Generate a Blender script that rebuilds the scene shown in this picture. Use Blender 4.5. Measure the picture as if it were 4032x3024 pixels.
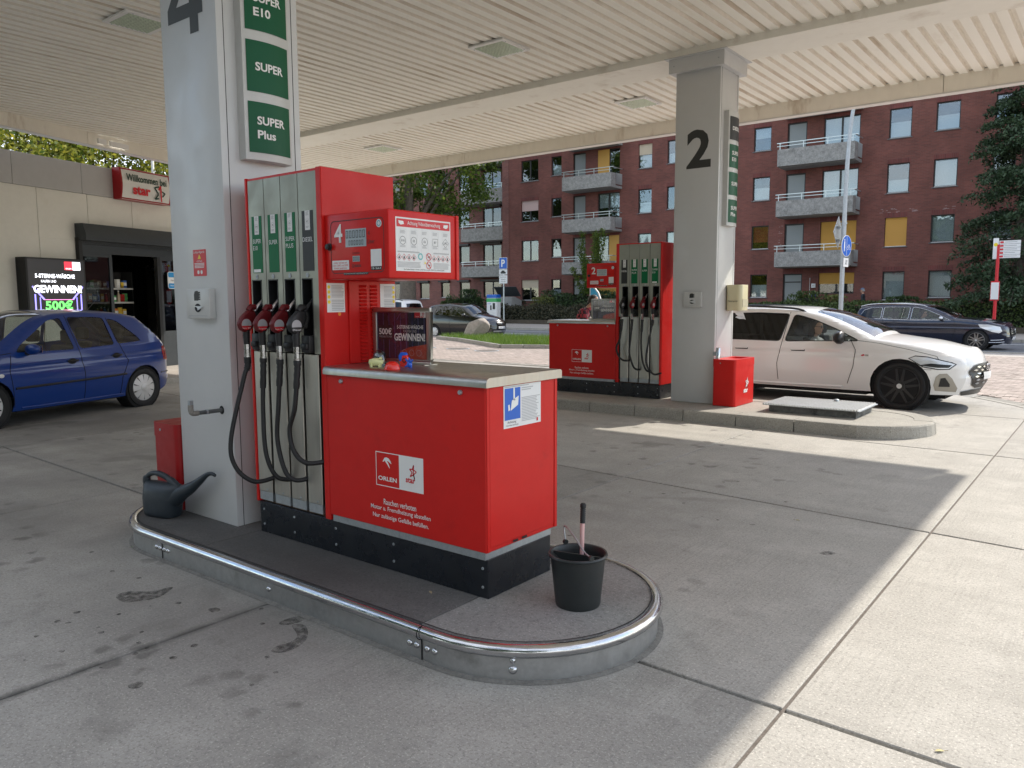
import bpy, bmesh, math, random
import numpy as np
from mathutils import Vector, Matrix
from mathutils.geometry import tessellate_polygon
for o in list(bpy.data.objects): bpy.data.objects.remove(o)
S = bpy.context.scene
COL = S.collection
rnd = random.Random(7)
# ---------------------------------------------------------------- camera
CAM_H = 1.62
F_PX, YAW, PITCH, ROLL = 3067.996, 0.6657877, 0.1081346, -0.0044391
fw = Vector((-math.sin(YAW)*math.cos(PITCH), math.cos(YAW)*math.cos(PITCH), -math.sin(PITCH)))
r0 = Vector((math.cos(YAW), math.sin(YAW), 0)); u0 = r0.cross(fw)
rr = math.cos(ROLL)*r0 + math.sin(ROLL)*u0; uu = -math.sin(ROLL)*r0 + math.cos(ROLL)*u0
cd = bpy.data.cameras.new('camera'); cam = bpy.data.objects.new('camera', cd); COL.objects.link(cam)
cd.sensor_width = 36; cd.lens = F_PX/4032*36; cd.clip_end = 800; cd.clip_start = .05
cam.matrix_world = Matrix(((rr.x, uu.x, -fw.x, 0), (rr.y, uu.y, -fw.y, 0), (rr.z, uu.z, -fw.z, CAM_H), (0, 0, 0, 1)))
S.camera = cam
# ---------------------------------------------------------------- sky, sun, exposure
SUN_AZ, SUN_EL = math.radians(19.5), math.radians(37.5)     # azimuth from +Y towards +X
wd = bpy.data.worlds.new('World'); S.world = wd; wd.use_nodes = True
nt = wd.node_tree; bg = nt.nodes['Background']
sky = nt.nodes.new('ShaderNodeTexSky'); sky.sky_type = 'NISHITA'; sky.sun_disc = False
sky.sun_elevation = SUN_EL; sky.sun_rotation = SUN_AZ; sky.air_density = 1.0; sky.dust_density = .6; sky.ozone_density = 1.0
# broken white cloud spread evenly over the whole sky
tcw = nt.nodes.new('ShaderNodeTexCoord'); mpw = nt.nodes.new('ShaderNodeMapping'); mpw.inputs['Scale'].default_value = (1, 1, 2.2); nt.links.new(tcw.outputs['Generated'], mpw.inputs[0])
cn = nt.nodes.new('ShaderNodeTexNoise'); cn.inputs['Scale'].default_value = 3.2; cn.inputs['Detail'].default_value = 9; cn.inputs['Roughness'].default_value = .55; nt.links.new(mpw.outputs[0], cn.inputs['Vector'])
cr_ = nt.nodes.new('ShaderNodeMapRange'); cr_.inputs[1].default_value = .42; cr_.inputs[2].default_value = .62; cr_.inputs[4].default_value = .85; nt.links.new(cn.outputs[0], cr_.inputs[0])
cm = nt.nodes.new('ShaderNodeMix'); cm.data_type = 'RGBA'; cm.inputs[7].default_value = (7.7, 7.6, 7.45, 1); nt.links.new(cr_.outputs[0], cm.inputs[0]); nt.links.new(sky.outputs[0], cm.inputs[6])
nt.links.new(cm.outputs[2], bg.inputs[0]); bg.inputs[1].default_value = .135
sl = bpy.data.lights.new('sun', 'SUN'); sl.energy = 2.65; sl.angle = math.radians(.6); sl.color = (1, .935, .83)
so = bpy.data.objects.new('sun', sl); COL.objects.link(so)
sd = Vector((math.sin(SUN_AZ)*math.cos(SUN_EL), math.cos(SUN_AZ)*math.cos(SUN_EL), math.sin(SUN_EL)))
so.rotation_euler = sd.to_track_quat('Z', 'Y').to_euler(); so.location = (5, 20, 30)
S.view_settings.view_transform = 'Standard'; S.view_settings.look = 'None'
S.view_settings.exposure = 1.12; S.view_settings.gamma = 1
S.cycles.max_bounces = 6; S.cycles.diffuse_bounces = 4; S.cycles.glossy_bounces = 3; S.cycles.transparent_max_bounces = 12
S.render.resolution_x = 1024; S.render.resolution_y = 768
# ---------------------------------------------------------------- helpers
X, Y, Z = Vector((1, 0, 0)), Vector((0, 1, 0)), Vector((0, 0, 1))
def tag(o, label=None, cat=None, group=None, kind=None):
    if label: o['label'] = label
    if cat: o['category'] = cat
    if group: o['group'] = group
    if kind: o['kind'] = kind
    return o
def thing(name, label, cat, loc=(0, 0, 0), rz=0., group=None):
    o = bpy.data.objects.new(name, None); COL.objects.link(o); o.empty_display_size = .1
    o.location = loc; o.rotation_euler = (0, 0, rz)
    return tag(o, label, cat, group)
def struct(name, loc=(0, 0, 0)):
    o = bpy.data.objects.new(name, None); COL.objects.link(o); o.location = loc; o['kind'] = 'structure'; return o
class MB:
    def __init__(s): s.v = []; s.f = []; s.m = []; s.mi = 0
    def add(s, vs, fs):
        k = len(s.v); s.v += [tuple(p) for p in vs]
        for f in fs: s.f.append(tuple(i+k for i in f)); s.m.append(s.mi)
        return s
    def bx(s, x0, x1, y0, y1, z0, z1):
        if x0 > x1: x0, x1 = x1, x0
        if y0 > y1: y0, y1 = y1, y0
        if z0 > z1: z0, z1 = z1, z0
        v = [(x, y, z) for z in (z0, z1) for y in (y0, y1) for x in (x0, x1)]
        return s.add(v, [(0, 2, 3, 1), (4, 5, 7, 6), (0, 1, 5, 4), (2, 6, 7, 3), (0, 4, 6, 2), (1, 3, 7, 5)])
    def ob(s, c, r, u, a, b, d):            # oriented box: centre, right, up, half sizes along r, u, r x u
        c, r, u = Vector(c), Vector(r).normalized(), Vector(u).normalized(); n = r.cross(u)
        v = [c+r*a*i+u*b*j+n*d*k for k in (-1, 1) for j in (-1, 1) for i in (-1, 1)]
        return s.add(v, [(0, 2, 3, 1), (4, 5, 7, 6), (0, 1, 5, 4), (2, 6, 7, 3), (0, 4, 6, 2), (1, 3, 7, 5)])
    def tube(s, pts, r, n=8, caps=True, closed=False):
        P = [Vector(p) for p in pts]; m = len(P); R = r if isinstance(r, (list, tuple)) else [r]*m
        vs = []; ref = None
        for i in range(m):
            t = (P[(i+1) % m]-P[i-1]) if closed else P[min(i+1, m-1)]-P[max(i-1, 0)]
            t = t.normalized() if t.length > 1e-9 else Z
            if ref is None: ref = t.orthogonal().normalized()
            ref = (ref-t*ref.dot(t)); ref = ref.normalized() if ref.length > 1e-6 else t.orthogonal().normalized()
            b = t.cross(ref)
            for k in range(n):
                a = 2*math.pi*k/n; vs.append(P[i]+(ref*math.cos(a)+b*math.sin(a))*R[i])
        fs = []
        for i in range(m if closed else m-1):
            j = (i+1) % m
            for k in range(n): fs.append((i*n+k, i*n+(k+1) % n, j*n+(k+1) % n, j*n+k))
        if caps and not closed: fs += [tuple(range(n-1, -1, -1)), tuple(range((m-1)*n, m*n))]
        return s.add(vs, fs)
    def cyl(s, p0, p1, r0, r1=None, n=16): return s.tube([p0, p1], [r0, r0 if r1 is None else r1], n)
    def lathe(s, prof, n=24, o=(0, 0, 0), ax=Z, caps=False, sx=1., sy=1.):
        ax = Vector(ax).normalized(); o = Vector(o); e1 = ax.orthogonal().normalized() if abs(ax.z) < .99 else X; e2 = ax.cross(e1)
        vs = [o+ax*h+(e1*math.cos(2*math.pi*k/n)*sx+e2*math.sin(2*math.pi*k/n)*sy)*r for r, h in prof for k in range(n)]
        m = len(prof); fs = [(i*n+k, i*n+(k+1) % n, (i+1)*n+(k+1) % n, (i+1)*n+k) for i in range(m-1) for k in range(n)]
        if caps: fs += [tuple(range(n-1, -1, -1)), tuple(range((m-1)*n, m*n))]
        return s.add(vs, fs)
    def sheet(s, loops, o=(0, 0, 0), r=X, u=Z, off=0.):
        if not isinstance(loops[0][0], (list, tuple)): loops = [loops]
        o, r, u = Vector(o), Vector(r), Vector(u); n = r.cross(u).normalized()
        L = [[Vector((a, b, 0)) for a, b in l] for l in loops]; fl = [p for l in L for p in l]
        fs = [t if (fl[t[1]]-fl[t[0]]).cross(fl[t[2]]-fl[t[0]]).z > 0 else (t[0], t[2], t[1]) for t in tessellate_polygon(L)]
        return s.add([o+r*p.x+u*p.y+n*off for p in fl], fs)
    def prism(s, poly, o=(0, 0, 0), r=X, u=Z, d0=0., d1=.01):
        o, r, u = Vector(o), Vector(r), Vector(u); n = r.cross(u).normalized(); m = len(poly)
        A = sum(poly[i-1][0]*poly[i][1]-poly[i][0]*poly[i-1][1] for i in range(m))
        if A < 0: poly = poly[::-1]
        L = [Vector((a, b, 0)) for a, b in poly]
        vs = [o+r*p.x+u*p.y+n*d for d in (d0, d1) for p in L]
        tri = [t if (L[t[1]]-L[t[0]]).cross(L[t[2]]-L[t[0]]).z > 0 else (t[0], t[2], t[1]) for t in tessellate_polygon([L])]
        fs = [(c, b, a) for a, b, c in tri]+[tuple(i+m for i in t) for t in tri]+[(i, (i+1) % m, (i+1) % m+m, i+m) for i in range(m)]
        return s.add(vs, fs)
    def grid(s, rows, close=False):
        n = len(rows[0]); vs = [p for r in rows for p in r]
        fs = [(i*n+j, i*n+(j+1) % n, (i+1)*n+(j+1) % n, (i+1)*n+j) for i in range(len(rows)-1) for j in range(n if close else n-1)]
        return s.add(vs, fs)
    def mesh(s, name, mats, smooth=None, bev=0., seg=2, merge=False):
        me = bpy.data.meshes.new(name); me.from_pydata(s.v, [], s.f)
        mats = mats if isinstance(mats, (list, tuple)) else [mats]
        for m in mats: me.materials.append(m)
        if len(mats) > 1: me.polygons.foreach_set('material_index', s.m)
        if bev or merge:
            bm = bmesh.new(); bm.from_mesh(me)
            bmesh.ops.remove_doubles(bm, verts=bm.verts, dist=1e-5)
            if bev:
                es = [e for e in bm.edges if len(e.link_faces) == 2 and e.calc_face_angle(0) > .6]
                bmesh.ops.bevel(bm, geom=es, offset=bev, offset_type='OFFSET', segments=seg, profile=.5, affect='EDGES', clamp_overlap=True)
            bm.to_mesh(me); bm.free()
        if smooth is not None:
            me.polygons.foreach_set('use_smooth', [True]*len(me.polygons)); me.set_sharp_from_angle(angle=math.radians(smooth))
        me.update(); return me
    def build(s, name, mats, parent=None, smooth=None, bev=0., seg=2, merge=False):
        o = bpy.data.objects.new(name, s.mesh(name, mats, smooth, bev, seg, merge)); COL.objects.link(o)
        if parent: o.parent = parent
        return o
def link(name, me, parent=None, loc=(0, 0, 0), rz=0.):
    o = bpy.data.objects.new(name, me); COL.objects.link(o); o.parent = parent; o.location = loc; o.rotation_euler = (0, 0, rz); return o
def copy_tree(o, parent=None):
    c = o.copy(); COL.objects.link(c); c.parent = parent
    for ch in list(o.children): copy_tree(ch, c)
    return c
def rbox(name, m, parent, x0, x1, y0, y1, z0, z1, bev=.004, seg=2): return MB().bx(x0, x1, y0, y1, z0, z1).build(name, m, parent, 35, bev, seg)
def rect(x0, x1, y0, y1): return [(x0, y0), (x1, y0), (x1, y1), (x0, y1)]
def rrect(x0, x1, y0, y1, r, n=5):
    out = []
    for cx, cy, a0 in ((x1-r, y0+r, -90), (x1-r, y1-r, 0), (x0+r, y1-r, 90), (x0+r, y0+r, 180)):
        out += [(cx+r*math.cos(math.radians(a0+90*k/n)), cy+r*math.sin(math.radians(a0+90*k/n))) for k in range(n+1)]
    return out
def disc(cx, cy, r, n=24, ry=None): return [(cx+r*math.cos(2*math.pi*k/n), cy+(ry or r)*math.sin(2*math.pi*k/n)) for k in range(n)]
def spline(P, k=6, closed=False):
    P = [Vector(p) for p in P]; n = len(P); out = []
    for i in range(n if closed else n-1):
        a, b, c, d = (P[(i-1) % n], P[i], P[(i+1) % n], P[(i+2) % n]) if closed else (P[max(i-1, 0)], P[i], P[i+1], P[min(i+2, n-1)])
        for j in range(k):
            t = j/k; out.append(.5*((2*b)+(c-a)*t+(2*a-5*b+4*c-d)*t*t+(3*b-a-3*c+d)*t**3))
    if not closed: out.append(P[-1])
    return out
def text(body, o, r, u, m, parent, h=None, w=None, bold=0., align='C', off=.0015, name='lettering', xs=1., lab=None, ls=1.):
    cu = bpy.data.curves.new('t', 'FONT'); cu.body = body; cu.size = 1; cu.offset = bold; cu.resolution_u = 3; cu.space_line = ls
    cu.align_x = {'C': 'CENTER', 'L': 'LEFT', 'R': 'RIGHT'}[align]
    ob = bpy.data.objects.new('t', cu); me = bpy.data.meshes.new_from_object(ob)
    bpy.data.objects.remove(ob); bpy.data.curves.remove(cu)
    co = np.empty(len(me.vertices)*3); me.vertices.foreach_get('co', co); co = co.reshape(-1, 3)
    x0, x1, y0, y1 = co[:, 0].min(), co[:, 0].max(), co[:, 1].min(), co[:, 1].max()
    sy = h/(y1-y0) if h else None; sx = w/(x1-x0) if w else None
    if sx is None: sx = sy*xs
    if sy is None: sy = sx/xs
    cx = {'C': (x0+x1)/2, 'L': x0, 'R': x1}[align]
    r, u, o = Vector(r), Vector(u), Vector(o); n = r.cross(u).normalized()
    A = np.outer((co[:, 0]-cx)*sx, r)+np.outer((co[:, 1]-(y0+y1)/2)*sy, u)+np.array(o+n*off)
    me.vertices.foreach_set('co', A.ravel()); me.materials.clear(); me.materials.append(m); me.update()
    t = link(name, me, parent)
    if lab: t['label'] = lab
    return t
def flat(name, loops, o, r, u, m, parent, off=.001): return MB().sheet(loops, o, r, u, off).build(name, m, parent)
def bars(mb, x0, x1, y0, y1, n, o, r, u, off, ragged=.3, t=.5):     # lines of print too small to read
    st = (y1-y0)/n
    for i in range(n):
        yb = y1-(i+.7)*st; mb.sheet(rect(x0, x1-(x1-x0)*ragged*rnd.random(), yb, yb+st*t), o, r, u, off)
# ---------------------------------------------------------------- materials
def mat(name, col, rough=.5, metal=0., var=.0, vs=6., bump=0., bs=60., coat=0., spec=.5, dirt=None, stretch=None, emit=0., alpha=1., island=0., objrand=0.):
    m = bpy.data.materials.new(name); m.use_nodes = True; t = m.node_tree; N = t.nodes; L = t.links; P = N['Principled BSDF']
    P.inputs['Base Color'].default_value = (*col, 1); P.inputs['Roughness'].default_value = rough; P.inputs['Metallic'].default_value = metal
    P.inputs['Specular IOR Level'].default_value = spec; P.inputs['Coat Weight'].default_value = coat; P.inputs['Coat Roughness'].default_value = .06
    if alpha < 1: P.inputs['Alpha'].default_value = alpha
    if emit: P.inputs['Emission Color'].default_value = (*col, 1); P.inputs['Emission Strength'].default_value = emit
    if var or bump or dirt or island or objrand:
        tc = N.new('ShaderNodeTexCoord'); src = tc.outputs['Object']
        if stretch:
            mp = N.new('ShaderNodeMapping'); mp.inputs['Scale'].default_value = stretch; L.new(src, mp.inputs[0]); src = mp.outputs[0]
        cur = None
        def mixc(fac, c2, mode='MIX'):
            nonlocal cur
            mx = N.new('ShaderNodeMix'); mx.data_type = 'RGBA'; mx.blend_type = mode
            if cur is None: mx.inputs[6].default_value = (*col, 1)
            else: L.new(cur, mx.inputs[6])
            mx.inputs[7].default_value = (*c2, 1)
            if isinstance(fac, float): mx.inputs[0].default_value = fac
            else: L.new(fac, mx.inputs[0])
            cur = mx.outputs[2]
        def noise(sc, lo, hi, det=6., amt=1.):
            n = N.new('ShaderNodeTexNoise'); n.inputs['Scale'].default_value = sc; n.inputs['Detail'].default_value = det; n.inputs['Roughness'].default_value = .62; L.new(src, n.inputs['Vector'])
            mr = N.new('ShaderNodeMapRange'); mr.inputs[1].default_value = lo; mr.inputs[2].default_value = hi; mr.inputs[4].default_value = amt; L.new(n.outputs[0], mr.inputs[0]); return mr.outputs[0]
        if var:
            mixc(noise(vs, .3, .7, 7, 1.), tuple(c*(1-var) for c in col)); mixc(noise(vs*5.3, .4, .75, 4, .6), tuple(min(1, c*(1+var*.7)) for c in col))
        if dirt: mixc(noise(dirt[1], dirt[2], dirt[2]+.14, 6, dirt[3]), dirt[0])
        def hue(out, amt):
            nonlocal cur
            hs = N.new('ShaderNodeHueSaturation'); mr = N.new('ShaderNodeMapRange'); mr.inputs[3].default_value = 1-amt; mr.inputs[4].default_value = 1+amt
            L.new(out, mr.inputs[0]); L.new(mr.outputs[0], hs.inputs['Value'])
            mr2 = N.new('ShaderNodeMapRange'); mr2.inputs[3].default_value = .5+amt*.06; mr2.inputs[4].default_value = .5-amt*.06; L.new(out, mr2.inputs[0]); L.new(mr2.outputs[0], hs.inputs['Hue'])
            if cur is None: hs.inputs['Color'].default_value = (*col, 1)
            else: L.new(cur, hs.inputs['Color'])
            cur = hs.outputs[0]
        if island: g = N.new('ShaderNodeNewGeometry'); hue(g.outputs['Random Per Island'], island)
        if objrand: oi = N.new('ShaderNodeObjectInfo'); hue(oi.outputs['Random'], objrand)
        if cur is not None: L.new(cur, P.inputs['Base Color'])
        if var:
            mr = N.new('ShaderNodeMapRange'); n = N.new('ShaderNodeTexNoise'); n.inputs['Scale'].default_value = vs*2; n.inputs['Detail'].default_value = 5; L.new(src, n.inputs['Vector'])
            mr.inputs[1].default_value = .3; mr.inputs[2].default_value = .7; mr.inputs[3].default_value = max(.02, rough-.08); mr.inputs[4].default_value = min(1, rough+.1); L.new(n.outputs[0], mr.inputs[0]); L.new(mr.outputs[0], P.inputs['Roughness'])
        if bump:
            n = N.new('ShaderNodeTexNoise'); n.inputs['Scale'].default_value = bs; n.inputs['Detail'].default_value = 6; L.new(src, n.inputs['Vector'])
            b = N.new('ShaderNodeBump'); b.inputs['Strength'].default_value = bump; b.inputs['Distance'].default_value = .01; L.new(n.outputs[0], b.inputs['Height']); L.new(b.outputs[0], P.inputs['Normal'])
    return m
def leafmat(name, col, col2, trans=.35):
    m = bpy.data.materials.new(name); m.use_nodes = True; t = m.node_tree; N = t.nodes; L = t.links; P = N['Principled BSDF']; O = N['Material Output']
    g = N.new('ShaderNodeNewGeometry'); mx = N.new('ShaderNodeMix'); mx.data_type = 'RGBA'; mx.inputs[6].default_value = (*col, 1); mx.inputs[7].default_value = (*col2, 1)
    L.new(g.outputs['Random Per Island'], mx.inputs[0]); L.new(mx.outputs[2], P.inputs['Base Color']); P.inputs['Roughness'].default_value = .5; P.inputs['Specular IOR Level'].default_value = .35
    if not trans: return m
    tr = N.new('ShaderNodeBsdfTranslucent'); hs = N.new('ShaderNodeHueSaturation'); hs.inputs['Value'].default_value = 1.5; hs.inputs['Hue'].default_value = .485; L.new(mx.outputs[2], hs.inputs['Color']); L.new(hs.outputs[0], tr.inputs[0])
    ms = N.new('ShaderNodeMixShader'); ms.inputs[0].default_value = trans; L.new(P.outputs[0], ms.inputs[1]); L.new(tr.outputs[0], ms.inputs[2]); L.new(ms.outputs[0], O.inputs[0]); return m
def glassmat(name, tint=(.8, .85, .85), fac=.12, rough=.01, dark=0.):
    m = bpy.data.materials.new(name); m.use_nodes = True; t = m.node_tree; N = t.nodes; L = t.links; O = N['Material Output']; N.remove(N['Principled BSDF'])
    tr = N.new('ShaderNodeBsdfTransparent'); tr.inputs[0].default_value = (*tint, 1); gl = N.new('ShaderNodeBsdfGlossy'); gl.inputs['Roughness'].default_value = rough; gl.inputs[0].default_value = (.95, .97, 1, 1)
    lw_ = N.new('ShaderNodeLayerWeight'); lw_.inputs[0].default_value = .5; pw = N.new('ShaderNodeMath'); pw.operation = 'POWER'; pw.inputs[1].default_value = 4.5; L.new(lw_.outputs['Facing'], pw.inputs[0])
    ad = N.new('ShaderNodeMath'); ad.operation = 'ADD'; ad.use_clamp = True; ad.inputs[1].default_value = fac+.04; L.new(pw.outputs[0], ad.inputs[0])
    ms = N.new('ShaderNodeMixShader'); L.new(ad.outputs[0], ms.inputs[0]); L.new(tr.outputs[0], ms.inputs[1]); L.new(gl.outputs[0], ms.inputs[2]); L.new(ms.outputs[0], O.inputs[0]); return m
def brickmat(name, c1, c2, mortar, bw=.24, bh=.075, mort=.012, rough=.85, r=(1, 0, 0), vert=True):
    m = bpy.data.materials.new(name); m.use_nodes = True; t = m.node_tree; N = t.nodes; L = t.links; P = N['Principled BSDF']
    tc = N.new('ShaderNodeTexCoord'); sp = N.new('ShaderNodeSeparateXYZ'); L.new(tc.outputs['Object'], sp.inputs[0]); cb = N.new('ShaderNodeCombineXYZ')
    ad = N.new('ShaderNodeMath'); L.new(sp.outputs[0], ad.inputs[0]); L.new(sp.outputs[1], ad.inputs[1]); L.new(ad.outputs[0], cb.inputs[0]); L.new(sp.outputs[2], cb.inputs[1])
    b = N.new('ShaderNodeTexBrick'); b.inputs['Scale'].default_value = 1; b.inputs['Brick Width'].default_value = bw; b.inputs['Row Height'].default_value = bh; b.inputs['Mortar Size'].default_value = mort*.5
    b.inputs['Color1'].default_value = (*c1, 1); b.inputs['Color2'].default_value = (*c2, 1); b.inputs['Mortar'].default_value = (*mortar, 1); b.inputs['Mortar Smooth'].default_value = .2; L.new(cb.outputs[0], b.inputs['Vector'])
    n = N.new('ShaderNodeTexNoise'); n.inputs['Scale'].default_value = .7; n.inputs['Detail'].default_value = 8; L.new(tc.outputs['Object'], n.inputs['Vector'])
    mr = N.new('ShaderNodeMapRange'); mr.inputs[1].default_value = .3; mr.inputs[2].default_value = .7; mr.inputs[3].default_value = .78; mr.inputs[4].default_value = 1.2; L.new(n.outputs[0], mr.inputs[0])
    hs = N.new('ShaderNodeHueSaturation'); L.new(b.outputs[0], hs.inputs['Color']); L.new(mr.outputs[0], hs.inputs['Value']); L.new(hs.outputs[0], P.inputs['Base Color']); P.inputs['Roughness'].default_value = rough
    bp = N.new('ShaderNodeBump'); bp.inputs['Strength'].default_value = .5; bp.inputs['Distance'].default_value = .01; bp.invert = True; L.new(b.outputs['Fac'], bp.inputs['Height']); L.new(bp.outputs[0], P.inputs['Normal']); return m
def concretemat(name, col, grooves=True, stains_tone=True, stain_col=(.09, .085, .075), light=(.5, .47, .42), objrand=.06, smax=1.):
    m = bpy.data.materials.new(name); m.use_nodes = True; t = m.node_tree; N = t.nodes; L = t.links; P = N['Principled BSDF']; g = N.new('ShaderNodeNewGeometry'); src = g.outputs['Position']
    cur = None
    def nz(sc, det=6, ro=.6, vec=None, dist=0):
        n = N.new('ShaderNodeTexNoise'); n.inputs['Scale'].default_value = sc; n.inputs['Detail'].default_value = det; n.inputs['Roughness'].default_value = ro; n.inputs['Distortion'].default_value = dist; L.new(vec or src, n.inputs['Vector']); return n.outputs[0]
    def mr(o, a, b, c=0., d=1.):
        k = N.new('ShaderNodeMapRange'); k.inputs[1].default_value = a; k.inputs[2].default_value = b; k.inputs[3].default_value = c; k.inputs[4].default_value = d; L.new(o, k.inputs[0]); return k.outputs[0]
    def mix(f, c2, mode='MIX'):
        nonlocal cur
        x = N.new('ShaderNodeMix'); x.data_type = 'RGBA'; x.blend_type = mode
        if cur is None: x.inputs[6].default_value = (*col, 1)
        else: L.new(cur, x.inputs[6])
        if isinstance(c2, tuple): x.inputs[7].default_value = (*c2, 1)
        else: L.new(c2, x.inputs[7])
        L.new(f, x.inputs[0]); cur = x.outputs[2]
    def mul(a, b):
        k = N.new('ShaderNodeMath'); k.operation = 'MULTIPLY'; L.new(a, k.inputs[0])
        if isinstance(b, float): k.inputs[1].default_value = b
        else: L.new(b, k.inputs[1])
        return k.outputs[0]
    mix(mr(nz(.45, 5), .35, .7, 0, .6), tuple(c*.72 for c in col)); mix(mr(nz(3.1, 4), .45, .75, 0, .5), light); mix(mr(nz(14, 3), .5, .8, 0, .4), tuple(c*.7 for c in col))
    mix(mr(nz(60, 2, .8), .52, .66, 0, .6), tuple(c*.5 for c in col)); mix(mr(nz(95, 1, .7), .58, .7, 0, .7), tuple(min(1, c*1.5) for c in col)); mix(mr(nz(26, 3, .75), .58, .72, 0, .45), tuple(c*.6 for c in col))
    mt = N.new('ShaderNodeMapping'); mt.inputs['Scale'].default_value = (.18, 2.6, 1); L.new(src, mt.inputs[0]); mix(mr(nz(1., 4, .6, mt.outputs[0]), .55, .75, 0, .32), tuple(c*.5 for c in col))
    mp = N.new('ShaderNodeMapping'); mp.inputs['Scale'].default_value = (95, 1.6, 1); L.new(src, mp.inputs[0]); gv = nz(1, 4, .6, mp.outputs[0])
    if grooves: mix(mul(mr(gv, .5, .72), mr(nz(.8, 3), .42, .62, .1, .5)), tuple(c*.55 for c in col))
    if stains_tone:
        sx0 = N.new('ShaderNodeSeparateXYZ'); L.new(src, sx0.inputs[0]); lane = mul(mul(mr(sx0.outputs[1], 1.1, 2.2), mr(sx0.outputs[1], 7.5, 5.)), mr(sx0.outputs[0], -2.0, -3.4))
        ax_ = N.new('ShaderNodeMath'); ax_.operation = 'ADD'; ax_.inputs[1].default_value = 3.53; L.new(sx0.outputs[0], ax_.inputs[0]); ab = N.new('ShaderNodeMath'); ab.operation = 'ABSOLUTE'; L.new(ax_.outputs[0], ab.inputs[0])
        mix(mul(mul(mr(ab.outputs[0], .05, .012), mr(sx0.outputs[1], 2.5, 2.2)), mul(mr(nz(6, 5), .3, .55), .8*smax)), stain_col)
        mix(mul(mul(lane, mr(nz(.8, 4), .3, .62, .25, 1.)), .62*smax), tuple(c*.36 for c in col))  # darker tone around the steel edged island, broken up by noise
        vo = N.new('ShaderNodeTexVoronoi'); vo.inputs['Scale'].default_value = 5.5; vo.inputs['Randomness'].default_value = 1; dn = N.new('ShaderNodeMix'); dn.data_type = 'RGBA'; dn.blend_type = 'LINEAR_LIGHT'; dn.inputs[0].default_value = .06
        n2 = N.new('ShaderNodeTexNoise'); n2.inputs['Scale'].default_value = 9; L.new(src, n2.inputs['Vector']); L.new(src, dn.inputs[6]); L.new(n2.outputs[1], dn.inputs[7]); L.new(dn.outputs[2], vo.inputs['Vector'])
        sx = N.new('ShaderNodeSeparateXYZ'); L.new(src, sx.inputs[0])
        zone = mr(sx.outputs[0], -.6, -3., 0., 1.)
        dots = mul(mul(mr(vo.outputs['Distance'], .34, .2), mr(nz(.9, 3), .5, .62)), mul(zone, .55*smax)); mix(dots, stain_col)
        big = mul(mr(nz(1.1, 6, .55, dist=.6), .6, .68), mul(zone, .5*smax)); mix(big, tuple(c*1.6 for c in stain_col))
    oi = N.new('ShaderNodeObjectInfo'); hs = N.new('ShaderNodeHueSaturation'); L.new(mr(oi.outputs['Random'], 0, 1, 1-objrand, 1+objrand), hs.inputs['Value']); L.new(cur, hs.inputs['Color']); L.new(hs.outputs[0], P.inputs['Base Color'])
    P.inputs['Roughness'].default_value = .82; P.inputs['Specular IOR Level'].default_value = .35
    bp = N.new('ShaderNodeBump'); bp.inputs['Strength'].default_value = .35; bp.inputs['Distance'].default_value = .004; ad = N.new('ShaderNodeMath'); L.new(nz(110, 2, .7), ad.inputs[0])
    L.new(mul(gv, .8 if grooves else 0.), ad.inputs[1]); L.new(ad.outputs[0], bp.inputs['Height']); L.new(bp.outputs[0], P.inputs['Normal']); return m
W_ = (.8, .8, .78)
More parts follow.
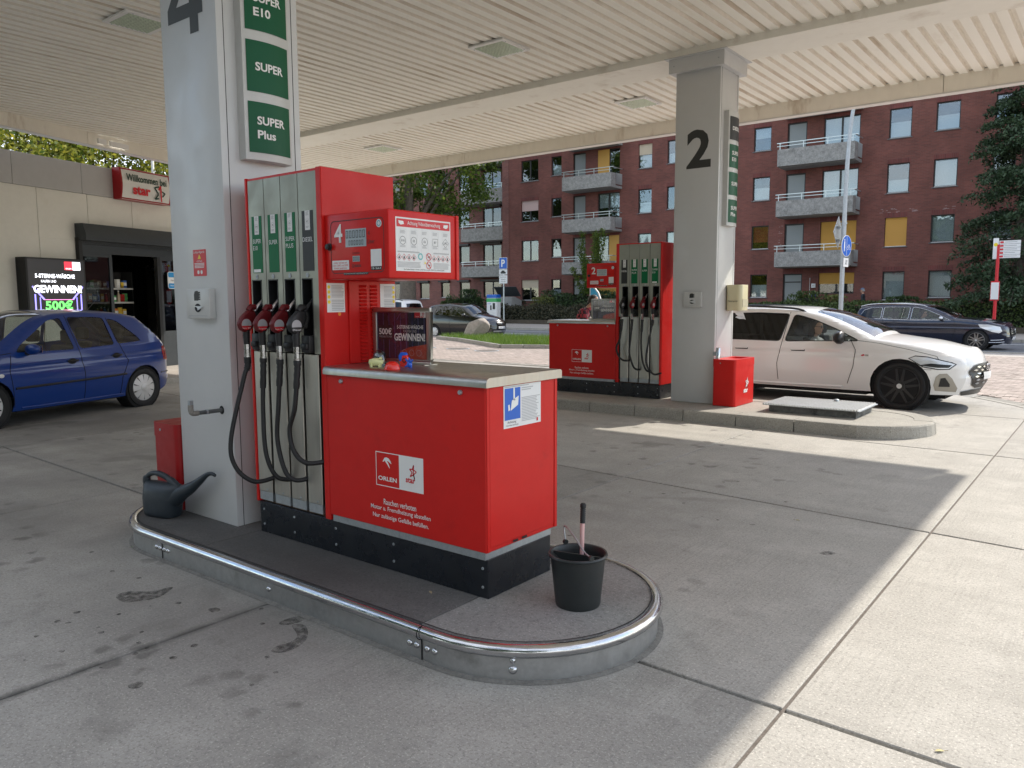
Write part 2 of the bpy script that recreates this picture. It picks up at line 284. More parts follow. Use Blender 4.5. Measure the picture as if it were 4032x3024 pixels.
M = dict(
 conc=concretemat('concrete slab', (.42, .398, .36), light=(.545, .52, .475), objrand=.1), islandtop=concretemat('island concrete', (.29, .28, .265), grooves=False, light=(.38, .365, .34)), islanddk=concretemat('oil darkened concrete', (.145, .141, .135), grooves=False, light=(.2, .195, .185)),  # islanddk: oil dirt plus shade put into the base colour
 kerb=concretemat('kerb stone', (.36, .34, .30), False, True, light=(.45, .43, .38), smax=.4), pave=concretemat('pavement', (.42, .38, .34), False, False, objrand=.08),
 joint=mat('joint sealant', (.03, .03, .03), .8), jointfill=mat('joint mortar', (.17, .145, .125), .9, var=.3, vs=20, bump=.5, bs=80),
 asphalt=mat('asphalt', (.16, .165, .175), .85, var=.15, vs=2, bump=.4, bs=300), earth=mat('soil', (.09, .075, .055), .95, var=.3, vs=3, bump=.5, bs=40),
 paint_w=mat('road paint', (.7, .7, .68), .7, var=.15, vs=8),
 red=mat('red painted sheet', (.60, .014, .011), .42, var=.07, vs=3, coat=.1, spec=.22, bump=.02, bs=4, dirt=((.40, .014, .012), 5., .6, .45)), reddk=mat('red plastic', (.33, .009, .011), .4, var=.08, vs=6, coat=.1, spec=.3), nozz=mat('dark maroon nozzle plastic', (.13, .006, .009), .4, var=.15, vs=20, spec=.35), silverl=mat('silver grey label', (.42, .41, .42), .35),
 steel=mat('brushed steel', (.50, .485, .44), .36, 1., var=.1, vs=8, stretch=(1, 1, .06), bump=.05, bs=300), steelfl=mat('satin steel panel', (.33, .33, .275), .42, .55, var=.06, vs=4),
 chrome=mat('polished steel', (.62, .63, .65), .17, 1., var=.15, vs=12, bump=.04, bs=60), chromed=mat('steel kerb plate', (.53, .54, .545), .38, .92, var=.2, vs=7, bump=.06, bs=40, dirt=((.16, .16, .15), 3., .6, .6)),
 galv=mat('zinc sheet', (.45, .48, .5), .5, .8, var=.2, vs=14), black=mat('black plastic', (.012, .012, .013), .45, var=.2, vs=10), blackp=mat('black painted plinth', (.012, .015, .02), .28, var=.3, vs=5, bump=.08, bs=12, coat=.1), rubber=mat('black rubber', (.014, .014, .015), .55, bump=.1, bs=90),
 dark=mat('dark recess', (.008, .008, .009), .7), greym=mat('grey pillar cladding', (.60, .605, .60), .45, .1, var=.02, vs=3, coat=.08, dirt=((.42, .41, .39), 3.5, .66, .3)), greylt=mat('light grey frame', (.56, .56, .54), .4, .1, var=.05, vs=5),
 green=mat('green label', (.004, .14, .05), .45, spec=.2), greenp=mat('green sign panel', (.006, .095, .04), .4, spec=.25), white=mat('white print', W_, .5), whitep=mat('white paper', (.78, .78, .77), .55, var=.03), ink=mat('black print', (.02, .02, .02), .5), grey=mat('grey print', (.45, .45, .45), .6), greyd=mat('dark grey numeral', (.035, .035, .032), .5),
 redp=mat('red print', (.6, .02, .03), .45), blue=mat('blue print', (.01, .12, .55), .4), yellow=mat('yellow print', (.85, .65, .02), .4), orange=mat('orange sticker', (.85, .25, .02), .4), lcd=mat('display glass', (.33, .38, .42), .2, coat=.5), lcdi=mat('display digits', (.03, .035, .04), .3),
 cream=mat('cream wall panel', (.76, .735, .665), .6, var=.06, vs=1.5, bump=.03, bs=50, dirt=((.62, .58, .5), 1.2, .6, .5)), taupe=mat('taupe parapet panel', (.46, .45, .44), .55, .1, var=.05, vs=2), anth=mat('anthracite aluminium', (.045, .052, .058), .4, .3, var=.1, vs=5), anthd=mat('black steel', (.012, .013, .014), .45, .2),
 ceil=mat('cream painted corrugated sheet', (.90, .87, .78), .5, var=.03, vs=1.2, stretch=(1, .25, 1), dirt=((.62, .53, .40), 2.6, .6, .45)), groove=mat('dirty groove', (.83, .78, .68), .7, var=.15, vs=6, stretch=(1, .2, 1), dirt=((.56, .47, .36), 2.4, .52, .7)), beam=mat('cream beam', (.88, .85, .76), .5, var=.05, vs=1.5, dirt=((.5, .41, .31), 1.5, .58, .5)), fasc=mat('cream fascia', (.84, .79, .68), .5, var=.07, vs=1.6, stretch=(1, 1, .3), dirt=((.42, .31, .2), 3., .58, .6)), fascw=mat('white fascia', (.72, .70, .66), .5, var=.06),
 lens=mat('prismatic lamp lens', (.60, .68, .52), .22, var=.25, vs=30, coat=.6), lampf=mat('white lamp frame', (.84, .83, .8), .4, var=.05),
 brick=brickmat('red brown brick', (.195, .066, .050), (.142, .050, .040), (.15, .085, .07)), brick2=brickmat('weathered brick', (.21, .075, .06), (.14, .05, .042), (.24, .17, .15)), soldier=brickmat('upright brick course', (.175, .046, .04), (.12, .035, .03), (.15, .085, .075), bw=.08, bh=.25),
 agg=mat('exposed aggregate concrete', (.33, .325, .31), .9, var=.55, vs=6, bump=1., bs=40, dirt=((.12, .115, .1), 1.2, .58, .6)), slab=mat('balcony slab edge', (.30, .30, .29), .85, var=.2, vs=4), wframe=mat('dark window frame', (.02, .018, .017), .45), wwhite=mat('white window trim', (.7, .7, .7), .45), sill=mat('stone sill', (.12, .115, .115), .7), curtain=mat('net curtain', (.75, .76, .78), .85, var=.1, vs=8, stretch=(9, 1, .3)), shutter=mat('ochre roller shutter', (.56, .31, .07), .6), shutter2=mat('pale roller shutter', (.55, .47, .36), .6), shutterp=mat('pink roller shutter', (.6, .45, .42), .6), rail=mat('galvanised rail', (.55, .6, .6), .4, .7), doorp=mat('frosted balcony door', (.22, .24, .24), .35), room=mat('dim room', (.02, .019, .018), .9),
 glass=glassmat('window glass', (.74, .78, .78), .07), glassb=glassmat('balcony glass', (.6, .62, .62), .05), cglass=glassmat('car glass', (.72, .77, .74), .02), cglassd=glassmat('tinted car glass', (.06, .06, .06), .01), cglassl=glassmat('windscreen glass', (.62, .68, .66), .06), shopg=glassmat('shop glass', (.35, .38, .38), .03), lensg=glassmat('clear lamp glass', (.85, .87, .88), .1),
 tyre=mat('tyre rubber', (.011, .011, .012), .7, bump=.2, bs=70), cblue=mat('blue car paint', (.003, .036, .21), .3, coat=.7, spec=.3), cwhite=mat('white car paint', (.82, .81, .79), .3, coat=.8), cnavy=mat('navy car paint', (.006, .009, .028), .2, .3, coat=1.), cblack=mat('black car paint', (.006, .006, .007), .18, coat=1.), seam=mat('panel gap', (.004, .004, .005), .8), trimb=mat('black trim', (.01, .01, .011), .35), trimc=mat('bright trim', (.65, .66, .68), .2, 1.), hub=mat('silver hub cap', (.68, .68, .68), .4, .35), rimb=mat('black alloy', (.03, .03, .032), .4, .3, coat=.2), rimg=mat('grey alloy', (.3, .29, .28), .3, .9), disk=mat('brake disc', (.6, .58, .56), .45, .6), seat=mat('grey seat cloth', (.05, .05, .052), .9, var=.2, vs=20), lamp=mat('headlamp reflector', (.72, .74, .76), .25, .3, coat=1.), lampr=mat('tail lamp', (.35, .01, .012), .2, coat=1.), plate=mat('number plate', (.75, .75, .74), .4), mgrey=mat('matt aluminium trim', (.36, .34, .30), .45, .6),
 skin=mat('skin', (.45, .25, .17), .6, var=.08, vs=30), hair=mat('dark hair', (.02, .014, .01), .6), hairg=mat('grey hair', (.3, .29, .28), .7), jacket=mat('dark jacket', (.03, .034, .042), .85, var=.2, vs=12), denim=mat('blue denim', (.05, .07, .12), .9, var=.2, vs=20), top_w=mat('pale blouse', (.4, .38, .37), .85), cap=mat('blue grey cap', (.12, .16, .24), .85),
 bark=mat('bark', (.085, .07, .055), .95, var=.5, vs=7, stretch=(1, 1, .25), bump=1., bs=18), planebark=mat('mottled bark', (.17, .14, .11), .9, var=.55, vs=5, bump=.6, bs=14), boulder=mat('granite boulder', (.38, .33, .28), .9, var=.35, vs=9, bump=.9, bs=22, dirt=((.17, .15, .12), 3., .57, .6)),
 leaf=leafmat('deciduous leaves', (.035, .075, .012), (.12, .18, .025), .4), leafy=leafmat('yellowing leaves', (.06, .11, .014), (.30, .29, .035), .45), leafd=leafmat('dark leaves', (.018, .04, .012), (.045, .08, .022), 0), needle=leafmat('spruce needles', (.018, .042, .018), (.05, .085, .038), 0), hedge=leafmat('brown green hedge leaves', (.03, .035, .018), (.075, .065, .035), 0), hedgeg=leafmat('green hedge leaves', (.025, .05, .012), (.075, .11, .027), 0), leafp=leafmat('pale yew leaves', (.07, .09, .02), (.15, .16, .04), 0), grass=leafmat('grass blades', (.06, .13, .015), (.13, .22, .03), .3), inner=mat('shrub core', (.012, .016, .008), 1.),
 can=mat('slate plastic', (.022, .031, .04), .45, var=.15, vs=9, bump=.05, bs=30), bucket=mat('charcoal bucket plastic', (.020, .024, .025), .42, var=.15, vs=8), alu=mat('aluminium tube', (.7, .66, .66), .3, .9), ivory=mat('ivory plastic', (.66, .60, .38), .4, coat=.2), tyel=mat('pale yellow toy plastic', (.72, .72, .35), .4), tred=mat('red toy plastic', (.75, .02, .012), .25, coat=.4), tblu=mat('blue toy plastic', (.01, .11, .62), .3, coat=.3), tcl=glassmat('clear capsule', (.55, .72, .72), .08), film=glassmat('acrylic front', (.97, .97, .97), .02, .05), tissue=mat('crumpled film', (.7, .72, .72), .3, alpha=.75))
# ---------------------------------------------------------------- the ground
g = MB().bx(-260, 240, -160, 300, -1., -.17).build('ground', M['earth']); g['kind'] = 'structure'
fc = struct('forecourt')
MB().bx(-24, 8, -8, 15.3, -.169, -.10).build('joint_bed', M['joint'], fc)
XL = [-22.6, -19.4, -16.2, -13., -9.85, -6.69, -3.53, -.97, 1.6, 4.2, 7.0]
def yl(k, x):
    b = {-3: -6.2, -2: -3.1, -1: -.05, 0: 2.96-.033*(x+.97), 1: 5.92-.085*(x+.95), 2: 9.25-.03*(x+1), 3: 12.3, 4: 15.25}
    return b[k]
GUT = [(-34, 15.05), (-14.6, 15.33), (-12.5, 15.45), (-3.6, 15.45), (-2.6, 15.2), (-1.87, 14.72), (-1.12, 13.85), (-.3, 12.6), (.5, 11.2), (1.4, 9.2), (2.6, 6.2)]
def gut_y(x):
    for a, b in zip(GUT, GUT[1:]):
        if a[0] <= x <= b[0]: return a[1]+(b[1]-a[1])*(x-a[0])/(b[0]-a[0])
    return 6. if x > 0 else 15.
for i in range(len(XL)-1):
    for k in range(-3, 4):
        x0, x1 = XL[i]+.007, XL[i+1]-.007
        if x0 > 2.5 and k > 0: continue
        lo = .013
        P = [(x0, yl(k, x0)+lo), (x1, yl(k, x1)+lo), (x1, yl(k+1, x1)-lo), (x0, yl(k+1, x0)-lo)]
        if k == 3 or (k >= 1 and x1 > -1.5):
            n = 8; xs = [x0+(x1-x0)*j/n for j in range(n+1)]
            top = [(x, min(yl(k+1, x)-lo, gut_y(x)-.17)) for x in xs]; P = [(x0, yl(k, x0)+lo), (x1, yl(k, x1)+lo)]+top[::-1]
            P = [(x, max(y, yl(k, x)+lo)) for x, y in P]
            if max(p[1] for p in P)-yl(k, x0)-lo < .1: continue
        MB().prism(P, (0, 0, 0), X, Y, -.14, 0).build('concrete_slab', M['conc'], fc, None, .004, 1)
MB().bx(-.9765, -.9635, -6, 13.5, -.09, -.006).build('joint_mortar', M['jointfill'], fc)
M['oil'] = mat('oil stain', (.10, .094, .085), .7, var=.3, vs=30)
_n = M['oil'].node_tree; _a = _n.nodes.new('ShaderNodeTexNoise'); _a.inputs['Scale'].default_value = 28; _a.inputs['Detail'].default_value = 6; _tc = _n.nodes.new('ShaderNodeNewGeometry'); _n.links.new(_tc.outputs['Position'], _a.inputs['Vector']); _mr = _n.nodes.new('ShaderNodeMapRange'); _mr.inputs[1].default_value = .35; _mr.inputs[2].default_value = .68; _mr.inputs[3].default_value = .05; _mr.inputs[4].default_value = .4; _n.links.new(_a.outputs[0], _mr.inputs[0]); _n.links.new(_mr.outputs[0], _n.nodes['Principled BSDF'].inputs['Alpha'])
def upix(u, v):      # a spot of the photograph on the forecourt
    d = fw+rr*((u-2016)/F_PX)-uu*((v-1512)/F_PX); k = -CAM_H/d.z; return (d.x*k, d.y*k)
for Q in ([(1068, 2566), (1110, 2570), (1165, 2552), (1205, 2520), (1212, 2485), (1195, 2460), (1150, 2462), (1165, 2490), (1170, 2510), (1140, 2530), (1090, 2545)], [(457, 2352), (480, 2335), (530, 2328), (590, 2330), (680, 2312), (640, 2345), (590, 2362), (540, 2368), (490, 2372)], [(1100, 2452), (1150, 2432), (1200, 2428), (1180, 2450), (1120, 2462)], [(505, 2700), (540, 2685), (565, 2690), (550, 2708), (515, 2712)], [(820, 2400), (850, 2393), (868, 2402), (840, 2412)], [(3225, 2178), (3260, 2172), (3290, 2178), (3262, 2186)]):
    MB().prism([(p.x, p.y) for p in spline([(*upix(*q), 0) for q in Q], 4, True)], (0, 0, 0), X, Y, .0006, .0012).build('oil_stain', M['oil'], fc)
ro = random.Random(12)
for k in range(46):
    u, v = ro.gauss(620, 330), ro.gauss(2480, 110)
    if k > 30: u, v = ro.gauss(2700, 260), ro.gauss(1990, 90)
    c = upix(u, v); r_ = ro.uniform(.006, .02)
    if 2.38 < c[1] < 3.72 and -5.6 < c[0] < -1.6: continue
    MB().prism([(c[0]+r_*ro.uniform(.7, 1.2)*math.cos(a), c[1]+r_*ro.uniform(.6, 1.1)*math.sin(a)) for a in np.linspace(0, 6.283, 10)[:-1]], (0, 0, 0), X, Y, .0006, .0011).build('oil_stain', M['oil'], fc)
# gutter stones
gp = [Vector((x, y, 0)) for x, y in GUT]; pts = spline([(x, y, 0) for x, y in GUT], 10); acc = [0]
for a, b in zip(pts, pts[1:]): acc.append(acc[-1]+(b-a).length)
def along(s):
    for i in range(len(pts)-1):
        if acc[i+1] >= s:
            t = (s-acc[i])/max(1e-6, acc[i+1]-acc[i]); return pts[i].lerp(pts[i+1], t), (pts[i+1]-pts[i]).normalized()
    return pts[-1], (pts[-1]-pts[-2]).normalized()
gt = struct('gutter'); s = 14.
while s < acc[-1]-1:
    rows = []
    for t in np.linspace(s+.008, s+.992, 5):
        p, d = along(t); n = Vector((-d.y, d.x, 0)); rows.append([p-n*.155+Z*-.1, p-n*.155+Z*.006, p-n*.06-Z*.016, p+n*.06-Z*.016, p+n*.155+Z*.006, p+n*.155+Z*-.1])
    mb = MB().grid(rows); mb.build('gutter_stone', M['kerb'], gt); s += 1.
# brick paving of the drive, laid in running rows; far rows keep their joints in the mesh too
mb = MB(); random.seed(3)
def gut_out(x, y): return y > gut_y(x)+.18
yy = 6.0; row = 0
PV = []
while yy < 25.2:
    xx = -25.+(.1 if row % 2 else 0)
    while xx < 6.5:
        dense = yy < 21 and xx > -18
        w = .2
        if gut_out(xx, yy) and gut_out(xx+w, yy) and (yy > 14.9 or xx > -2.4): PV.append((xx, yy, w))
        xx += w
    yy += .1; row += 1
V_ = []; F_ = []
for x, y, w in PV:
    z = random.uniform(-.004, .003); sh = .03
    k = len(V_); a = .004
    V_ += [(x+a, y+a, z), (x+w-a, y+a, z), (x+w-a+sh*0, y+.1-a, z), (x+a, y+.1-a, z)]
    F_.append((k, k+1, k+2, k+3))
mb.v = V_; mb.f = F_; mb.m = [0]*len(F_)
M['paver'] = mat('paving brick', (.43, .355, .31), .85, var=.2, vs=1.2, bump=.3, bs=120, island=.16)
dr = mb.build('driveway', M['paver']); dr['kind'] = 'structure'
b = MB().bx(-60, 30, 15.3, 26.2, -.169, -.012).build('paving_bed', mat('paving sand', (.27, .235, .2), .95, var=.2, vs=8), dr)
MB().bx(1., 30, 5, 15.3, -.169, -.012).build('paving_bed', M['pave'], dr)
# near pavement, road, far pavement
RZ = -.08
pn = struct('pavement')
x = -70
while x < 40:
    if not (-30 < x < -19.5 and False): MB().bx(x+.004, x+1.496, 25.25, 26.75, -.16, -.008).build('paving_flag', M['pave'], pn)
    x += 1.5
MB().bx(-70, 40, 26.76, 26.9, -.169, .02).build('kerb_stone', M['kerb'], pn, None, .015)
rd = MB().bx(-160, 140, 26.9, 34.7, -.3, RZ).build('road', M['asphalt']); rd['kind'] = 'structure'
mb = MB(); x = -80
while x < 50: mb.bx(x, x+3, 30.72, 30.84, RZ+.001, RZ+.005); x += 6.
mb.bx(-160, 140, 33.2, 33.3, RZ+.001, RZ+.005); mb.build('lane_marking', M['paint_w'], rd)
pf = struct('far_pavement')
x = -90
while x < 45:
    MB().bx(x+.005, x+.995, 34.7, 34.85, -.3, .05).build('kerb_stone', M['kerb'], pf, None, .01, 1); x += 1.
MB().bx(-120, 100, 34.851, 40.4, -.3, .04).build('footway', M['pave'], pf)
gd = MB().bx(-120, 100, 40.4, 75, -.3, .3).build('garden_ground', M['earth']); gd['kind'] = 'structure'
MB().bx(-120, 100, 42.2, 43.4, .25, .325).build('path', M['pave'], gd)
# planted traffic island with kerb
KP = [(-22.4, 23.6), (-20.4, 22.75), (-16.39, 20.3), (-15.0, 20.95), (-11, 22.6), (-9.5, 24.2), (-9.6, 25.1), (-21.8, 25.1)]
gi = struct('planted_island')
MB().prism(KP, (0, 0, 0), X, Y, -.1, .06).build('soil', M['earth'], gi)
for a, b in zip(KP, KP[1:]+KP[:1]):
    a, b = Vector((*a, 0)), Vector((*b, 0)); L = (b-a).length; n = max(1, round(L)); d = (b-a)/n; t = d.normalized(); nn = Vector((t.y, -t.x, 0))
    for i in range(n):
        p = a+d*i; MB().ob(p+d*.5+nn*.06+Z*.03, t, Z, d.length*.5-.006, .1, .06).build('kerb_stone', M['kerb'], gi, None, .012, 1)
def blades(name, m, parent, n, inside, z0, hmin, hmax, w, seed=1):
    r = np.random.RandomState(seed); vs = []; fs = []
    xs = [p[0] for p in inside]; ys = [p[1] for p in inside]
    def isin(x, y):
        c = False
        for i in range(len(inside)):
            (xa, ya), (xb, yb) = inside[i-1], inside[i]
            if (ya > y) != (yb > y) and x < (xb-xa)*(y-ya)/(yb-ya)+xa: c = not c
        return c
    while len(fs) < n:
        x, y = r.uniform(min(xs), max(xs)), r.uniform(min(ys), max(ys))
        if not isin(x, y): continue
        a = r.uniform(0, 6.28); h = r.uniform(hmin, hmax); dx, dy = math.cos(a)*w, math.sin(a)*w; lx, ly = r.normal(0, .4, 2)*h; k = len(vs)
        vs += [(x-dx, y-dy, z0), (x+dx, y+dy, z0), (x+lx, y+ly, z0+h)]; fs.append((k, k+1, k+2))
    mb = MB(); mb.v = vs; mb.f = fs; mb.m = [0]*len(fs); return mb.build(name, m, parent)
gr = blades('grass', M['grass'], None, 16000, KP, .05, .10, .28, .012); tag(gr, 'bright green grass filling the kerbed island by the boulder', 'grass', kind='stuff')
for i, (x, y) in enumerate([(-15.9, 18.95), (-17.35, 19.2), (-18.7, 19.0)]):
    t = thing('manhole_cover', ['round iron manhole cover in the brick drive, beside the planted island tip', 'round iron manhole cover in the brick drive, second from pump 2', 'round iron manhole cover in the brick drive, farthest from pump 2'][i], 'manhole', (x, y, .004), 0, 'manhole covers in the drive')
    MB().lathe([(.40, -.02), (.40, .006), (.345, .006), (.345, -.004)], 32).build('ring', M['galv'], t)
    MB().lathe([(.338, -.02), (.338, .004), (.001, .004)], 32).build('lid', mat('cast iron lid', (.20, .17, .14), .6, .5, var=.3, vs=20, bump=.6, bs=30), t)
# ---------------------------------------------------------------- canopy
def xleft(y): return -16.0-(y-5.65)*.3464
CZ = 5.0
cp = thing('canopy', 'cream corrugated filling station canopy over both pump islands', 'canopy', (0, 0, 0))
YB = [.9, 2.72, 3.44, 10.15, 10.9, 13.9]
def corr(y0, y1):
    prof = []; x = 1.0; per = .194
    while x > -20.6:
        prof += [(x, CZ), (x-.118, CZ), (x-.133, CZ+.042), (x-.179, CZ+.042)]; x -= per
    ys = np.linspace(y0, y1, 4); mb = MB().grid([[(px, yv, pz) for px, pz in prof] for yv in ys]); k_ = len(prof)-1; mb.m = [0 if (i % k_) % 4 == 0 else 1 for i in range(len(mb.f))]
    me = mb.mesh('corrugated_sheet', [M['ceil'], M['groove']]); bm = bmesh.new(); bm.from_mesh(me)
    bmesh.ops.bisect_plane(bm, geom=bm.verts[:]+bm.edges[:]+bm.faces[:], plane_co=(-16, 5.65, 0), plane_no=(-.945, -.327, 0), clear_outer=True); bm.to_mesh(me); bm.free()
    return link('corrugated_sheet', me, cp)
for a, b in ((YB[0], YB[1]), (YB[2], YB[3]), (YB[4], YB[5])): corr(a-.01, b+.01)
for a, b in ((YB[1], YB[2]), (YB[3], YB[4])): MB().bx(xleft(a)+.06, .95, a, b, 4.905, 5.2).build('beam', M['beam'], cp, None, .006, 1)
def fas(p, q, name='fascia'):
    p, q = Vector((*p, 0)), Vector((*q, 0)); d = (q-p).normalized(); n = Vector((d.y, -d.x, 0)); L = (q-p).length     # n points outwards
    k = max(1, round(L/3.1)); st = L/k
    for i in range(k):
        c = p+d*(st*(i+.5)); hw = st/2-.004
        MB().ob(c+n*.03+Z*4.895, d, Z, hw, .135, .03).build(name+'_liner', M['fasc'], cp, None, .003, 1)
        MB().ob(c+n*.11+Z*5.2, d, Z, hw, .44, .045).build(name+'_panel', M['fascw'], cp, None, .004, 1)
    MB().ob(p.lerp(q, .5)+n*.085+Z*4.755, d, Z, L/2, .012, .085).build(name+'_lip', M['fascw'], cp)
R_ = .85
fas((R_, 13.9), (xleft(13.9), 13.9)); fas((xleft(13.9), 13.9), (xleft(0.9), 0.9)); fas((xleft(0.9), 0.9), (R_, 0.9)); fas((R_, 0.9), (R_, 13.9))
mb = MB(); mb.prism([(R_, 0.89), (R_, 13.92), (xleft(13.9), 13.92), (xleft(0.9), 0.89)], (0, 0, 0), X, Y, 5.25, 5.5); mb.build('roof_deck', M['galv'], cp)
def ceil_light(x, y, label):
    t = thing('ceiling_light', label, 'lamp', (x, y, CZ), 0, 'flush square lights in the canopy ceiling')
    mb = MB(); mb.bx(-.3, .3, -.3, -.24, -.03, -.004).bx(-.3, .3, .24, .3, -.03, -.004).bx(-.3, -.24, -.24, .24, -.03, -.004).bx(.24, .3, -.24, .24, -.03, -.004); mb.build('frame', M['lampf'], t, None, .003, 1)
    mb = MB()
    for i in range(8):
        for j in range(8):
            cx, cy = -.21+.06*i, -.21+.06*j; k = .029; mb.add([(cx-k, cy-k, -.03), (cx+k, cy-k, -.03), (cx+k, cy+k, -.03), (cx-k, cy+k, -.03), (cx, cy, -.052)], [(0, 4, 1), (1, 4, 2), (2, 4, 3), (3, 4, 0)])
    mb.build('lens', M['lens'], t); MB().bx(-.24, .24, -.24, .24, -.012, -.006).build('reflector', M['trimc'], t)
    for sx in (-1, 1):
        for sy in (-1, 1): MB().lathe([(.008, -.031), (.006, -.036), (.001, -.037)], 8, (sx*.27, sy*.2, 0)).build('screw', M['galv'], t)
ceil_light(-9.65, 4.98, 'square ceiling light behind pillar 4, nearest the shop')
ceil_light(-6.87, 8.5, 'square ceiling light midway between the two pump islands')
ceil_light(-6.85, 12.28, 'square ceiling light beside pillar 2, past the beam')
ceil_light(-13.3, 12.3, 'square ceiling light over the far bay, beyond pump 4')
for i, t_ in enumerate((.55, .66)):  # glowing bars stand in for light reflected on the fascia
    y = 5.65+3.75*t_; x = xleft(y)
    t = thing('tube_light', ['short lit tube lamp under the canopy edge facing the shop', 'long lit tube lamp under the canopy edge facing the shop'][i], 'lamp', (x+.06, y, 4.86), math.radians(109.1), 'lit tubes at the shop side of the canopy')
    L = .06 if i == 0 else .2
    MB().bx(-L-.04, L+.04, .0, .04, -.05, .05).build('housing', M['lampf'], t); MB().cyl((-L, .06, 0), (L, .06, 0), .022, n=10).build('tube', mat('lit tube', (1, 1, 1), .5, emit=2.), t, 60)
# ---------------------------------------------------------------- pillars
def pillar(num, label, x0, x1, y0, y1, z0, ztop):
    t = thing('canopy_pillar', label, 'pillar', ((x0+x1)/2, (y0+y1)/2, z0), 0, 'grey clad canopy pillars'); w, d, h = (x1-x0)/2, (y1-y0)/2, ztop-z0
    MB().bx(-w, w, -d, d, 0, h-.19).build('cladding', M['greym'], t, 35, .004, 2)
    MB().bx(-w-.08, w+.08, -d-.08, d+.08, h-.19, h).build('cap', M['greym'], t, 35, .004, 1)
    MB().bx(-w-.13, w+.13, -d-.13, d+.13, h-.004, h+.004).build('cap_flange', M['greym'], t)
    mb = MB()
    for s in (-1, 1): mb.bx(s*w, s*(w+.0015), -d+.046, -d+.05, 0, h-.19).bx(s*w, s*(w+.0015), d-.05, d-.046, 0, h-.19)
    mb.build('seam', M['seam'], t)
    for sx in (-1, 1): MB().lathe([(.01, 0), (.008, .006), (.001, .008)], 10, (sx*w, -d-.08, h-.1), -Y).build('bolt', M['galv'], t)
    return t, w, d
P4, w4, d4 = pillar('4', 'grey canopy pillar marked 4 beside the watering can', -5.09, -4.45, 2.775, 3.37, .16, 4.905)
P2, w2, d2 = pillar('2', 'grey canopy pillar marked 2 with towel dispenser and red bin', -5.12, -4.47, 10.25, 10.88, .15, 4.905)
MB().sheet([[(-.206, .103), (.052, .103), (.052, 0), (.15, 0), (.15, .103), (.203, .103), (.203, .19), (.15, .19), (.15, .51), (.06, .51), (-.206, .19)], [(-.10, .19), (.052, .19), (.052, .375)]], (-.02, -d4, 3.287-.16), X, Z, .0015).build('numeral', M['greyd'], P4)
n2 = [(.0, 0), (1, 0), (1, .18), (.45, .18), (.88, .56), (.98, .74), (.86, .93), (.55, 1.0), (.2, .93), (.05, .72), (.05, .66), (.28, .66), (.34, .8), (.53, .84), (.7, .77), (.72, .68), (.62, .55)]
text('2', (.03, -d2, 3.52), X, Z, M['greyd'], P2, h=.52, w=.36, bold=.03, name='numeral')
def fuel_sign(label, loc, z0, words, group='fuel grade signs on the pillars'):
    t = thing('fuel_sign', label, 'sign', loc, 0, group); H = .37*len(words)+.06; hw = .172; D = .07; bul = .035
    def cx(y): return D+bul*(1-(y/hw)**2)
    ys = [-hw+2*hw*i/12 for i in range(13)]
    poly = [(-hw, 0), (hw, 0)]+[(y, cx(y)) for y in ys[::-1]]
    MB().prism([(b, a) for a, b in poly], (0, 0, 0), X, Y, 0, H).build('housing', M['greylt'], t, 30)
    for i, wd in enumerate(words):
        zb = .045+.37*i; pw = .152; yy = [-pw+2*pw*k/10 for k in range(11)]
        MB().grid([[(cx(y)+.003, y, zb), (cx(y)+.003, y, zb+.31)] for y in yy]).build('panel', M['ink'] if wd == 'DIESEL' else M['greenp'], t, 30)
        lines = wd.split('\n')
        for j, ln in enumerate(lines):
            zc = zb+.155+(.085*(len(lines)-1)/2)*1.0-.085*j
            w = {'DIESEL': .215, 'SUPER': .2, 'E10': .115, 'Plus': .125}[ln]; y0 = -.1
            o = text(ln, (0, y0, zc), Y, Z, M['white'], t, h=.052, w=w, bold=.028, align='L', off=0)
            me = o.data; co = np.empty(len(me.vertices)*3); me.vertices.foreach_get('co', co); co = co.reshape(-1, 3)
            bm = bmesh.new(); bm.from_mesh(me)
            for yv in np.linspace(-.12, .12, 9): bmesh.ops.bisect_plane(bm, geom=bm.verts[:]+bm.edges[:]+bm.faces[:], plane_co=(0, yv, 0), plane_no=(0, 1, 0))
            for v in bm.verts: v.co.x = cx(v.co.y)+.0052
            bm.to_mesh(me); bm.free()
    return t
GR = ['SUPER\nPlus', 'SUPER', 'SUPER\nE10', 'DIESEL']
fuel_sign('curved fuel grade sign on pillar 4 above the red pump', (-4.45, 3.073, 2.50), 0, GR)
fuel_sign('curved fuel grade sign on pillar 2 above the towel dispenser', (-4.47, 10.565, 2.62), 0, GR)
t = tag(MB().bx(-.013, .0, -.165, .165, 0, 1.5).build('side_panel', M['greylt'], P2), None); t.location = (-w2-.03, .05, 2.4)
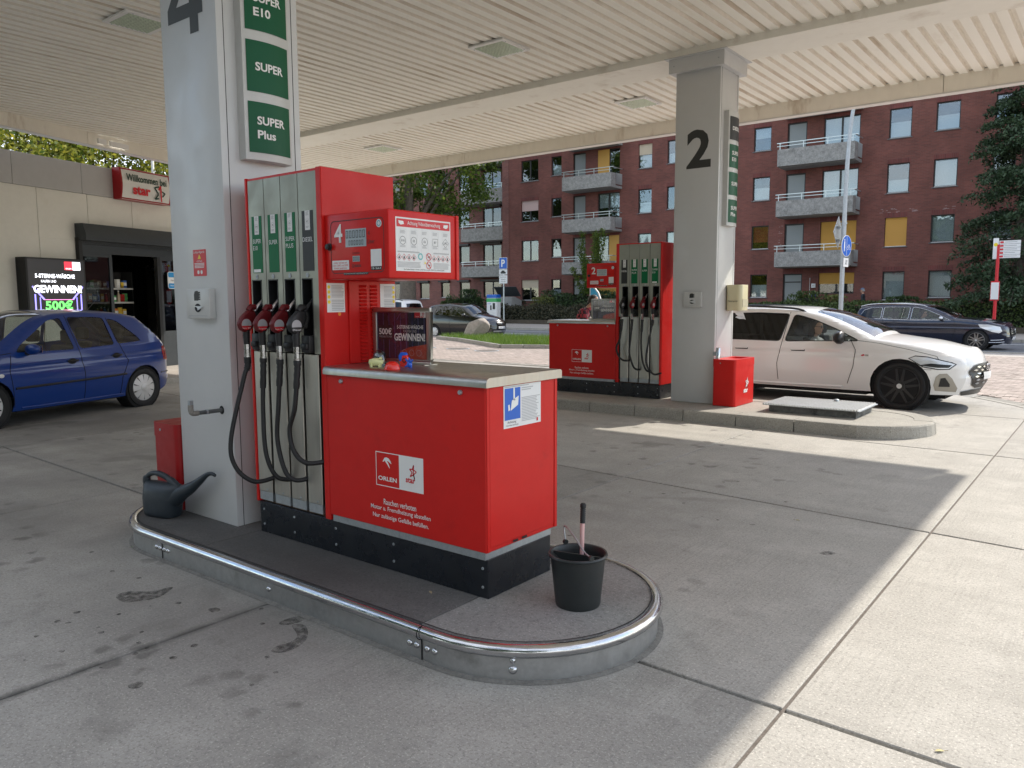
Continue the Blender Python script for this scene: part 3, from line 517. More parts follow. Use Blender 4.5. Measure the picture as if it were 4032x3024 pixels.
# ---------------------------------------------------------------- island of pump 4, steel edged
def stadium(x0, x1, y0, y1, n=24):
    r = (y1-y0)/2; c = (y0+y1)/2; P = []
    for k in range(n+1): a = -math.pi/2+math.pi*k/n; P.append((x1-r+r*math.cos(a), c+r*math.sin(a)))
    for k in range(n+1): a = math.pi/2+math.pi*k/n; P.append((x0+r+r*math.cos(a), c+r*math.sin(a)))
    return P
i4 = struct('pump_island')
A4 = (-5.56, -1.645, 2.385, 3.70)
ST = stadium(*A4)
inn = stadium(A4[0]+.03, A4[1]-.03, A4[2]+.03, A4[3]-.03)
def clipx(P, a, b):
    bm = bmesh.new(); f = bm.faces.new([bm.verts.new((x, y, 0)) for x, y in P])
    bmesh.ops.bisect_plane(bm, geom=bm.verts[:]+bm.edges[:]+bm.faces[:], plane_co=(a, 0, 0), plane_no=(-1, 0, 0), clear_outer=True)
    bmesh.ops.bisect_plane(bm, geom=bm.verts[:]+bm.edges[:]+bm.faces[:], plane_co=(b, 0, 0), plane_no=(1, 0, 0), clear_outer=True)
    bm.faces.ensure_lookup_table(); out = [(v.co.x, v.co.y) for v in bm.faces[0].verts]; bm.free(); return out
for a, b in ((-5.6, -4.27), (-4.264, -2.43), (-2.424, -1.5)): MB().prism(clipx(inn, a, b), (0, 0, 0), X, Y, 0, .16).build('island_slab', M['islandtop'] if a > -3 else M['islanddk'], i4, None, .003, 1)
ring = [Vector((x, y, 0)) for x, y in ST]
def ringsec(prof, name, m, smooth=40):
    rows = []; n = len(ring)
    for i in range(n):
        t = (ring[(i+1) % n]-ring[i-1]).normalized(); nn = Vector((t.y, -t.x, 0)); rows.append([ring[i]+nn*a+Z*b for a, b in prof])
    rows.append(rows[0]); return MB().grid(rows).build(name, m, i4, smooth)
ringsec([(.0, .004), (.0, .105), (-.008, .112)][::1], 'kerb_plate', M['chromed'])
ringsec([(-.012+.030*math.cos(a)+.008, .137+.030*math.sin(a)) for a in np.linspace(-2.3, 2.6, 13)], 'steel_rail', M['chrome'], 60)
ringsec([(-.028, .166), (-.036, .166)], 'seal', M['joint'])
ringsec([(.028, .0015), (.015, .007), (-.002, .009)], 'grout', mat('dirty grout', (.21, .2, .18), .95, var=.4, vs=14, bump=.8, bs=40))
for xs, zz in (([-4.745, -4.70, -4.65, -4.605], .07), ([-3.55], .07), ([-2.47, -2.425, -2.36, -2.315], .07)):
    for x in xs: MB().lathe([(.016, 0), (.014, .007), (.008, .011), (.001, .0125)], 12, (x, 2.385, zz), -Y).build('rivet', M['chrome'], i4, 60)
a = math.radians(-58); cx, cy, R = -1.645-.6575, 3.0425, .6575
for zz, s in ((.055, 1.1), (.098, .8)):
    d = Vector((math.cos(a), math.sin(a), 0)); MB().lathe([(.018*s, 0), (.016*s, .008), (.008*s, .013), (.001, .0145)], 12, Vector((cx, cy, zz))+d*(R-.001), d).build('rivet', M['chrome'], i4, 60)
MB().tube([Vector((-2.394, 2.381+.030*math.cos(a)*-1, .137+.030*math.sin(a))) for a in np.linspace(-1.9, 1.9, 12)], .0022, 6).build('rail_joint', M['seam'], i4)
for x in (-2.394, -4.675): MB().bx(x-.002, x+.002, 2.381, 2.3845, .01, .11).build('plate_joint', M['seam'], i4)
# ---------------------------------------------------------------- island of pump 2, stone kerbs
i2 = struct('pump_island_far')
A2 = (-9.6, -1.70, 9.48, 11.12); IN2 = stadium(A2[0]+.24, A2[1]-.24, A2[2]+.24, A2[3]-.24)
MB().prism(IN2, (0, 0, 0), X, Y, 0, .146).build('island_slab', M['kerb'], i2)
S2 = [Vector((x, y, 0)) for x, y in stadium(*A2, 40)]
S2 = spline(S2, 2, True)
seg = []; cuts = [-9.0+i*.7305 for i in range(8)]
def kerbstone(P, nm='kerb_stone'):
    rows = []
    for i, (p, t) in enumerate(P):
        nn = Vector((t.y, -t.x, 0)); rows.append([p+nn*a+Z*b for a, b in ((-.235, 0), (-.235, .15), (-.035, .152), (-.012, .147), (0, .13), (.012, 0))])
    mb = MB().grid(rows); n = 6; k = len(rows); mb.f += [tuple(range(n-1, -1, -1)), tuple((k-1)*n+j for j in range(n))]; mb.m += [0, 0]
    return mb.build(nm, M['kerb'], i2)
for side in (0, 1):
    y, sgn = (A2[2], 1) if side == 0 else (A2[3], -1)
    for i in range(9):
        a, b = -8.94+.731*i+.006, -8.94+.731*(i+1)-.006
        if b > -2.35: b = -2.51
        xs = (a, b) if sgn > 0 else (b, a); kerbstone([(Vector((xs[0], y, 0)), X*sgn), (Vector((xs[1], y, 0)), X*sgn)])
for c0, sg in ((-2.52, 1), (-8.78, -1)):
    for q in range(2):
        P = []
        for k in range(11):
            a = (-math.pi/2+math.pi*(q+(k/10*.985+.0075))/2)+(0 if sg > 0 else math.pi); r = .82
            P.append((Vector((c0+r*math.cos(a), 10.3+r*math.sin(a), 0)), Vector((-math.sin(a), math.cos(a), 0))))
        kerbstone(P)
# ---------------------------------------------------------------- fuel pumps
def orlen_star(parent, o, r, u, w, h, lab='white framed brand panel with an eagle emblem and a star emblem'):
    r, u, o = Vector(r), Vector(u), Vector(o); hw = w/2
    def L(pts, cx=0, cy=0, s=1): return [(cx+a*s, cy+b*s) for a, b in pts]
    fr = w*.012
    root = MB()
    root.sheet([rect(-hw, 0, -h/2, h/2), rect(-hw+fr, -fr*0, -h/2+fr, h/2-fr)], o, r, u, .001); root.sheet(rect(0, hw, -h/2, h/2), o, r, u, .001)
    b = root.build('brand_panel', M['white'], parent); b['label'] = lab
    k = h
    eagle = [(-.20, .16), (-.14, .25), (-.04, .28), (.08, .25), (.17, .17), (.23, .06), (.15, .09), (.06, .14), (-.02, .15), (.04, .09), (.10, .0), (.14, -.12), (.06, -.04), (-.02, .05), (-.08, .10), (-.12, .16), (-.17, .11), (-.24, .10)]
    MB().sheet(L([(a*.8, c*.8+.1) for a, c in eagle], -hw/2, .04*k, k), o, r, u, .0015).build('emblem', M['white'], b)
    text('ORLEN', o+r*(-hw/2)+u*(-.27*k), r, u, M['white'], b, h=.13*k, w=.42*k*w/(2*h)*1.9, bold=.03)
    star_logo(b, o+r*(hw/2), r, u, k*.9)
    return b
def star_logo(b, o, r, u, k, red=None, dark=None):
    red = red or M['redp']; dark = dark or red
    def stroke(P, w): 
        mb = MB(); 
        for a, c in zip(P, P[1:]):
            a, c = Vector((*a, 0)), Vector((*c, 0)); n = (c-a).cross(Z).normalized()*w*.5
            mb.sheet([((a+n).x*k, (a+n).y*k), ((c+n).x*k, (c+n).y*k), ((c-n).x*k, (c-n).y*k), ((a-n).x*k, (a-n).y*k)], o, r, u, .0015)
        return mb
    stroke([(.12, .30), (.10, .02), (.16, -.14), (.10, .02)], .045).build('emblem', red, b)
    stroke([(.09, .16), (-.06, .16), (.05, .06), (-.04, -.08), (.09, -.01)], .04).build('emblem', dark, b)
    stroke([(.12, .30), (.06, .16)], .04).build('emblem', red, b); stroke([(.13, .15), (.24, .10), (.11, .0)], .035).build('emblem', dark, b)
    text('star', Vector(o)+Vector(r)*(-.03*k)+Vector(u)*(-.2*k), r, u, red, b, h=.17*k, w=.42*k, bold=.035)
def diamond(c, s): return [(c[0]-s, c[1]), (c[0], c[1]-s), (c[0]+s, c[1]), (c[0], c[1]+s)]
def ringl(cx, cy, r, w, n=20): return [disc(cx, cy, r, n), disc(cx, cy, r-w, n)]
GRADES = [('SUPER\nE10', 'E10', 'Super E10'), ('SUPER', 'E5', 'Super'), ('SUPER\nPLUS', 'E5', 'Super Plus'), ('DIESEL', 'B7', 'Diesel')]
def pump(num, label, loc, mir, sc):
    T = thing('fuel_pump', label, 'fuel pump', loc, 0, 'red and steel fuel pumps'); T.scale = (sc, sc, sc)
    sg = -1 if mir else 1
    def B(x0, x1, y0, y1, z0, z1, mb=None): return (mb or MB()).bx(sg*x0, sg*x1, y0, y1, z0, z1)
    # plinth
    pl = B(.01, 1.895, .012, .535, 0, .198).build('plinth', M['blackp'], T, 35, .003, 1)
    for x in (.05, .36, .75, 1.23, 1.86):
        for z in (.055, .15): MB().lathe([(.008, 0), (.007, .003), (.001, .0035)], 10, (sg*x, .012, z), -Y).build('screw', M['galv'], pl)
    for y in (.2, .27, .33): MB().lathe([(.012, 0), (.001, .0005)], 8, (sg*1.895, y, .03), X*sg).build('weep_hole', M['dark'], pl)
    B(.02, .70, .03, .52, .198, .216).build('rusty_sill', mat('rusty sill', (.12, .07, .045), .8, var=.5, vs=20), T)
    B(.745, 1.29, .0, .55, .198, .236).build('zinc_strip', M['galv'], T); B(1.292, 1.887, .0, .55, .198, .236).build('zinc_strip', M['galv'], T)
    # column
    B(.0, .02, -.006, .54, .20, 2.194).build('side_panel', M['red'], T, 35, .004, 1)
    sp = B(.68, .728, -.006, .54, .20, 2.194).build('side_panel', M['red'], T, 35, .004, 1)
    B(.02, .68, .125, .415, 1.16, 2.18).build('housing', M['dark'], T)
    B(.02, .68, .002, .538, 2.176, 2.19).build('top_cover', M['red'], T)
    PNL = (.026, .157)
    def side(y0, yd, front):           # front (y0 = 0, yd = +1) and back of the column
        def BB(x0, x1, d0, d1, z0, z1): return B(x0, x1, y0+yd*d0, y0+yd*d1, z0, z1)
        n = -Y if front else Y; r = X if front else -X
        for i in range(4):
            j = i if front else 3-i
            a = .026+.163*i; b = a+(.157 if i < 3 else .164); rc = .087+.163*i; c0, c1 = rc-.048, rc+.048
            mb = MB(); B(a, b, y0, y0+yd*.014, 1.585, 2.176, mb); B(a, c0, y0, y0+yd*.014, 1.155, 1.585, mb); B(c1, b, y0, y0+yd*.014, 1.155, 1.585, mb)
            pn = mb.build('steel_panel', M['steelfl'], T)
            mb = MB(); t = .006
            B(c0, c0+t, y0-yd*.002, y0+yd*.12, 1.16, 1.585, mb); B(c1-t, c1, y0-yd*.002, y0+yd*.12, 1.16, 1.585, mb); B(c0, c1, y0-yd*.002, y0+yd*.12, 1.579, 1.585, mb); B(c0, c1, y0+yd*.114, y0+yd*.12, 1.16, 1.585, mb)
            bt = mb.build('nozzle_boot', M['black'], T)
            mb = MB(); B(c0+.01, c1-.01, y0-yd*.03, y0+yd*.1, 1.16, 1.26, mb); B(c0+.02, c1-.02, y0-yd*.045, y0, 1.18, 1.215, mb); mb.build('cradle', M['black'], bt, 35, .008, 2)
            lc = .106+.163*i
            lb = B(lc-.049, lc+.049, y0, y0-yd*.002, 1.626, 1.963).build('grade_label', M['ink'] if GRADES[j][1] == 'B7' else M['green'], T)
            lo = Vector((sg*lc, y0-yd*.002, 0))
            w_, e_, n_ = GRADES[j]; ls = w_.split('\n'); wid = {'SUPER': .082, 'E10': .045, 'PLUS': .07, 'DIESEL': .09}
            for q, s_ in enumerate(ls): text(s_, lo-r*(.04 if len(s_) < 6 else .045)+Z*(1.803-.04*q+(.012 if len(ls) > 1 else 0)), r, Z, M['white'], lb, h=.025, w=wid[s_], align='L', bold=.0)
            st = MB().sheet(rect(-.0225, .0225, 1.855, 1.963), lo+r*.002, r, Z, .001).build('sticker', M['whitep'], lb)
            so_ = lo+r*.002; mb = MB(); bars(mb, -.014, .014, 1.935, 1.958, 4, so_, r, Z, .002); bars(mb, -.014, .014, 1.865, 1.878, 3, so_, r, Z, .002)
            if e_ == 'B7': mb.sheet([rect(-.014, .014, 1.888, 1.916), rect(-.0125, .0125, 1.8895, 1.9145)], so_, r, Z, .002)
            else: mb.sheet(ringl(0, 1.902, .0155, .0015), so_, r, Z, .002)
            mb.build('fine_print', M['grey'], st); text(e_, so_+Z*1.902, r, Z, M['ink'], st, h=.010, off=.002)
            if j == 0: MB().sheet(rect(-.042, .03, 1.63, 1.648), lo, r, Z, .001).build('sticker', M['whitep'], lb)
            MB().lathe([(.0135, 0), (.0135, .003), (.009, .004), (.001, .002)], 16, (sg*(.092+.163*i), y0, 1.603), n).build('lock', M['galv'], pn)
            # lower post
            s0, s1 = ((.024, .163), (.186, .342), (.359, .498), (.519, .651))[i]
            po = BB(s0, s1, .0, .09, .27, 1.152).build('post', M['steel'], T, 35, .004, 1)
            BB(s0+.003, s1-.003, .003, .088, .216, .27).build('post_foot', M['galv'], po); MB().lathe([(.007, 0), (.006, .004), (.001, .005)], 8, (sg*(s0+.09), y0, .287), n).build('screw', M['galv'], po)
        BB(.662, .679, .01, .09, .25, 1.11).build('hook_channel', M['black'], T)
        HP = [[(.08, -.115, .99), (.06, -.205, .63), (.08, -.195, .46), (.13, -.105, .36), (.175, .02, .37)], [(.245, -.10, .8), (.275, -.11, .55), (.315, -.07, .41), (.352, .02, .38)], [(.40, -.10, .85), (.385, -.105, .65), (.44, -.10, .47), (.48, -.06, .41), (.51, .02, .41)], [(.555, -.1, .85), (.5, -.1, .72), (.53, -.1, .6), (.60, -.07, .53), (.665, .02, .53)]]
        for i in range(4):
            j = i if front else 3-i
            xc = .087+.163*i; f = lambda p: Vector((sg*p[0], y0+yd*p[1], p[2]))
            col = M['black'] if GRADES[j][1] == 'B7' else M['nozz']
            nz = MB(); out = [(-.035, 1.40), (-.025, 1.37), (-.045, 1.31), (-.07, 1.278), (-.10, 1.268), (-.13, 1.285), (-.145, 1.325), (-.122, 1.362), (-.078, 1.402)]
            op = [(y0+yd*a, b) for a, b in out]; d0, d1 = sg*xc-.019, sg*xc+.019
            nz.prism(op, (0, 0, 0), Y, Z, d0, d1); nb = nz.build('nozzle', col, T, 40, .009, 3)
            for sd, dd in ((1, d1), (-1, d0)):
                r2 = Y*sd; o2 = Vector((dd, 0, 0)); cy = sd*(y0-yd*.098)
                MB().sheet(disc(cy, 1.318, .034, 20), o2, r2, Z, .0018).build('label_disc', M['redp'] if col is not M['black'] else M['ink'], nb)
                MB().sheet([p for p in disc(cy, 1.318, .033, 24) if p[1] > 1.306], o2, r2, Z, .0026).build('label_cover', M['silverl'], nb)
                text(n_ if False else GRADES[j][2], o2+Z*1.295+r2*cy, r2, Z, M['white'], nb, w=.055, h=.010, off=.003)
            MB().tube([f((xc, -.035, 1.385)), f((xc, .0, 1.425)), f((xc, .045, 1.47)), f((xc, .07, 1.475))], [.0125, .012, .0115, .011], 12).build('spout', M['alu'] if col is not M['black'] else M['black'], nb, 50)
            MB().prism([(y0+yd*a_, b_) for a_, b_ in ((-.05, 1.31), (-.028, 1.365), (-.036, 1.398), (-.02, 1.39), (-.012, 1.36), (-.03, 1.30))], (0, 0, 0), Y, Z, d0-.003, d1+.003).build('nozzle_back', M['black'], nb)
            MB().tube([f((xc, -.07, 1.40)), f((xc, -.05, 1.42)), f((xc, -.02, 1.42))], [.016, .02, .018], 10).build('splash_guard', col, nb, 50)
            MB().tube([f((xc, -.088, 1.285)), f((xc, -.09, 1.25)), f((xc, -.088, 1.2))], [.02, .021, .018], 12).build('grip', M['rubber'], nb, 50)
            MB().lathe([(.015, 1.20), (.0195, 1.198), (.0195, 1.165), (.017, 1.163), (.017, 1.13), (.019, 1.128), (.019, 1.118)], 8, (sg*xc, y0-yd*.088, 0)).build('swivel', M['chrome'], nb)
            p0 = (xc, -.088, 1.12); hp = [f(p)+X*((sg*xc+p[0]-xc)-sg*p[0]) for p in [p0, (xc, -.09, 1.06)]+HP[i]]; sp_ = spline(hp, 8)
            hs = MB().tube(sp_, .0138, 12).build('hose', M['rubber'], T, 60)
            prof = []
            for q in range(9): prof += [sp_[0].lerp(sp_[12], q/9), sp_[0].lerp(sp_[12], (q+.5)/9)]
            MB().tube(sp_[:13], [.0215 if k < 6 else (.0195 if k % 2 else .0175) for k in range(13)], 12).build('sleeve', M['rubber'], hs, 30)
    side(0., 1, True); side(.54, -1, False)
    # counter cabinet
    cb = B(.732, 1.902, -.008, .58, .236, 1.046).build('cabinet', M['red'], T, 35, .004, 1)
    ex = 1.902
    for y0_, y1_ in ((-.004, .014), (.555, .577)): B(ex, ex+.006, y0_, y1_, .24, 1.044).build('cabinet_edge', M['red'], cb)
    B(ex, ex+.004, .018, .551, .26, 1.042).build('cabinet_door', M['red'], cb, 35, .002, 1)
    for y_ in (.215, .29): MB().sheet(rrect(-.022, .022, -.006, .006, .006), (sg*(ex+.004), y_, .25), Y*sg, Z, .0012).build('vent_slot', M['dark'], cb)
    top = [(-.027, 1.046), (-.027, 1.066), (-.02, 1.084), (-.006, 1.092), (.585, 1.092), (.597, 1.084), (.597, 1.046)]
    MB().prism(top, (0, 0, 0), Y, Z, *sorted((sg*.722, sg*1.925))).build('counter_top', M['steel'], T, 50)
    for x in (.86, 1.746): MB().lathe([(.013, 0), (.013, .004), (.010, .012), (.001, .012)], 14, (sg*x, -.008, 1.013), -Y).build('lock', M['galv'], cb)
    lx = sg*1.306; o = Vector((lx, -.008, .56)); orlen_star(cb, o, X, Z, .357, .185)
    for s_, z_, w_ in (('Rauchen verboten', .383, .245), ('Motor u. Fremdheizung abstellen', .342, .451), ('Nur zulässige Gefäße befüllen.', .298, .421)): text(s_, (lx, -.008, z_), X, Z, M['white'], cb, w=w_, h=.031, bold=.006)
    if not mir:
        o = Vector((ex+.004, .2765, .935)); pp = MB().sheet(rect(-.1535, .1535, -.105, .105), o, Y, Z, .0015).build('notice', M['whitep'], cb); pp['label'] = 'white notice with a blue camera pictogram'
        MB().sheet(rect(-.145, -.02, -.065, .092), o, Y, Z, .0025).build('pictogram_field', M['blue'], pp)
        mb = MB(); mb.sheet([(-.10, -.02), (-.04, .005), (-.035, .05), (-.09, .03)], o, Y, Z, .0035); mb.sheet([(-.118, -.02), (-.104, -.016), (-.108, .012), (-.12, .01)], o, Y, Z, .0035); mb.sheet(rect(-.078, -.066, .03, .092), o, Y, Z, .0035); mb.build('camera_pictogram', M['white'], pp)
        text('Achtung', o+Y*-.09+Z*-.078, Y, Z, M['ink'], pp, w=.07, h=.014, off=.0025); text('Videoüberwachung!', o+Y*-.087+Z*-.093, Y, Z, M['ink'], pp, w=.1, h=.009, off=.0025)
        mb = MB(); bars(mb, -.01, .145, -.085, .04, 16, o, Y, Z, .0025, .25); bars(mb, -.01, .12, .07, .09, 2, o, Y, Z, .0025, .4); bars(mb, -.145, .05, .094, .101, 1, o, Y, Z, .0025, 0); mb.build('fine_print', M['grey'], pp)
        MB().sheet(rect(.115, .128, -.095, -.078), o, Y, Z, .003).build('emblem', M['redp'], pp)
    # display head
    dh = B(.729, 1.24, .012, .545, 1.573, 1.93).build('display_head', M['red'], T, 35, .008, 3)
    dc = sg*.9825; fo = Vector((dc, .012, -.16))          # heights below are metres above the forecourt
    def dl(x, z): return fo+X*x+Z*z
    ol = rrect(-.2035, .2265, 1.765, 2.05, .03); il = rrect(-.1995, .2225, 1.769, 2.046, .027)
    MB().sheet([ol, il], fo, X, Z, .0015).build('door_gasket', M['ink'], dh)
    text(num, dl(-.137, 1.982), X, Z, M['white'], dh, h=.1, w=.068, bold=.02, off=.002, name='numeral')
    MB().sheet(rect(-.0785, .09, 1.905, 2.0), fo, X, Z, .002).build('display', M['lcd'], dh)
    def seg7(mb, x, z, w, h, t):
        for a in (rect(x, x+w, z+h-t, z+h), rect(x, x+w, z, z+t), rect(x, x+t, z+t, z+h/2-t*.2), rect(x+w-t, x+w, z+t, z+h/2-t*.2), rect(x, x+t, z+h/2+t*.2, z+h-t), rect(x+w-t, x+w, z+h/2+t*.2, z+h-t)): mb.sheet(a, fo, X, Z, .003)
    mb = MB()
    for k in range(6): seg7(mb, -.073+.027*k, 1.952, .018, .04, .004)
    for k in range(6): seg7(mb, -.052+.021*k, 1.914, .013, .026, .003)
    MB_s = mb.build('digits', M['lcdi'], dh)
    MB().sheet(rect(-.0235, .0345, 1.826, 1.856), fo, X, Z, .002).build('display', M['lcd'], dh); mb = MB()
    for k in range(4): seg7(mb, -.019+.0135*k, 1.831, .009, .02, .002)
    mb.build('digits', M['lcdi'], dh)
    text('€', dl(.112, 1.972), X, Z, M['ink'], dh, h=.02); text('Liter', dl(.127, 1.928), X, Z, M['ink'], dh, w=.055, h=.022); text('Cent/Liter', dl(.006, 1.872), X, Z, M['ink'], dh, w=.06, h=.012)
    s1 = MB().sheet(rrect(-.1935, -.0535, 1.785, 1.836, .004), fo, X, Z, .002).build('notice', M['whitep'], dh)
    for k, s_ in enumerate(('Leider können wir', 'keine 200€ und 500€', 'Scheine annehmen.')): text(s_, dl(-.1235, 1.824-.0145*k), X, Z, M['redp'], s1, w=.11 if k != 1 else .126, h=.0105, off=.003)
    MB().sheet(rect(.1225, .205, 1.797, 1.886), fo, X, Z, .002).build('blank_sticker', M['whitep'], dh); s2 = MB().sheet(rect(.1225, .205, 1.777, 1.797), fo, X, Z, .002).build('sticker', M['ink'], dh)
    text('118 - Säule %s' % num, dl(.164, 1.787), X, Z, M['white'], s2, w=.072, h=.011, off=.003)
    MB().sheet(disc(.1895, 2.018, .021), fo, X, Z, .002).build('seal_sticker', M['whitep'], dh); MB().sheet(ringl(.1895, 2.018, .016, .005, 6), fo, X, Z, .003).build('seal_mark', mat('teal print', (.05, .3, .4), .5), dh)
    MB().sheet(ringl(-.02, 1.803, .009, .003), fo, X, Z, .002).build('emblem', M['ink'], dh); mb = MB(); bars(mb, -.006, .045, 1.796, 1.81, 2, fo, X, Z, .002, .1); mb.build('fine_print', M['ink'], dh)
    MB().lathe([(.021, 0), (.021, .004), (.016, .006), (.016, .02), (.001, .022)], 16, dl(-.2155, 1.913), -Y).build('door_knob', M['black'], dh, 40)
    s3 = MB().sheet(rect(-.1, .1, 1.756, 1.769), fo, X, Z, .002).build('sticker', M['ink'], dh); text('Der Verkauf erfolgt im Namen und für Rechnung der ORLEN Deutschland GmbH', dl(0, 1.7625), X, Z, M['white'], s3, w=.19, h=.006, off=.003)
    if not mir:
        px = 1.24; o = Vector((px, .272, 1.752)); ps = MB().sheet(rect(-.21, .21, -.14, .14), o, Y, Z, .0015).build('notice_board', M['whitep'], dh)
        MB().sheet(rect(-.203, .203, .09, .132), o, Y, Z, .0025).build('header', M['redp'], ps); text('Achtung Videoüberwachung', o+Z*.110, Y, Z, M['white'], ps, w=.25, h=.026, off=.0035, bold=.004)
        for s_ in (-1, 1): MB().sheet([(s_*.15, .105), (s_*.155, .12), (s_*.19, .122), (s_*.188, .108), (s_*.175, .1)], o, Y, Z, .0035).build('camera_pictogram', M['white'], ps)
        mb = MB(); ink = MB(); rd_ = MB()
        for k, s_ in enumerate(('E10', 'E5', 'E5', 'B7', 'LPG')):
            cx = -.16+.082*k; mb.sheet([rect(cx-.026, cx+.026, -.045, .078), rect(cx-.0255, cx+.0255, -.0445, .0775)], o, Y, Z, .0025); bars(mb, cx-.02, cx+.02, .055, .074, 3, o, Y, Z, .0025, .2); bars(mb, cx-.02, cx+.02, -.016, -.004, 3, o, Y, Z, .0025, .2)
            text(s_, o+Y*cx+Z*.02, Y, Z, M['ink'], ps, h=.012, off=.0025)
            if s_ == 'B7': ink.sheet([rect(cx-.02, cx+.02, 0, .04), rect(cx-.0185, cx+.0185, .0015, .0385)], o, Y, Z, .0025)
            elif s_ == 'LPG': ink.sheet([diamond((cx, .02), .026), diamond((cx, .02), .024)], o, Y, Z, .0025)
            else: ink.sheet(ringl(cx, .02, .022, .002), o, Y, Z, .0025)
        for k in range(8):
            cx = (-.188+.036*k) if k < 4 else (.075+.036*(k-4)); cz = -.067
            rd_.sheet([diamond((cx, cz), .018), diamond((cx, cz), .0155)], o, Y, Z, .0025); ink.sheet([(cx-.006, cz-.008), (cx+.006, cz-.008), (cx+.002, cz+.008), (cx-.003, cz+.004)], o, Y, Z, .0025)
        for cz in (-.06, -.105): rd_.sheet(ringl(.033, cz, .021, .0035), o, Y, Z, .003); rd_.sheet([(.018, cz+.013), (.021, cz+.016), (.048, cz-.013), (.045, cz-.016)], o, Y, Z, .003); ink.sheet([(.024, cz-.004), (.042, cz-.002), (.044, cz+.004), (.03, cz+.003)], o, Y, Z, .0025)
        bars(mb, -.2, -.03, -.045, -.033, 1, o, Y, Z, .0025, .1); bars(mb, .07, .2, -.045, -.033, 1, o, Y, Z, .0025, .1); bars(mb, -.2, -.02, -.122, -.09, 5, o, Y, Z, .0025, .1); bars(mb, .07, .2, -.125, -.09, 6, o, Y, Z, .0025, .1)
        mb.build('fine_print', M['grey'], ps); ink.build('pictogram', M['ink'], ps)['kind'] = 'stuff'; rd_.build('pictogram', M['redp'], ps)['kind'] = 'stuff'
        MB().sheet([(-.002, -.098), (.012, -.098), (.005, -.083)], o, Y, Z, .0025).build('pictogram', M['yellow'], ps); MB().sheet(ringl(-.03, -.06, .019, .008), o, Y, Z, .0025).build('seal_mark', mat('teal ring', (.2, .5, .5), .5), ps)
        text('Der Verkauf erfolgt im Namen und für Rechnung der ORLEN Deutschland GmbH', o+Z*-.131, Y, Z, M['ink'], ps, w=.31, h=.009, off=.0025)
        B(1.24, 1.247, .525, .55, 1.57, 1.932).build('hinge_strip', M['red'], dh, 35, .003, 1)
    # side face of the column: papers and louvres
    sx = sg*.728; rs = Y*sg
    def sf(y): return Vector((sx, 0, -.16))+rs*0
    for y0_, y1_, ml in ((.013, .141, True), (.412, .533, False)):
        o = Vector((sx, (y0_+y1_)/2, 1.474)); hw = (y1_-y0_)/2; pp = MB().sheet(rect(-hw, hw, -.082, .082), o, rs, Z, .0015).build('price_notice', M['whitep'], T); mb = MB()
        bars(mb, -hw*.5, hw*.9, 0, .07, 9, o, rs, Z, .0025, .3); bars(mb, -hw*.5, hw*.9, -.075, -.01, 7, o, rs, Z, .0025, .1); mb.build('fine_print', M['grey'], pp); mb = MB()
        for k in range(4): mb.sheet(disc((-1 if ml else 1)*hw*.78, .06-.028*k, .010, 16), o, rs, Z, .003)
        mb.build('price_dot', M['yellow'], pp)
    MB().sheet(disc(.1*sg, 1.382, .011), (sx, 0, 0), rs, Z, .0015).build('sticker', M['orange'], T)
    lv = MB().bx(*sorted((sx, sx+sg*.012)), .165, .402, 1.094, 1.572).build('louvre_panel', M['red'], T, 35, .003, 1)
    mb = MB()
    for k in range(21):
        z = 1.105+.0213*k
        for ya, yb in ((.236, .296), (.318, .378)):
            mb.add([(sx+sg*.0121, ya, z+.016), (sx+sg*.0121, yb, z+.016), (sx+sg*.022, yb-.008, z+.003), (sx+sg*.022, ya+.008, z+.003), (sx+sg*.0121, yb, z), (sx+sg*.0121, ya, z)], [(0, 3, 2, 1), (3, 5, 4, 2)] if sg < 0 else [(0, 1, 2, 3), (3, 2, 4, 5)])
    mb.build('louvre', M['red'], lv)
    return T
PUMP4 = pump('4', 'red fuel pump marked 4 with counter cabinet, on the steel edged island', (-4.26, 2.805, .16), False, 1.)
PUMP2 = pump('2', 'red fuel pump marked 2 with counter cabinet, on the stone kerbed island', (-5.315, 10.29, .148), True, 1.045)
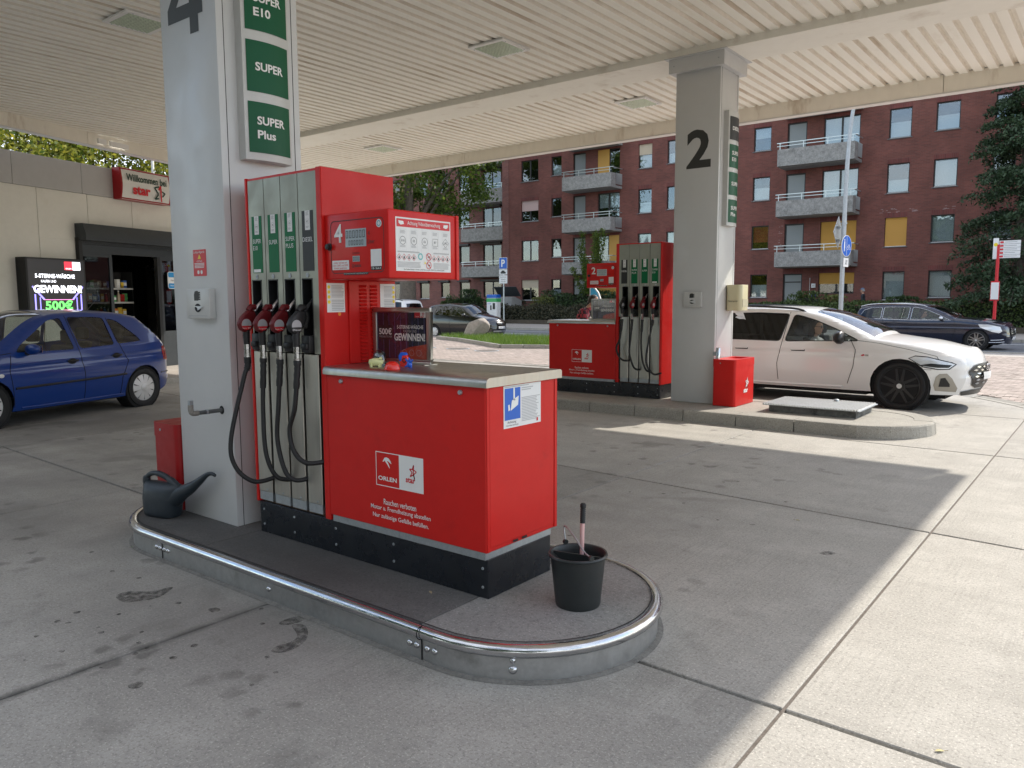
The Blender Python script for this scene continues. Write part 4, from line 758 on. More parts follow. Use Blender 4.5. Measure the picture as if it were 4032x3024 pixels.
# ---------------------------------------------------------------- poster frames and small things on the counters
M['poster'] = mat('dark blue poster print', (.022, .026, .05), .25, var=.5, vs=4, coat=.3)
def poster(label, loc, w, h, rz=0., lean=.0):
    t = thing('poster_frame', label, 'poster', loc, rz, 'framed posters standing on the pump counters')
    b = .028
    mb = MB(); mb.bx(-w/2, w/2, -.012, .012, 0, b).bx(-w/2, w/2, -.012, .012, h-b, h).bx(-w/2, -w/2+b, -.012, .012, b, h-b).bx(w/2-b, w/2, -.012, .012, b, h-b); fr = mb.build('frame', M['steel'], t, 35, .005, 2)
    MB().bx(-w/2+b, w/2-b, -.002, .01, b, h-b).build('print', M['poster'], t)
    o = Vector((0, -.002, 0)); s = w/.44
    text('5-STERNE-WÄSCHE', (.065*s, -.002, h*.66), X, Z, M['white'], t, w=.2*s, h=.025*s, bold=.015); text('KAUFEN UND', (.065*s, -.002, h*.58), X, Z, M['grey'], t, w=.1*s, h=.015*s); text('GEWINNEN!', (.06*s, -.002, h*.475), X, Z, M['white'], t, w=.235*s, h=.043*s, bold=.03)
    MB().sheet(rrect(-.185*s, -.07*s, h*.42, h*.68, .008*s), o, X, Z, .001).build('badge', M['dark'], t); text('500€', (-.1275*s, -.002, h*.57), X, Z, M['white'], t, w=.1*s, h=.038*s, bold=.02, off=.002); text('WASCHGUTSCHEIN', (-.1275*s, -.002, h*.475), X, Z, M['grey'], t, w=.1*s, h=.011*s, off=.002)
    MB().sheet([(-.015*s, b), (-.015*s, h*.22), (.06*s, h*.3), (.19*s, h*.36), (w/2-b, h*.36), (w/2-b, b)], o, X, Z, .001).build('red_swoosh', mat('orange red print', (.45, .05, .025), .3, var=.3, vs=8, coat=.3), t)
    mb = MB()
    for k in range(3): mb.sheet(ringl(.02*s+.055*s*k, h*.2, .018*s, .0015*s), o, X, Z, .002)
    mb.build('pictogram', M['grey'], t)
    mb = MB()
    for k in range(9): a = -.19*s+k*.045*s; mb.sheet(rect(a, a+.003*s, h*.1, h*.9), o, X, Z, .0007)
    mb.sheet([(-.04*s, h*.78), (-.036*s, h*.78), (-.002*s, h*.9), (-.008*s, h*.9)], o, X, Z, .001); mb.build('light_streak', mat('violet print', (.09, .09, .25), .4), t)
    MB().sheet([(-.16*s, b), (-.145*s, h*.25), (-.165*s, h*.4), (-.15*s, h*.72), (-.135*s, h*.78), (-.14*s, h*.86), (-.125*s, h*.89), (-.11*s, h*.86), (-.115*s, h*.78), (-.095*s, h*.72), (-.09*s, h*.4), (-.105*s, h*.25), (-.1*s, b)], o, X, Z, .0005).build('silhouette', M['dark'], t)
    MB().sheet(rect(.10*s, .143*s, h*.82, h*.92), o, X, Z, .001).build('emblem', M['redp'], t); MB().sheet(rect(.143*s, .185*s, h*.82, h*.92), o, X, Z, .001).build('emblem', M['whitep'], t)
    text('ORLEN', (.1215*s, -.002, h*.84), X, Z, M['white'], t, w=.03*s, h=.006*s, off=.002); star_logo(t, Vector((.16*s, -.002, h*.87)), X, Z, .055*s)
    MB().sheet(rect(-w/2+b, w/2-b, b, h-b), (0, -.0055, 0), X, Z, 0).build('acrylic_cover', M['film'], t)
    for x in (-w/2+.02, w/2-.02): MB().bx(x-.012, x+.012, -.05, .06, -.001, .003).build('foot', M['steel'], t)
    return t
poster('framed carwash poster standing among toys on the steel counter', (-3.29, 3.16, 1.2525), .445, .325, math.radians(3))
poster('framed carwash poster on the counter next to the fin shaped sign', (-6.31, 10.33, 1.2905), .445, .335)
ZT = 1.2525
t = thing('toy_animal', 'pale yellow plastic pig-like toy lying on the steel counter', 'toy', (-3.245, 2.915, ZT), math.radians(35))
mb = MB(); mb.lathe([(.001, -.042), (.016, -.036), (.023, -.012), (.023, .015), (.016, .033), (.009, .04), (.001, .041)], 12, (0, 0, .026), X); mb.build('body', M['tyel'], t, 60)
for x in (-.024, .02):
    for y in (-.012, .012): MB().cyl((x, y, 0), (x, y, .018), .008, .01, 8).build('leg', M['tyel'], t, 60)
for y in (-.012, .012): MB().lathe([(.008, 0), (.006, .008), (.001, .012)], 8, (.026, y, .043)).build('ear', M['tyel'], t, 60)
t = thing('toy_capsule', 'clear teal plastic capsule shell leaning behind the yellow toy', 'toy', (-3.30, 2.99, ZT), 0)
MB().lathe([(.040, 0), (.041, .012), (.040, .045), (.032, .07), (.018, .084), (.001, .089)], 20).build('dome', M['tcl'], t, 60); MB().lathe([(.041, .0), (.043, .004), (.041, .009)], 20).build('rim', M['tcl'], t, 60)
t = thing('toy_capsule_half', 'shiny red half capsule lying face down on the steel counter', 'toy', (-3.03, 2.835, ZT), 0)
MB().lathe([(.0405, 0), (.0425, .004), (.0405, .012), (.037, .026), (.028, .038), (.015, .0445), (.001, .046)], 24).build('dome', M['tred'], t, 60); MB().lathe([(.043, .003), (.0445, .006), (.043, .009)], 24).build('rim', M['tred'], t, 60)
t = thing('toy_block', 'small red and blue plastic toy with a round hole, by the poster', 'toy', (-3.13, 3.02, ZT), math.radians(20))
pr_ = [(-.022, 0), (.022, 0), (.024, .05), (.016, .066), (-.012, .07), (-.024, .056)]
MB().prism(pr_, (0, 0, 0), X, Z, -.013, .013).build('body', M['tred'], t, 35, .003, 2); MB().prism([(-.026, .03), (-.012, .03), (-.006, .06), (.02, .064), (.012, .078), (-.016, .08), (-.03, .06)], (0, 0, 0), X, Z, -.0135, .0145).build('arm', M['tblu'], t, 35, .003, 2)
MB().sheet(ringl(.006, .035, .013, .005), (0, -.013, 0), X, Z, .0015).build('ring', M['dark'], t)
t = thing('toy_figure', 'small blue plastic toy figure with spread limbs on the counter', 'toy', (-3.055, 2.985, ZT), math.radians(-10))
mb = MB().lathe([(.001, 0), (.014, .004), (.017, .018), (.012, .032), (.001, .038)], 10); mb.build('body', M['tblu'], t, 60)
for a, b in (((-.01, 0, .03), (-.026, -.006, .046)), ((.01, 0, .03), (.026, .004, .044)), ((-.01, 0, .012), (-.028, -.01, .004)), ((.01, 0, .012), (.03, -.008, .005)), ((0, 0, .034), (.004, -.004, .055))): MB().tube([a, b], [.007, .0045], 8).build('limb', M['tblu'], t, 60)
t = thing('paper_scrap', 'crumpled white paper scrap on the counter of pump 2', 'litter', (-6.62, 10.45, 1.2905), 0)
r_ = random.Random(4); mb = MB().lathe([(.001, .001), (.03, .004), (.04, .02), (.03, .04), (.012, .05), (.001, .048)], 9); mb.v = [(x+r_.uniform(-.008, .008), y+r_.uniform(-.008, .008), max(0, z+r_.uniform(-.006, .006))) for x, y, z in mb.v]; mb.build('sheet', M['whitep'], t)
# ---------------------------------------------------------------- bucket with squeegee
BC = (-1.992, 3.042, .1615)
t = thing('bucket', 'charcoal plastic bucket on the rounded end of the steel edged island', 'bucket', BC, 0); t.scale = (1.07,)*3
MB().lathe([(.001, .012), (.094, .012), (.097, .002), (.099, .0), (.102, .01), (.104, .035), (.121, .205), (.123, .222), (.131, .224), (.134, .231), (.131, .238), (.123, .237), (.118, .228), (.114, .205), (.098, .02), (.001, .018)], 40).build('shell', M['bucket'], t, 40)
d = Vector((math.cos(math.radians(12)), math.sin(math.radians(12)), 0)); n_ = Vector((-d.y, d.x, 0))
cs = [Vector((0, -.02, .23))+d*q*.118-n_*(.0) for q in (-1, 1)]
P = [n_*-.035+d*.108*math.cos(a)+n_*.085*0+Vector((0, 0, .228)) for a in np.linspace(0, math.pi, 9)]
mb = MB(); arc = [Vector((.118*math.cos(a), .118*math.sin(a), .229)) for a in np.linspace(math.radians(192+6), math.radians(372-6), 18)]
mb.add([tuple(p) for p in arc]+[tuple(p-Z*.09*(1-abs(i/8.5-1))) for i, p in enumerate([arc[0].lerp(arc[-1], k/17) for k in range(18)])], [(i, i+1, i+19, i+18) for i in range(17)]); mb.build('strainer', M['bucket'], t, 40)
MB().ob((arc[0]+arc[-1])/2+Z*-.012, arc[-1]-arc[0], Z, .113, .016, .003).build('strainer_rim', M['bucket'], t)
a = math.radians(150); e1 = Vector((.128*math.cos(a), .128*math.sin(a), .24)); e2 = Vector((-e1.x, -e1.y, .24))
for e in (e1, e2): MB().lathe([(.012, -.006), (.012, .006)], 12, e+Z*.008, (e.x, e.y, 0), True).build('ear', M['bucket'], t, 40)
side_ = Vector((-e1.y, e1.x, 0)).normalized()*-1
hp = [e1+Z*.008, e1+Z*.04-side_*.01+(e1*.08), e1*.75+Z*.1-side_*.03, Vector((0, 0, .33))-side_*.05, e2*.5+Z*.115-side_*.045, e2*.85+Z*.04-side_*.01, e2+Z*.008]
hp = [Vector((p.x, p.y, p.z if k in (3,) else p.z)) for k, p in enumerate(hp)]
MB().tube(spline([e1+Z*.008, e1*1.12+Vector((0, 0, .045)), e1*.85+Vector((0, 0, .115)), e1*.3+Vector((0, 0, .30-.168*0-.24*.3+.0)), e2*.45+Vector((0, 0, .15)), e2*.9+Vector((0, 0, .035)), e2+Z*.008], 6), .0036, 8).build('handle', M['galv'], t, 60)
q = thing('squeegee', 'squeegee with red tube and ribbed black grip standing in the bucket', 'squeegee', BC, 0); q.scale = (1.1,)*3
b0, b1 = Vector((-.005, .03, .02)), Vector((-.01, .055, .43)); dv = (b1-b0).normalized()
MB().tube([b0, b0.lerp(b1, .83)], .0095, 12).build('shaft', mat('pink red tube', (.72, .45, .45), .35, .3), q, 60)
prof = []
for k in range(8): prof += [(.0125, .0085*k), (.0105, .0085*k+.0055)]
MB().lathe(prof+[(.0135, .07), (.0135, .082), (.009, .088), (.001, .088)], 14, b0.lerp(b1, .80), dv).build('grip', M['rubber'], q, 30)
MB().ob(b0+Z*.012, d, dv, .075, .016, .012).build('head', M['black'], q, 35, .004, 1); MB().ob(b0+n_*.018+Z*.012, d, dv, .075, .014, .006).build('sponge', M['grey'], q)
# ---------------------------------------------------------------- watering can
t = thing('watering_can', 'slate blue plastic watering can with thin curved spout beside pillar 4', 'watering can', (-5.085, 2.625, .1605), math.radians(12))
def sect(z): return .0
prof = [(-.150, .0), (-.154, .03), (-.15, .10), (-.152, .2), (-.146, .225)]
# body: superellipse rings growing upwards
rows = []
for z, hx, hy, cx in ((0, .115, .06, -.02), (.006, .135, .072, -.02), (.03, .145, .078, -.02), (.12, .155, .078, -.015), (.17, .16, .074, -.005), (.205, .165, .062, .0), (.225, .162, .04, .0), (.235, .15, .02, .0)):
    rows.append([(cx+hx*math.copysign(abs(math.cos(a))**.6, math.cos(a)), hy*math.copysign(abs(math.sin(a))**.7, math.sin(a)), z) for a in np.linspace(0, 2*math.pi, 33)[:-1]])
mb = MB().grid(rows, True); mb.f.append(tuple(range(31, -1, -1))); mb.m.append(0); mb.f.append(tuple(len(mb.v)-32+i for i in range(32))); mb.m.append(0)
mb.build('body', M['can'], t, 50)
MB().tube(spline([(-.15, 0, .17), (-.165, 0, .235), (-.13, 0, .275), (-.06, 0, .29), (.03, 0, .272), (.11, 0, .23), (.15, 0, .2)], 6), [.03]*4+[.025]*5+[.017]*10+[.02]*8+[.026]*10, 14).build('handle', M['can'], t, 60)
sp_ = spline([(.08, 0, .12), (.16, 0, .17), (.25, 0, .215), (.33, 0, .265), (.40, 0, .315), (.45, 0, .335), (.49, 0, .325)], 6); rs_ = np.interp(np.linspace(0, 1, len(sp_)), [0, .2, .45, .7, 1], [.07, .05, .03, .016, .0095]).tolist()
MB().tube(sp_, rs_, 16).build('spout', M['can'], t, 60)
# ---------------------------------------------------------------- waste bins
def bin_(label, x0, x1, y0, y1, z0, z1, logo=False):
    t = thing('waste_bin', label, 'bin', ((x0+x1)/2, (y0+y1)/2, z0), 0, 'red sheet metal bins on the islands'); w, d, h = (x1-x0)/2, (y1-y0)/2, z1-z0
    MB().prism(rrect(-w+.004, w-.004, -d+.004, d-.004, .04), (0, 0, 0), X, Y, .002, h-.09).build('body', M['reddk'] if not logo else M['red'], t, 40)
    hole = rrect(-w*.55, w*.62, -d*.05, d*.78, .02)
    lid = MB(); out = rrect(-w, w, -d, d, .042); m = len(out)
    lid.sheet([out, hole], (0, 0, h), X, Y, 0); lid.add([(a, b, zz) for zz in (h-.1, h) for a, b in out], [(i, (i+1) % m, (i+1) % m+m, i+m) for i in range(m)]); lid.add([(a, b, zz) for zz in (h-.06, h) for a, b in hole], [((i+1) % len(hole), i, i+len(hole), (i+1) % len(hole)+len(hole)) for i in range(len(hole))])
    lid.build('lid', M['red'] if logo else M['reddk'], t, 40); MB().prism(rrect(-w+.02, w-.02, -d+.02, d-.02, .03), (0, 0, 0), X, Y, h-.2, h-.12).build('liner', M['dark'], t)
    MB().lathe([(.010, 0), (.009, .003), (.001, .004)], 10, (-w*.3, -d, h-.05), -Y).build('lock', M['galv'], t)
    if logo:
        g_ = bpy.data.objects.new('star_logo', None); COL.objects.link(g_); g_.parent = t
        star_logo(t, Vector((w, .04, h*.42)), Y, Z, .36, M['white'], M['white'])
    return t
bin_('dark red waste bin wedged behind pillar 4 and the watering can', -5.44, -5.11, 2.745, 3.40, .16, .765)
b2 = bin_('bright red waste bin with white star lettering at pillar 2', -4.44, -4.105, 10.12, 10.83, .15, .79, True)
for c in list(b2.children):
    if c.type == 'EMPTY': bpy.data.objects.remove(c)
t = thing('ash_tube', 'short polished metal ash tube fixed to pillar 2 above the bin', 'ashtray', (-4.40, 10.22, .79), 0)
MB().lathe([(.03, 0), (.03, .15), (.026, .155), (.024, .15), (.024, .02), (.001, .02)], 18).build('tube', M['chrome'], t, 40); MB().bx(-.075, -.028, -.01, .01, .04, .1).build('bracket', M['galv'], t)
# ---------------------------------------------------------------- things fixed to the pillars
def glove_box(label, x0, x1, z0, z1, y, torn):
    t = thing('glove_dispenser', label, 'dispenser', ((x0+x1)/2, y, z0), 0, 'grey glove dispensers on the pillars'); w, h = (x1-x0)/2, z1-z0
    MB().bx(-w, w, -.045, 0, 0, h).build('case', M['greylt'], t, 35, .005, 2)
    o = Vector((-.01, -.045, h*.76)); mb = MB(); mb.sheet([(-.03, -.03), (.02, -.03), (.028, -.015), (.03, .02), (.014, .034), (-.02, .03), (-.03, .01)], o, X, Z, .001)
    for k in range(4): mb.sheet(rect(.02, .045, -.026+.014*k, -.016+.014*k), o, X, Z, .0015)
    mb.build('hand_pictogram', M['ink'], t); MB().sheet(disc(0, 0, .038, 20, .028), (0, -.045, h*.36), X, Z, .001).build('slot', M['dark'], t)
    rr_ = random.Random(x0); mb = MB(); P = [(rr_.uniform(-.05, .07), rr_.uniform(-.06, -.045), h*.36+rr_.uniform(-.03, .035)) for _ in range(9)]; mb.add(P, [(0, 1, 2), (2, 3, 4), (4, 5, 6), (6, 7, 8), (1, 3, 5), (0, 4, 8)]); mb.build('glove_film', M['tissue'], t)
    mb = MB(); bars(mb, -w*.8, w*.8, h*.08, h*.12, 1, Vector((0, -.045, 0)), X, Z, .001, 0); mb.build('fine_print', M['grey'], t)
glove_box('grey glove dispenser on pillar 4, above the pipe stub', -4.86, -4.585, 1.505, 1.697, 2.774, True)
glove_box('grey glove dispenser on pillar 2, below the numeral', -4.93, -4.665, 1.50, 1.71, 10.249, True)
t = thing('warning_sticker', 'small red air gauge warning sticker on pillar 4', 'sticker', (-4.752, 2.774, 1.78), 0)
MB().bx(-.076, .076, -.0015, 0, 0, .17).build('plate', M['redp'], t); text('Luftprüfgerät', (0, -.0015, .152), X, Z, M['white'], t, w=.13, h=.02); text('ACHTUNG!', (0, -.0015, .095), X, Z, M['white'], t, w=.065, h=.012)
MB().sheet([(-.02, .11), (.02, .11), (0, .14)], (0, -.0015, 0), X, Z, .001).build('pictogram', M['yellow'], t); mb = MB(); bars(mb, -.06, .06, .05, .085, 4, Vector((0, -.0015, 0)), X, Z, .001, .1); mb.sheet(disc(-.018, .025, .013), (0, -.0015, 0), X, Z, .001); mb.sheet(disc(.02, .025, .013), (0, -.0015, 0), X, Z, .001); mb.build('fine_print', M['whitep'], t)
t = thing('pipe_stub', 'capped grey pipe stub poking out of pillar 4', 'pipe', (-4.573, 2.774, .915), 0)
MB().tube([(0, 0, 0), (-.0, -.15, 0), (-.0, -.175, .004)], .0135, 12).build('pipe', mat('grey pipe', (.12, .13, .13), .5, .3), t, 60); MB().lathe([(.028, 0), (.001, .001)], 18, (0, 0, 0), -Y).build('hole', M['dark'], t)
MB().tube(spline([(0, -.165, 0), (0, -.20, .002), (0, -.212, .02), (0, -.212, .055)], 4), [.017]*13, 12).build('elbow', mat('hemp wrapped joint', (.3, .28, .25), .8, var=.5, vs=60), t, 60); MB().ob((0, -.212, .07), X, Z, .012, .014, .012).build('cap', M['galv'], t); MB().lathe([(.0165, 0), (.0165, .012)], 12, (0, -.1, 0), -Y, True).build('collar', M['galv'], t)
t = thing('towel_dispenser', 'ivory paper towel dispenser hanging on pillar 2', 'dispenser', (-4.468, 10.72, 1.45), 0)
MB().prism(rrect(0, .235, -.15, .15, .07), (0, 0, 0), X, Y, 0, .36).build('case', M['ivory'], t, 40, .035, 4)
MB().bx(.2355, .238, -.1, .1, .05, .16).build('window', mat('smoky ivory', (.5, .46, .32), .4), t); text('Papierspender', (.12, -.151, .13), X, Z, M['ink'], t, w=.14, h=.026); mb = MB()
mb.grid([[(.1+.012*k*(k % 2), -.02+.002*k, -.024*k) for k in range(6)], [(.15+.012*k*(k % 2), .02+.004*k, -.024*k) for k in range(6)], [(.18+.01*k, .05, -.026*k) for k in range(6)]]); mb.build('towel', M['whitep'], t)
# ---------------------------------------------------------------- ribbed service cover on island 2
t = thing('service_hatch', 'ribbed metal hatch lid on a low concrete box, on the stone kerbed island', 'hatch', (-3.07, 10.43, .147), 0)
MB().bx(-.54, .54, -.37, .40, 0, .085).build('box', mat('stained concrete box', (.2, .195, .18), .9, var=.4, vs=6, dirt=((.05, .05, .045), 5., .5, .8)), t)
MB().bx(-.6, .6, -.44, .44, .088, .098).build('lid', M['galv'], t)
mb = MB(); x = -.59
while x < .59: mb.ob((x, 0, .104), Vector((.6, 1, 0)), Z, .505, .007, .007) if False else mb.bx(x-.008, x+.008, -.445, .44, .098, .112); x += .034
mb.build('rib', mat('lid rib', (.5, .5, .49), .5, .8, var=.15, vs=10), t); MB().lathe([(.035, 0), (.03, .02), (.015, .028), (.001, .03)], 14, (.12, .3, .112)).build('knob', M['galv'], t)
# ---------------------------------------------------------------- cars (x forward, y left, origin on the ground under the rear axle)
class Car:
    def __init__(s, name, label, loc, heading, sp):
        s.T = thing(name, label, 'car', loc, heading); s.sp = sp
        raw = [(x, 0, z) for x, z in sp['top']]; s.top = []
        sharp = set(sp.get('sharp', ()))
        # smooth runs between sharp points
        run = []
        idx = [0]+sorted(sharp)+[len(raw)-1]; s.seg = []
        for a, b in zip(idx, idx[1:]):
            q = spline(raw[a:b+1], 5)
            s.top += [(p.x, p.z) for p in q[:-1]]
        s.top.append(sp['top'][-1])
        s.xF, s.xR = max(p[0] for p in s.top), min(p[0] for p in s.top)
        s.Wm = sp['W']
        xs = sorted(s.top); 
    def ztop(s, x):
        z = 0
        for (a, za), (b, zb) in zip(s.top, s.top[1:]):
            if min(a, b) <= x <= max(a, b) and abs(a-b) > 1e-6: z = max(z, za+(zb-za)*(x-a)/(b-a))
        return z or .6
    def zb(s, x):
        b = s.sp['belt']; return float(np.interp(x, [p[0] for p in b], [p[1] for p in b]))
    def W(s, x, z):
        sp = s.sp; w = s.Wm
        t = max(0, (x-(s.xF-sp.get('lf', 1.0)))/sp.get('lf', 1.0)); w -= sp.get('kf', .28)*min(t, 1.05)**2.6
        t = max(0, ((s.xR+sp.get('lr', .9))-x)/sp.get('lr', .9)); w -= sp.get('kr', .16)*min(t, 1.05)**2.6
        zb = s.zb(x); zm = sp.get('zm', .62)
        if z < zm: w -= .10*((zm-z)/.5)**2
        elif z < zb: w -= .035*((z-zm)/max(.1, zb-zm))**2
        else: w -= .035+sp.get('tum', .42)*(z-zb)
        cl = sp.get('crease')
        if cl: w -= .012*math.exp(-((z-(cl[0]+cl[1]*x)+.04)/.035)**2)
        d = s.ztop(x)-z; r = sp.get('r', .07)
        if d < r: w -= r*.75*(1-math.sqrt(max(0, 1-(1-max(d, 0)/r)**2)))
        return max(w, .05)
    def side(s, loops, off, name, m, parent=None, sides=(1, -1), dx=.07, dz=.06, smooth=50):
        if not isinstance(loops[0][0], (list, tuple)): loops = [loops]
        L = [[Vector((a, b, 0)) for a, b in l] for l in loops]; fl = [p for l in L for p in l]
        me = bpy.data.meshes.new('tmp'); me.from_pydata([(p.x, 0, p.y) for p in fl], [], [tuple(t) for t in tessellate_polygon(L)])
        bm = bmesh.new(); bm.from_mesh(me); bpy.data.meshes.remove(me)
        x0, x1, z0, z1 = min(p.x for p in fl), max(p.x for p in fl), min(p.y for p in fl), max(p.y for p in fl)
        for x in np.arange(math.ceil(x0/dx)*dx, x1, dx): bmesh.ops.bisect_plane(bm, geom=bm.verts[:]+bm.edges[:]+bm.faces[:], plane_co=(x+.0007, 0, 0), plane_no=(1, 0, 0))
        for z in np.arange(math.ceil(z0/dz)*dz, z1, dz): bmesh.ops.bisect_plane(bm, geom=bm.verts[:]+bm.edges[:]+bm.faces[:], plane_co=(0, 0, z+.0007), plane_no=(0, 0, 1))
        bmesh.ops.recalc_face_normals(bm, faces=bm.faces)
        V0 = [(v.co.x, v.co.z) for v in bm.verts]; bm.verts.index_update(); F0 = [[v.index for v in f.verts] for f in bm.faces]; bm.free()
        ws = [s.W(x, z)+off for x, z in V0]; obs = []; mb = MB()
        for sd in sides:
            vs = [(x, sd*w, z) for (x, z), w in zip(V0, ws)]; fs = []
            for f in F0:
                a, b, c = (Vector((V0[i][0], V0[i][1], 0)) for i in f[:3]); cw = (b-a).cross(c-a).z   # xz: normal of +y is z x x
                fs.append(f if (cw < 0) == (sd > 0) else f[::-1])
            if name == 'body': mb.add(vs, fs)
            else: obs.append(MB().add(vs, fs).build(name, m, parent or s.T, smooth))
        return mb if name == 'body' else obs
    def wrap(s, i0, i1, y0f=-1., y1f=1., off=0., ny=10):
        rows = []; P = s.top; n = len(P); sp = s.sp
        for i in range(i0, i1+1):
            a, b = P[max(i-1, 0)], P[min(i+1, n-1)]; t = Vector((b[0]-a[0], 0, b[1]-a[1])).normalized(); nn = Vector((t.z, 0, -t.x))   # outwards: tops run front to rear
            if nn.dot(Vector((P[i][0]-(s.xF+s.xR)/2, 0, P[i][1]-.6))) < 0: nn = -nn
            amt = .03+.2*min(.55, max(0, nn.x))+.05*max(0, -nn.x)**1.5; w = s.W(P[i][0], P[i][1]); row = []
            for k in range(ny+1):
                f = y0f+(y1f-y0f)*k/ny; row.append(Vector((P[i][0], f*w, P[i][1]))+nn*(amt*(1-f*f)+off))
            if ny > 3 and y0f == -1 and y1f == 1 and off == 0:
                row = [Vector((P[i][0], -(w-.004), P[i][1]))-nn*.035]+row+[Vector((P[i][0], w-.004, P[i][1]))-nn*.035]
            elif ny == 1:
                e = Vector((P[i][0], (w-.004)*(1 if y1f == 1 else -1), P[i][1]))-nn*.035; row = row+[e] if y1f == 1 else [e]+row
            rows.append(row)
        return MB().grid(rows)
    def build(s):
        sp = s.sp; T = s.T; P = s.top
        zs = sp.get('sill', .22); R = sp['R']; ra = R+.055; wb = sp['wb']
        bot = []
        def arch(xc, rev):
            a0 = math.asin(max(-1, min(1, (zs-R)/ra))); out = []
            for k in range(15):
                a = a0+(math.pi-2*a0)*k/14; out.append((xc+ra*math.cos(math.pi-a), R+ra*math.sin(math.pi-a)*1.0))
            return out
        bot = arch(0, 0)+arch(wb, 0)          # from the rear (P[-1]) forwards
        outline = list(P)+bot
        wins = [spl2(w) if len(w) > 2 else w for w in sp['wins']]
        mb = s.side([outline]+wins, 0, 'body', None)
        n = len(P); gl = sp['glass_seg']          # index ranges in smoothed top: windscreen, rear window
        def idx(x, lo, hi): return min(range(lo, hi), key=lambda i: abs(P[i][0]-x))
        half = max(range(n), key=lambda i: P[i][1])
        ws = (idx(sp['ws'][0], 0, half), idx(sp['ws'][1], 0, half)); rw = (idx(sp['rw'][0], half, n-1), idx(sp['rw'][1], half, n-1))
        for i0, i1, a, b in ((0, ws[0], -1, 1), (ws[1], rw[0], -1, 1), (rw[1], n-1, -1, 1), (ws[0], ws[1], -1, -.9), (ws[0], ws[1], .9, 1), (rw[0], rw[1], -1, -.86), (rw[0], rw[1], .86, 1)):
            g = s.wrap(i0, i1, a, b, 0, 10 if b-a > 1 else 1); mb.add(g.v, [f[::-1] for f in g.f])
        bd = mb.build('body', sp['paint'], T, 42, merge=True)
        g = s.wrap(ws[0], ws[1], -.9, .9, -.004); g.build('windscreen', M['cglassl'], T, 60); g = s.wrap(rw[0], rw[1], -.86, .86, -.004); g.build('rear_window', M['cglassd'], T, 60)
        for i, w in enumerate(wins):
            o = s.side([w], -.008, 'side_window', sp.get('winmat', [M['cglass']]*9)[i])
        if sp.get('winframe'):
            for w in wins:
                for sd in (1, -1): MB().tube([(x, sd*(s.W(x, z)+.002), z) for x, z in w], .008, 6, closed=True).build('window_seal', sp['winframe'], bd, 60)
        # underbody and cabin
        fb = s.xF-.25; rb = s.xR+.2
        MB().bx(rb, fb, -s.Wm+.32, s.Wm-.32, .17, .5).build('underbody', M['seam'], T)
        MB().bx(R+.12, wb-R-.12, -s.Wm+.1, s.Wm-.1, .18, .36).build('floor_pan', M['seam'], T); MB().bx(wb-R-.2, wb-R+.35, -s.Wm+.16, s.Wm-.16, .5, s.zb(wb-.5)-.05).build('dashboard', M['trimb'], T, 35, .04, 2)
        for sd in (1, -1):
            for xc in (0, wb): MB().tube([(xc, sd*(s.Wm-.3), R), (xc, sd*(s.Wm-.06), R)], R+.04, 20).build('wheel_well', M['seam'], T)
        for x in sp.get('seats', (wb*.52, wb*.18)):
            for y in (-.36, .36):
                st = MB(); st.prism([(x-.16, .42), (x+.3, .40), (x+.3, .5), (x-.06, .55), (x-.25, 1.0), (x-.36, 1.0), (x-.2, .45)], (0, y, 0), X, Z, -.23, .23); so_ = st.build('seat', M['seat'], T, 40, .05, 2)
                MB().bx(x-.4, x-.31, y-.12, y+.12, 1.03, 1.21).build('headrest', M['seat'], so_, 40, .035, 2)
        # wheels
        for xc in (0, wb):
            for sd in (1, -1): s.wheel(xc, sd)
    def wheel(s, xc, sd):
        sp = s.sp; R = sp['R']; w = sp.get('tw', .1); yo = sd*(s.Wm-.035); o = Vector((xc, yo, R)); ax = Y*sd; rim = sp['rim']
        q_f = sp.get('rimf', .665); ty = MB().lathe([(R*q_f*.97, -.19), (R*.9, -.2), (R, -.17), (R, -.03), (R*.97, -.008), (R*(q_f+.97)/2, .0), (R*(q_f+.03), -.006), (R*q_f, -.016)], 40, o, ax).build('wheel', M['tyre'], s.T, 40)
        style = sp['wstyle']; rr_ = R*sp.get('rimf', .665)
        MB().lathe([(rr_, -.016), (rr_*.97, -.012), (rr_*.93, -.03), (rr_*.92, -.15)], 40, o, ax).build('rim', rim, ty, 40)
        e1, e2 = X, Z
        if style == 'cap':
            mb = MB(); n = sp.get('spk', 9); mb.lathe([(rr_*.93, -.03), (rr_*.3, -.03)], 36, o, ax); MB2 = mb.build('cap_back', M['trimb'], ty)
            for k in range(n):
                a = 2*math.pi*k/n; d = e1*math.cos(a)+e2*math.sin(a); q = -e1*math.sin(a)+e2*math.cos(a); wd = rr_*.98*math.pi/n*.82
                mb = MB(); mb.prism([(rr_*.28, -wd*.35), (rr_*.9, -wd), (rr_*.98, -wd*.9), (rr_*.98, wd*.9), (rr_*.9, wd), (rr_*.28, wd*.35)], o, d, q*1.0, -.03 if d.cross(q).dot(ax) > 0 else .006, .006 if d.cross(q).dot(ax) > 0 else -.03) if False else None
                c = [(rr_*.26, -wd*.42), (rr_*.9, -wd*.95), (rr_*.975, -wd*.6), (rr_*.975, wd*.6), (rr_*.9, wd*.95), (rr_*.26, wd*.42)]
                vs = [o+d*a_+q*b_+ax*(.002-.02*((a_/rr_)**2)) for a_, b_ in c]+[o+d*a_+q*b_-ax*.04 for a_, b_ in c]
                MB().add(vs, [tuple(range(6)), tuple(range(11, 5, -1))]+[(i, (i+1) % 6, (i+1) % 6+6, i+6) for i in range(6)]).build('spoke', rim, ty)
            MB().lathe([(rr_*.31, -.03), (rr_*.31, .004), (rr_*.2, .012), (rr_*.001, .014)], 24, o, ax).build('hub', rim, ty, 40)
        else:
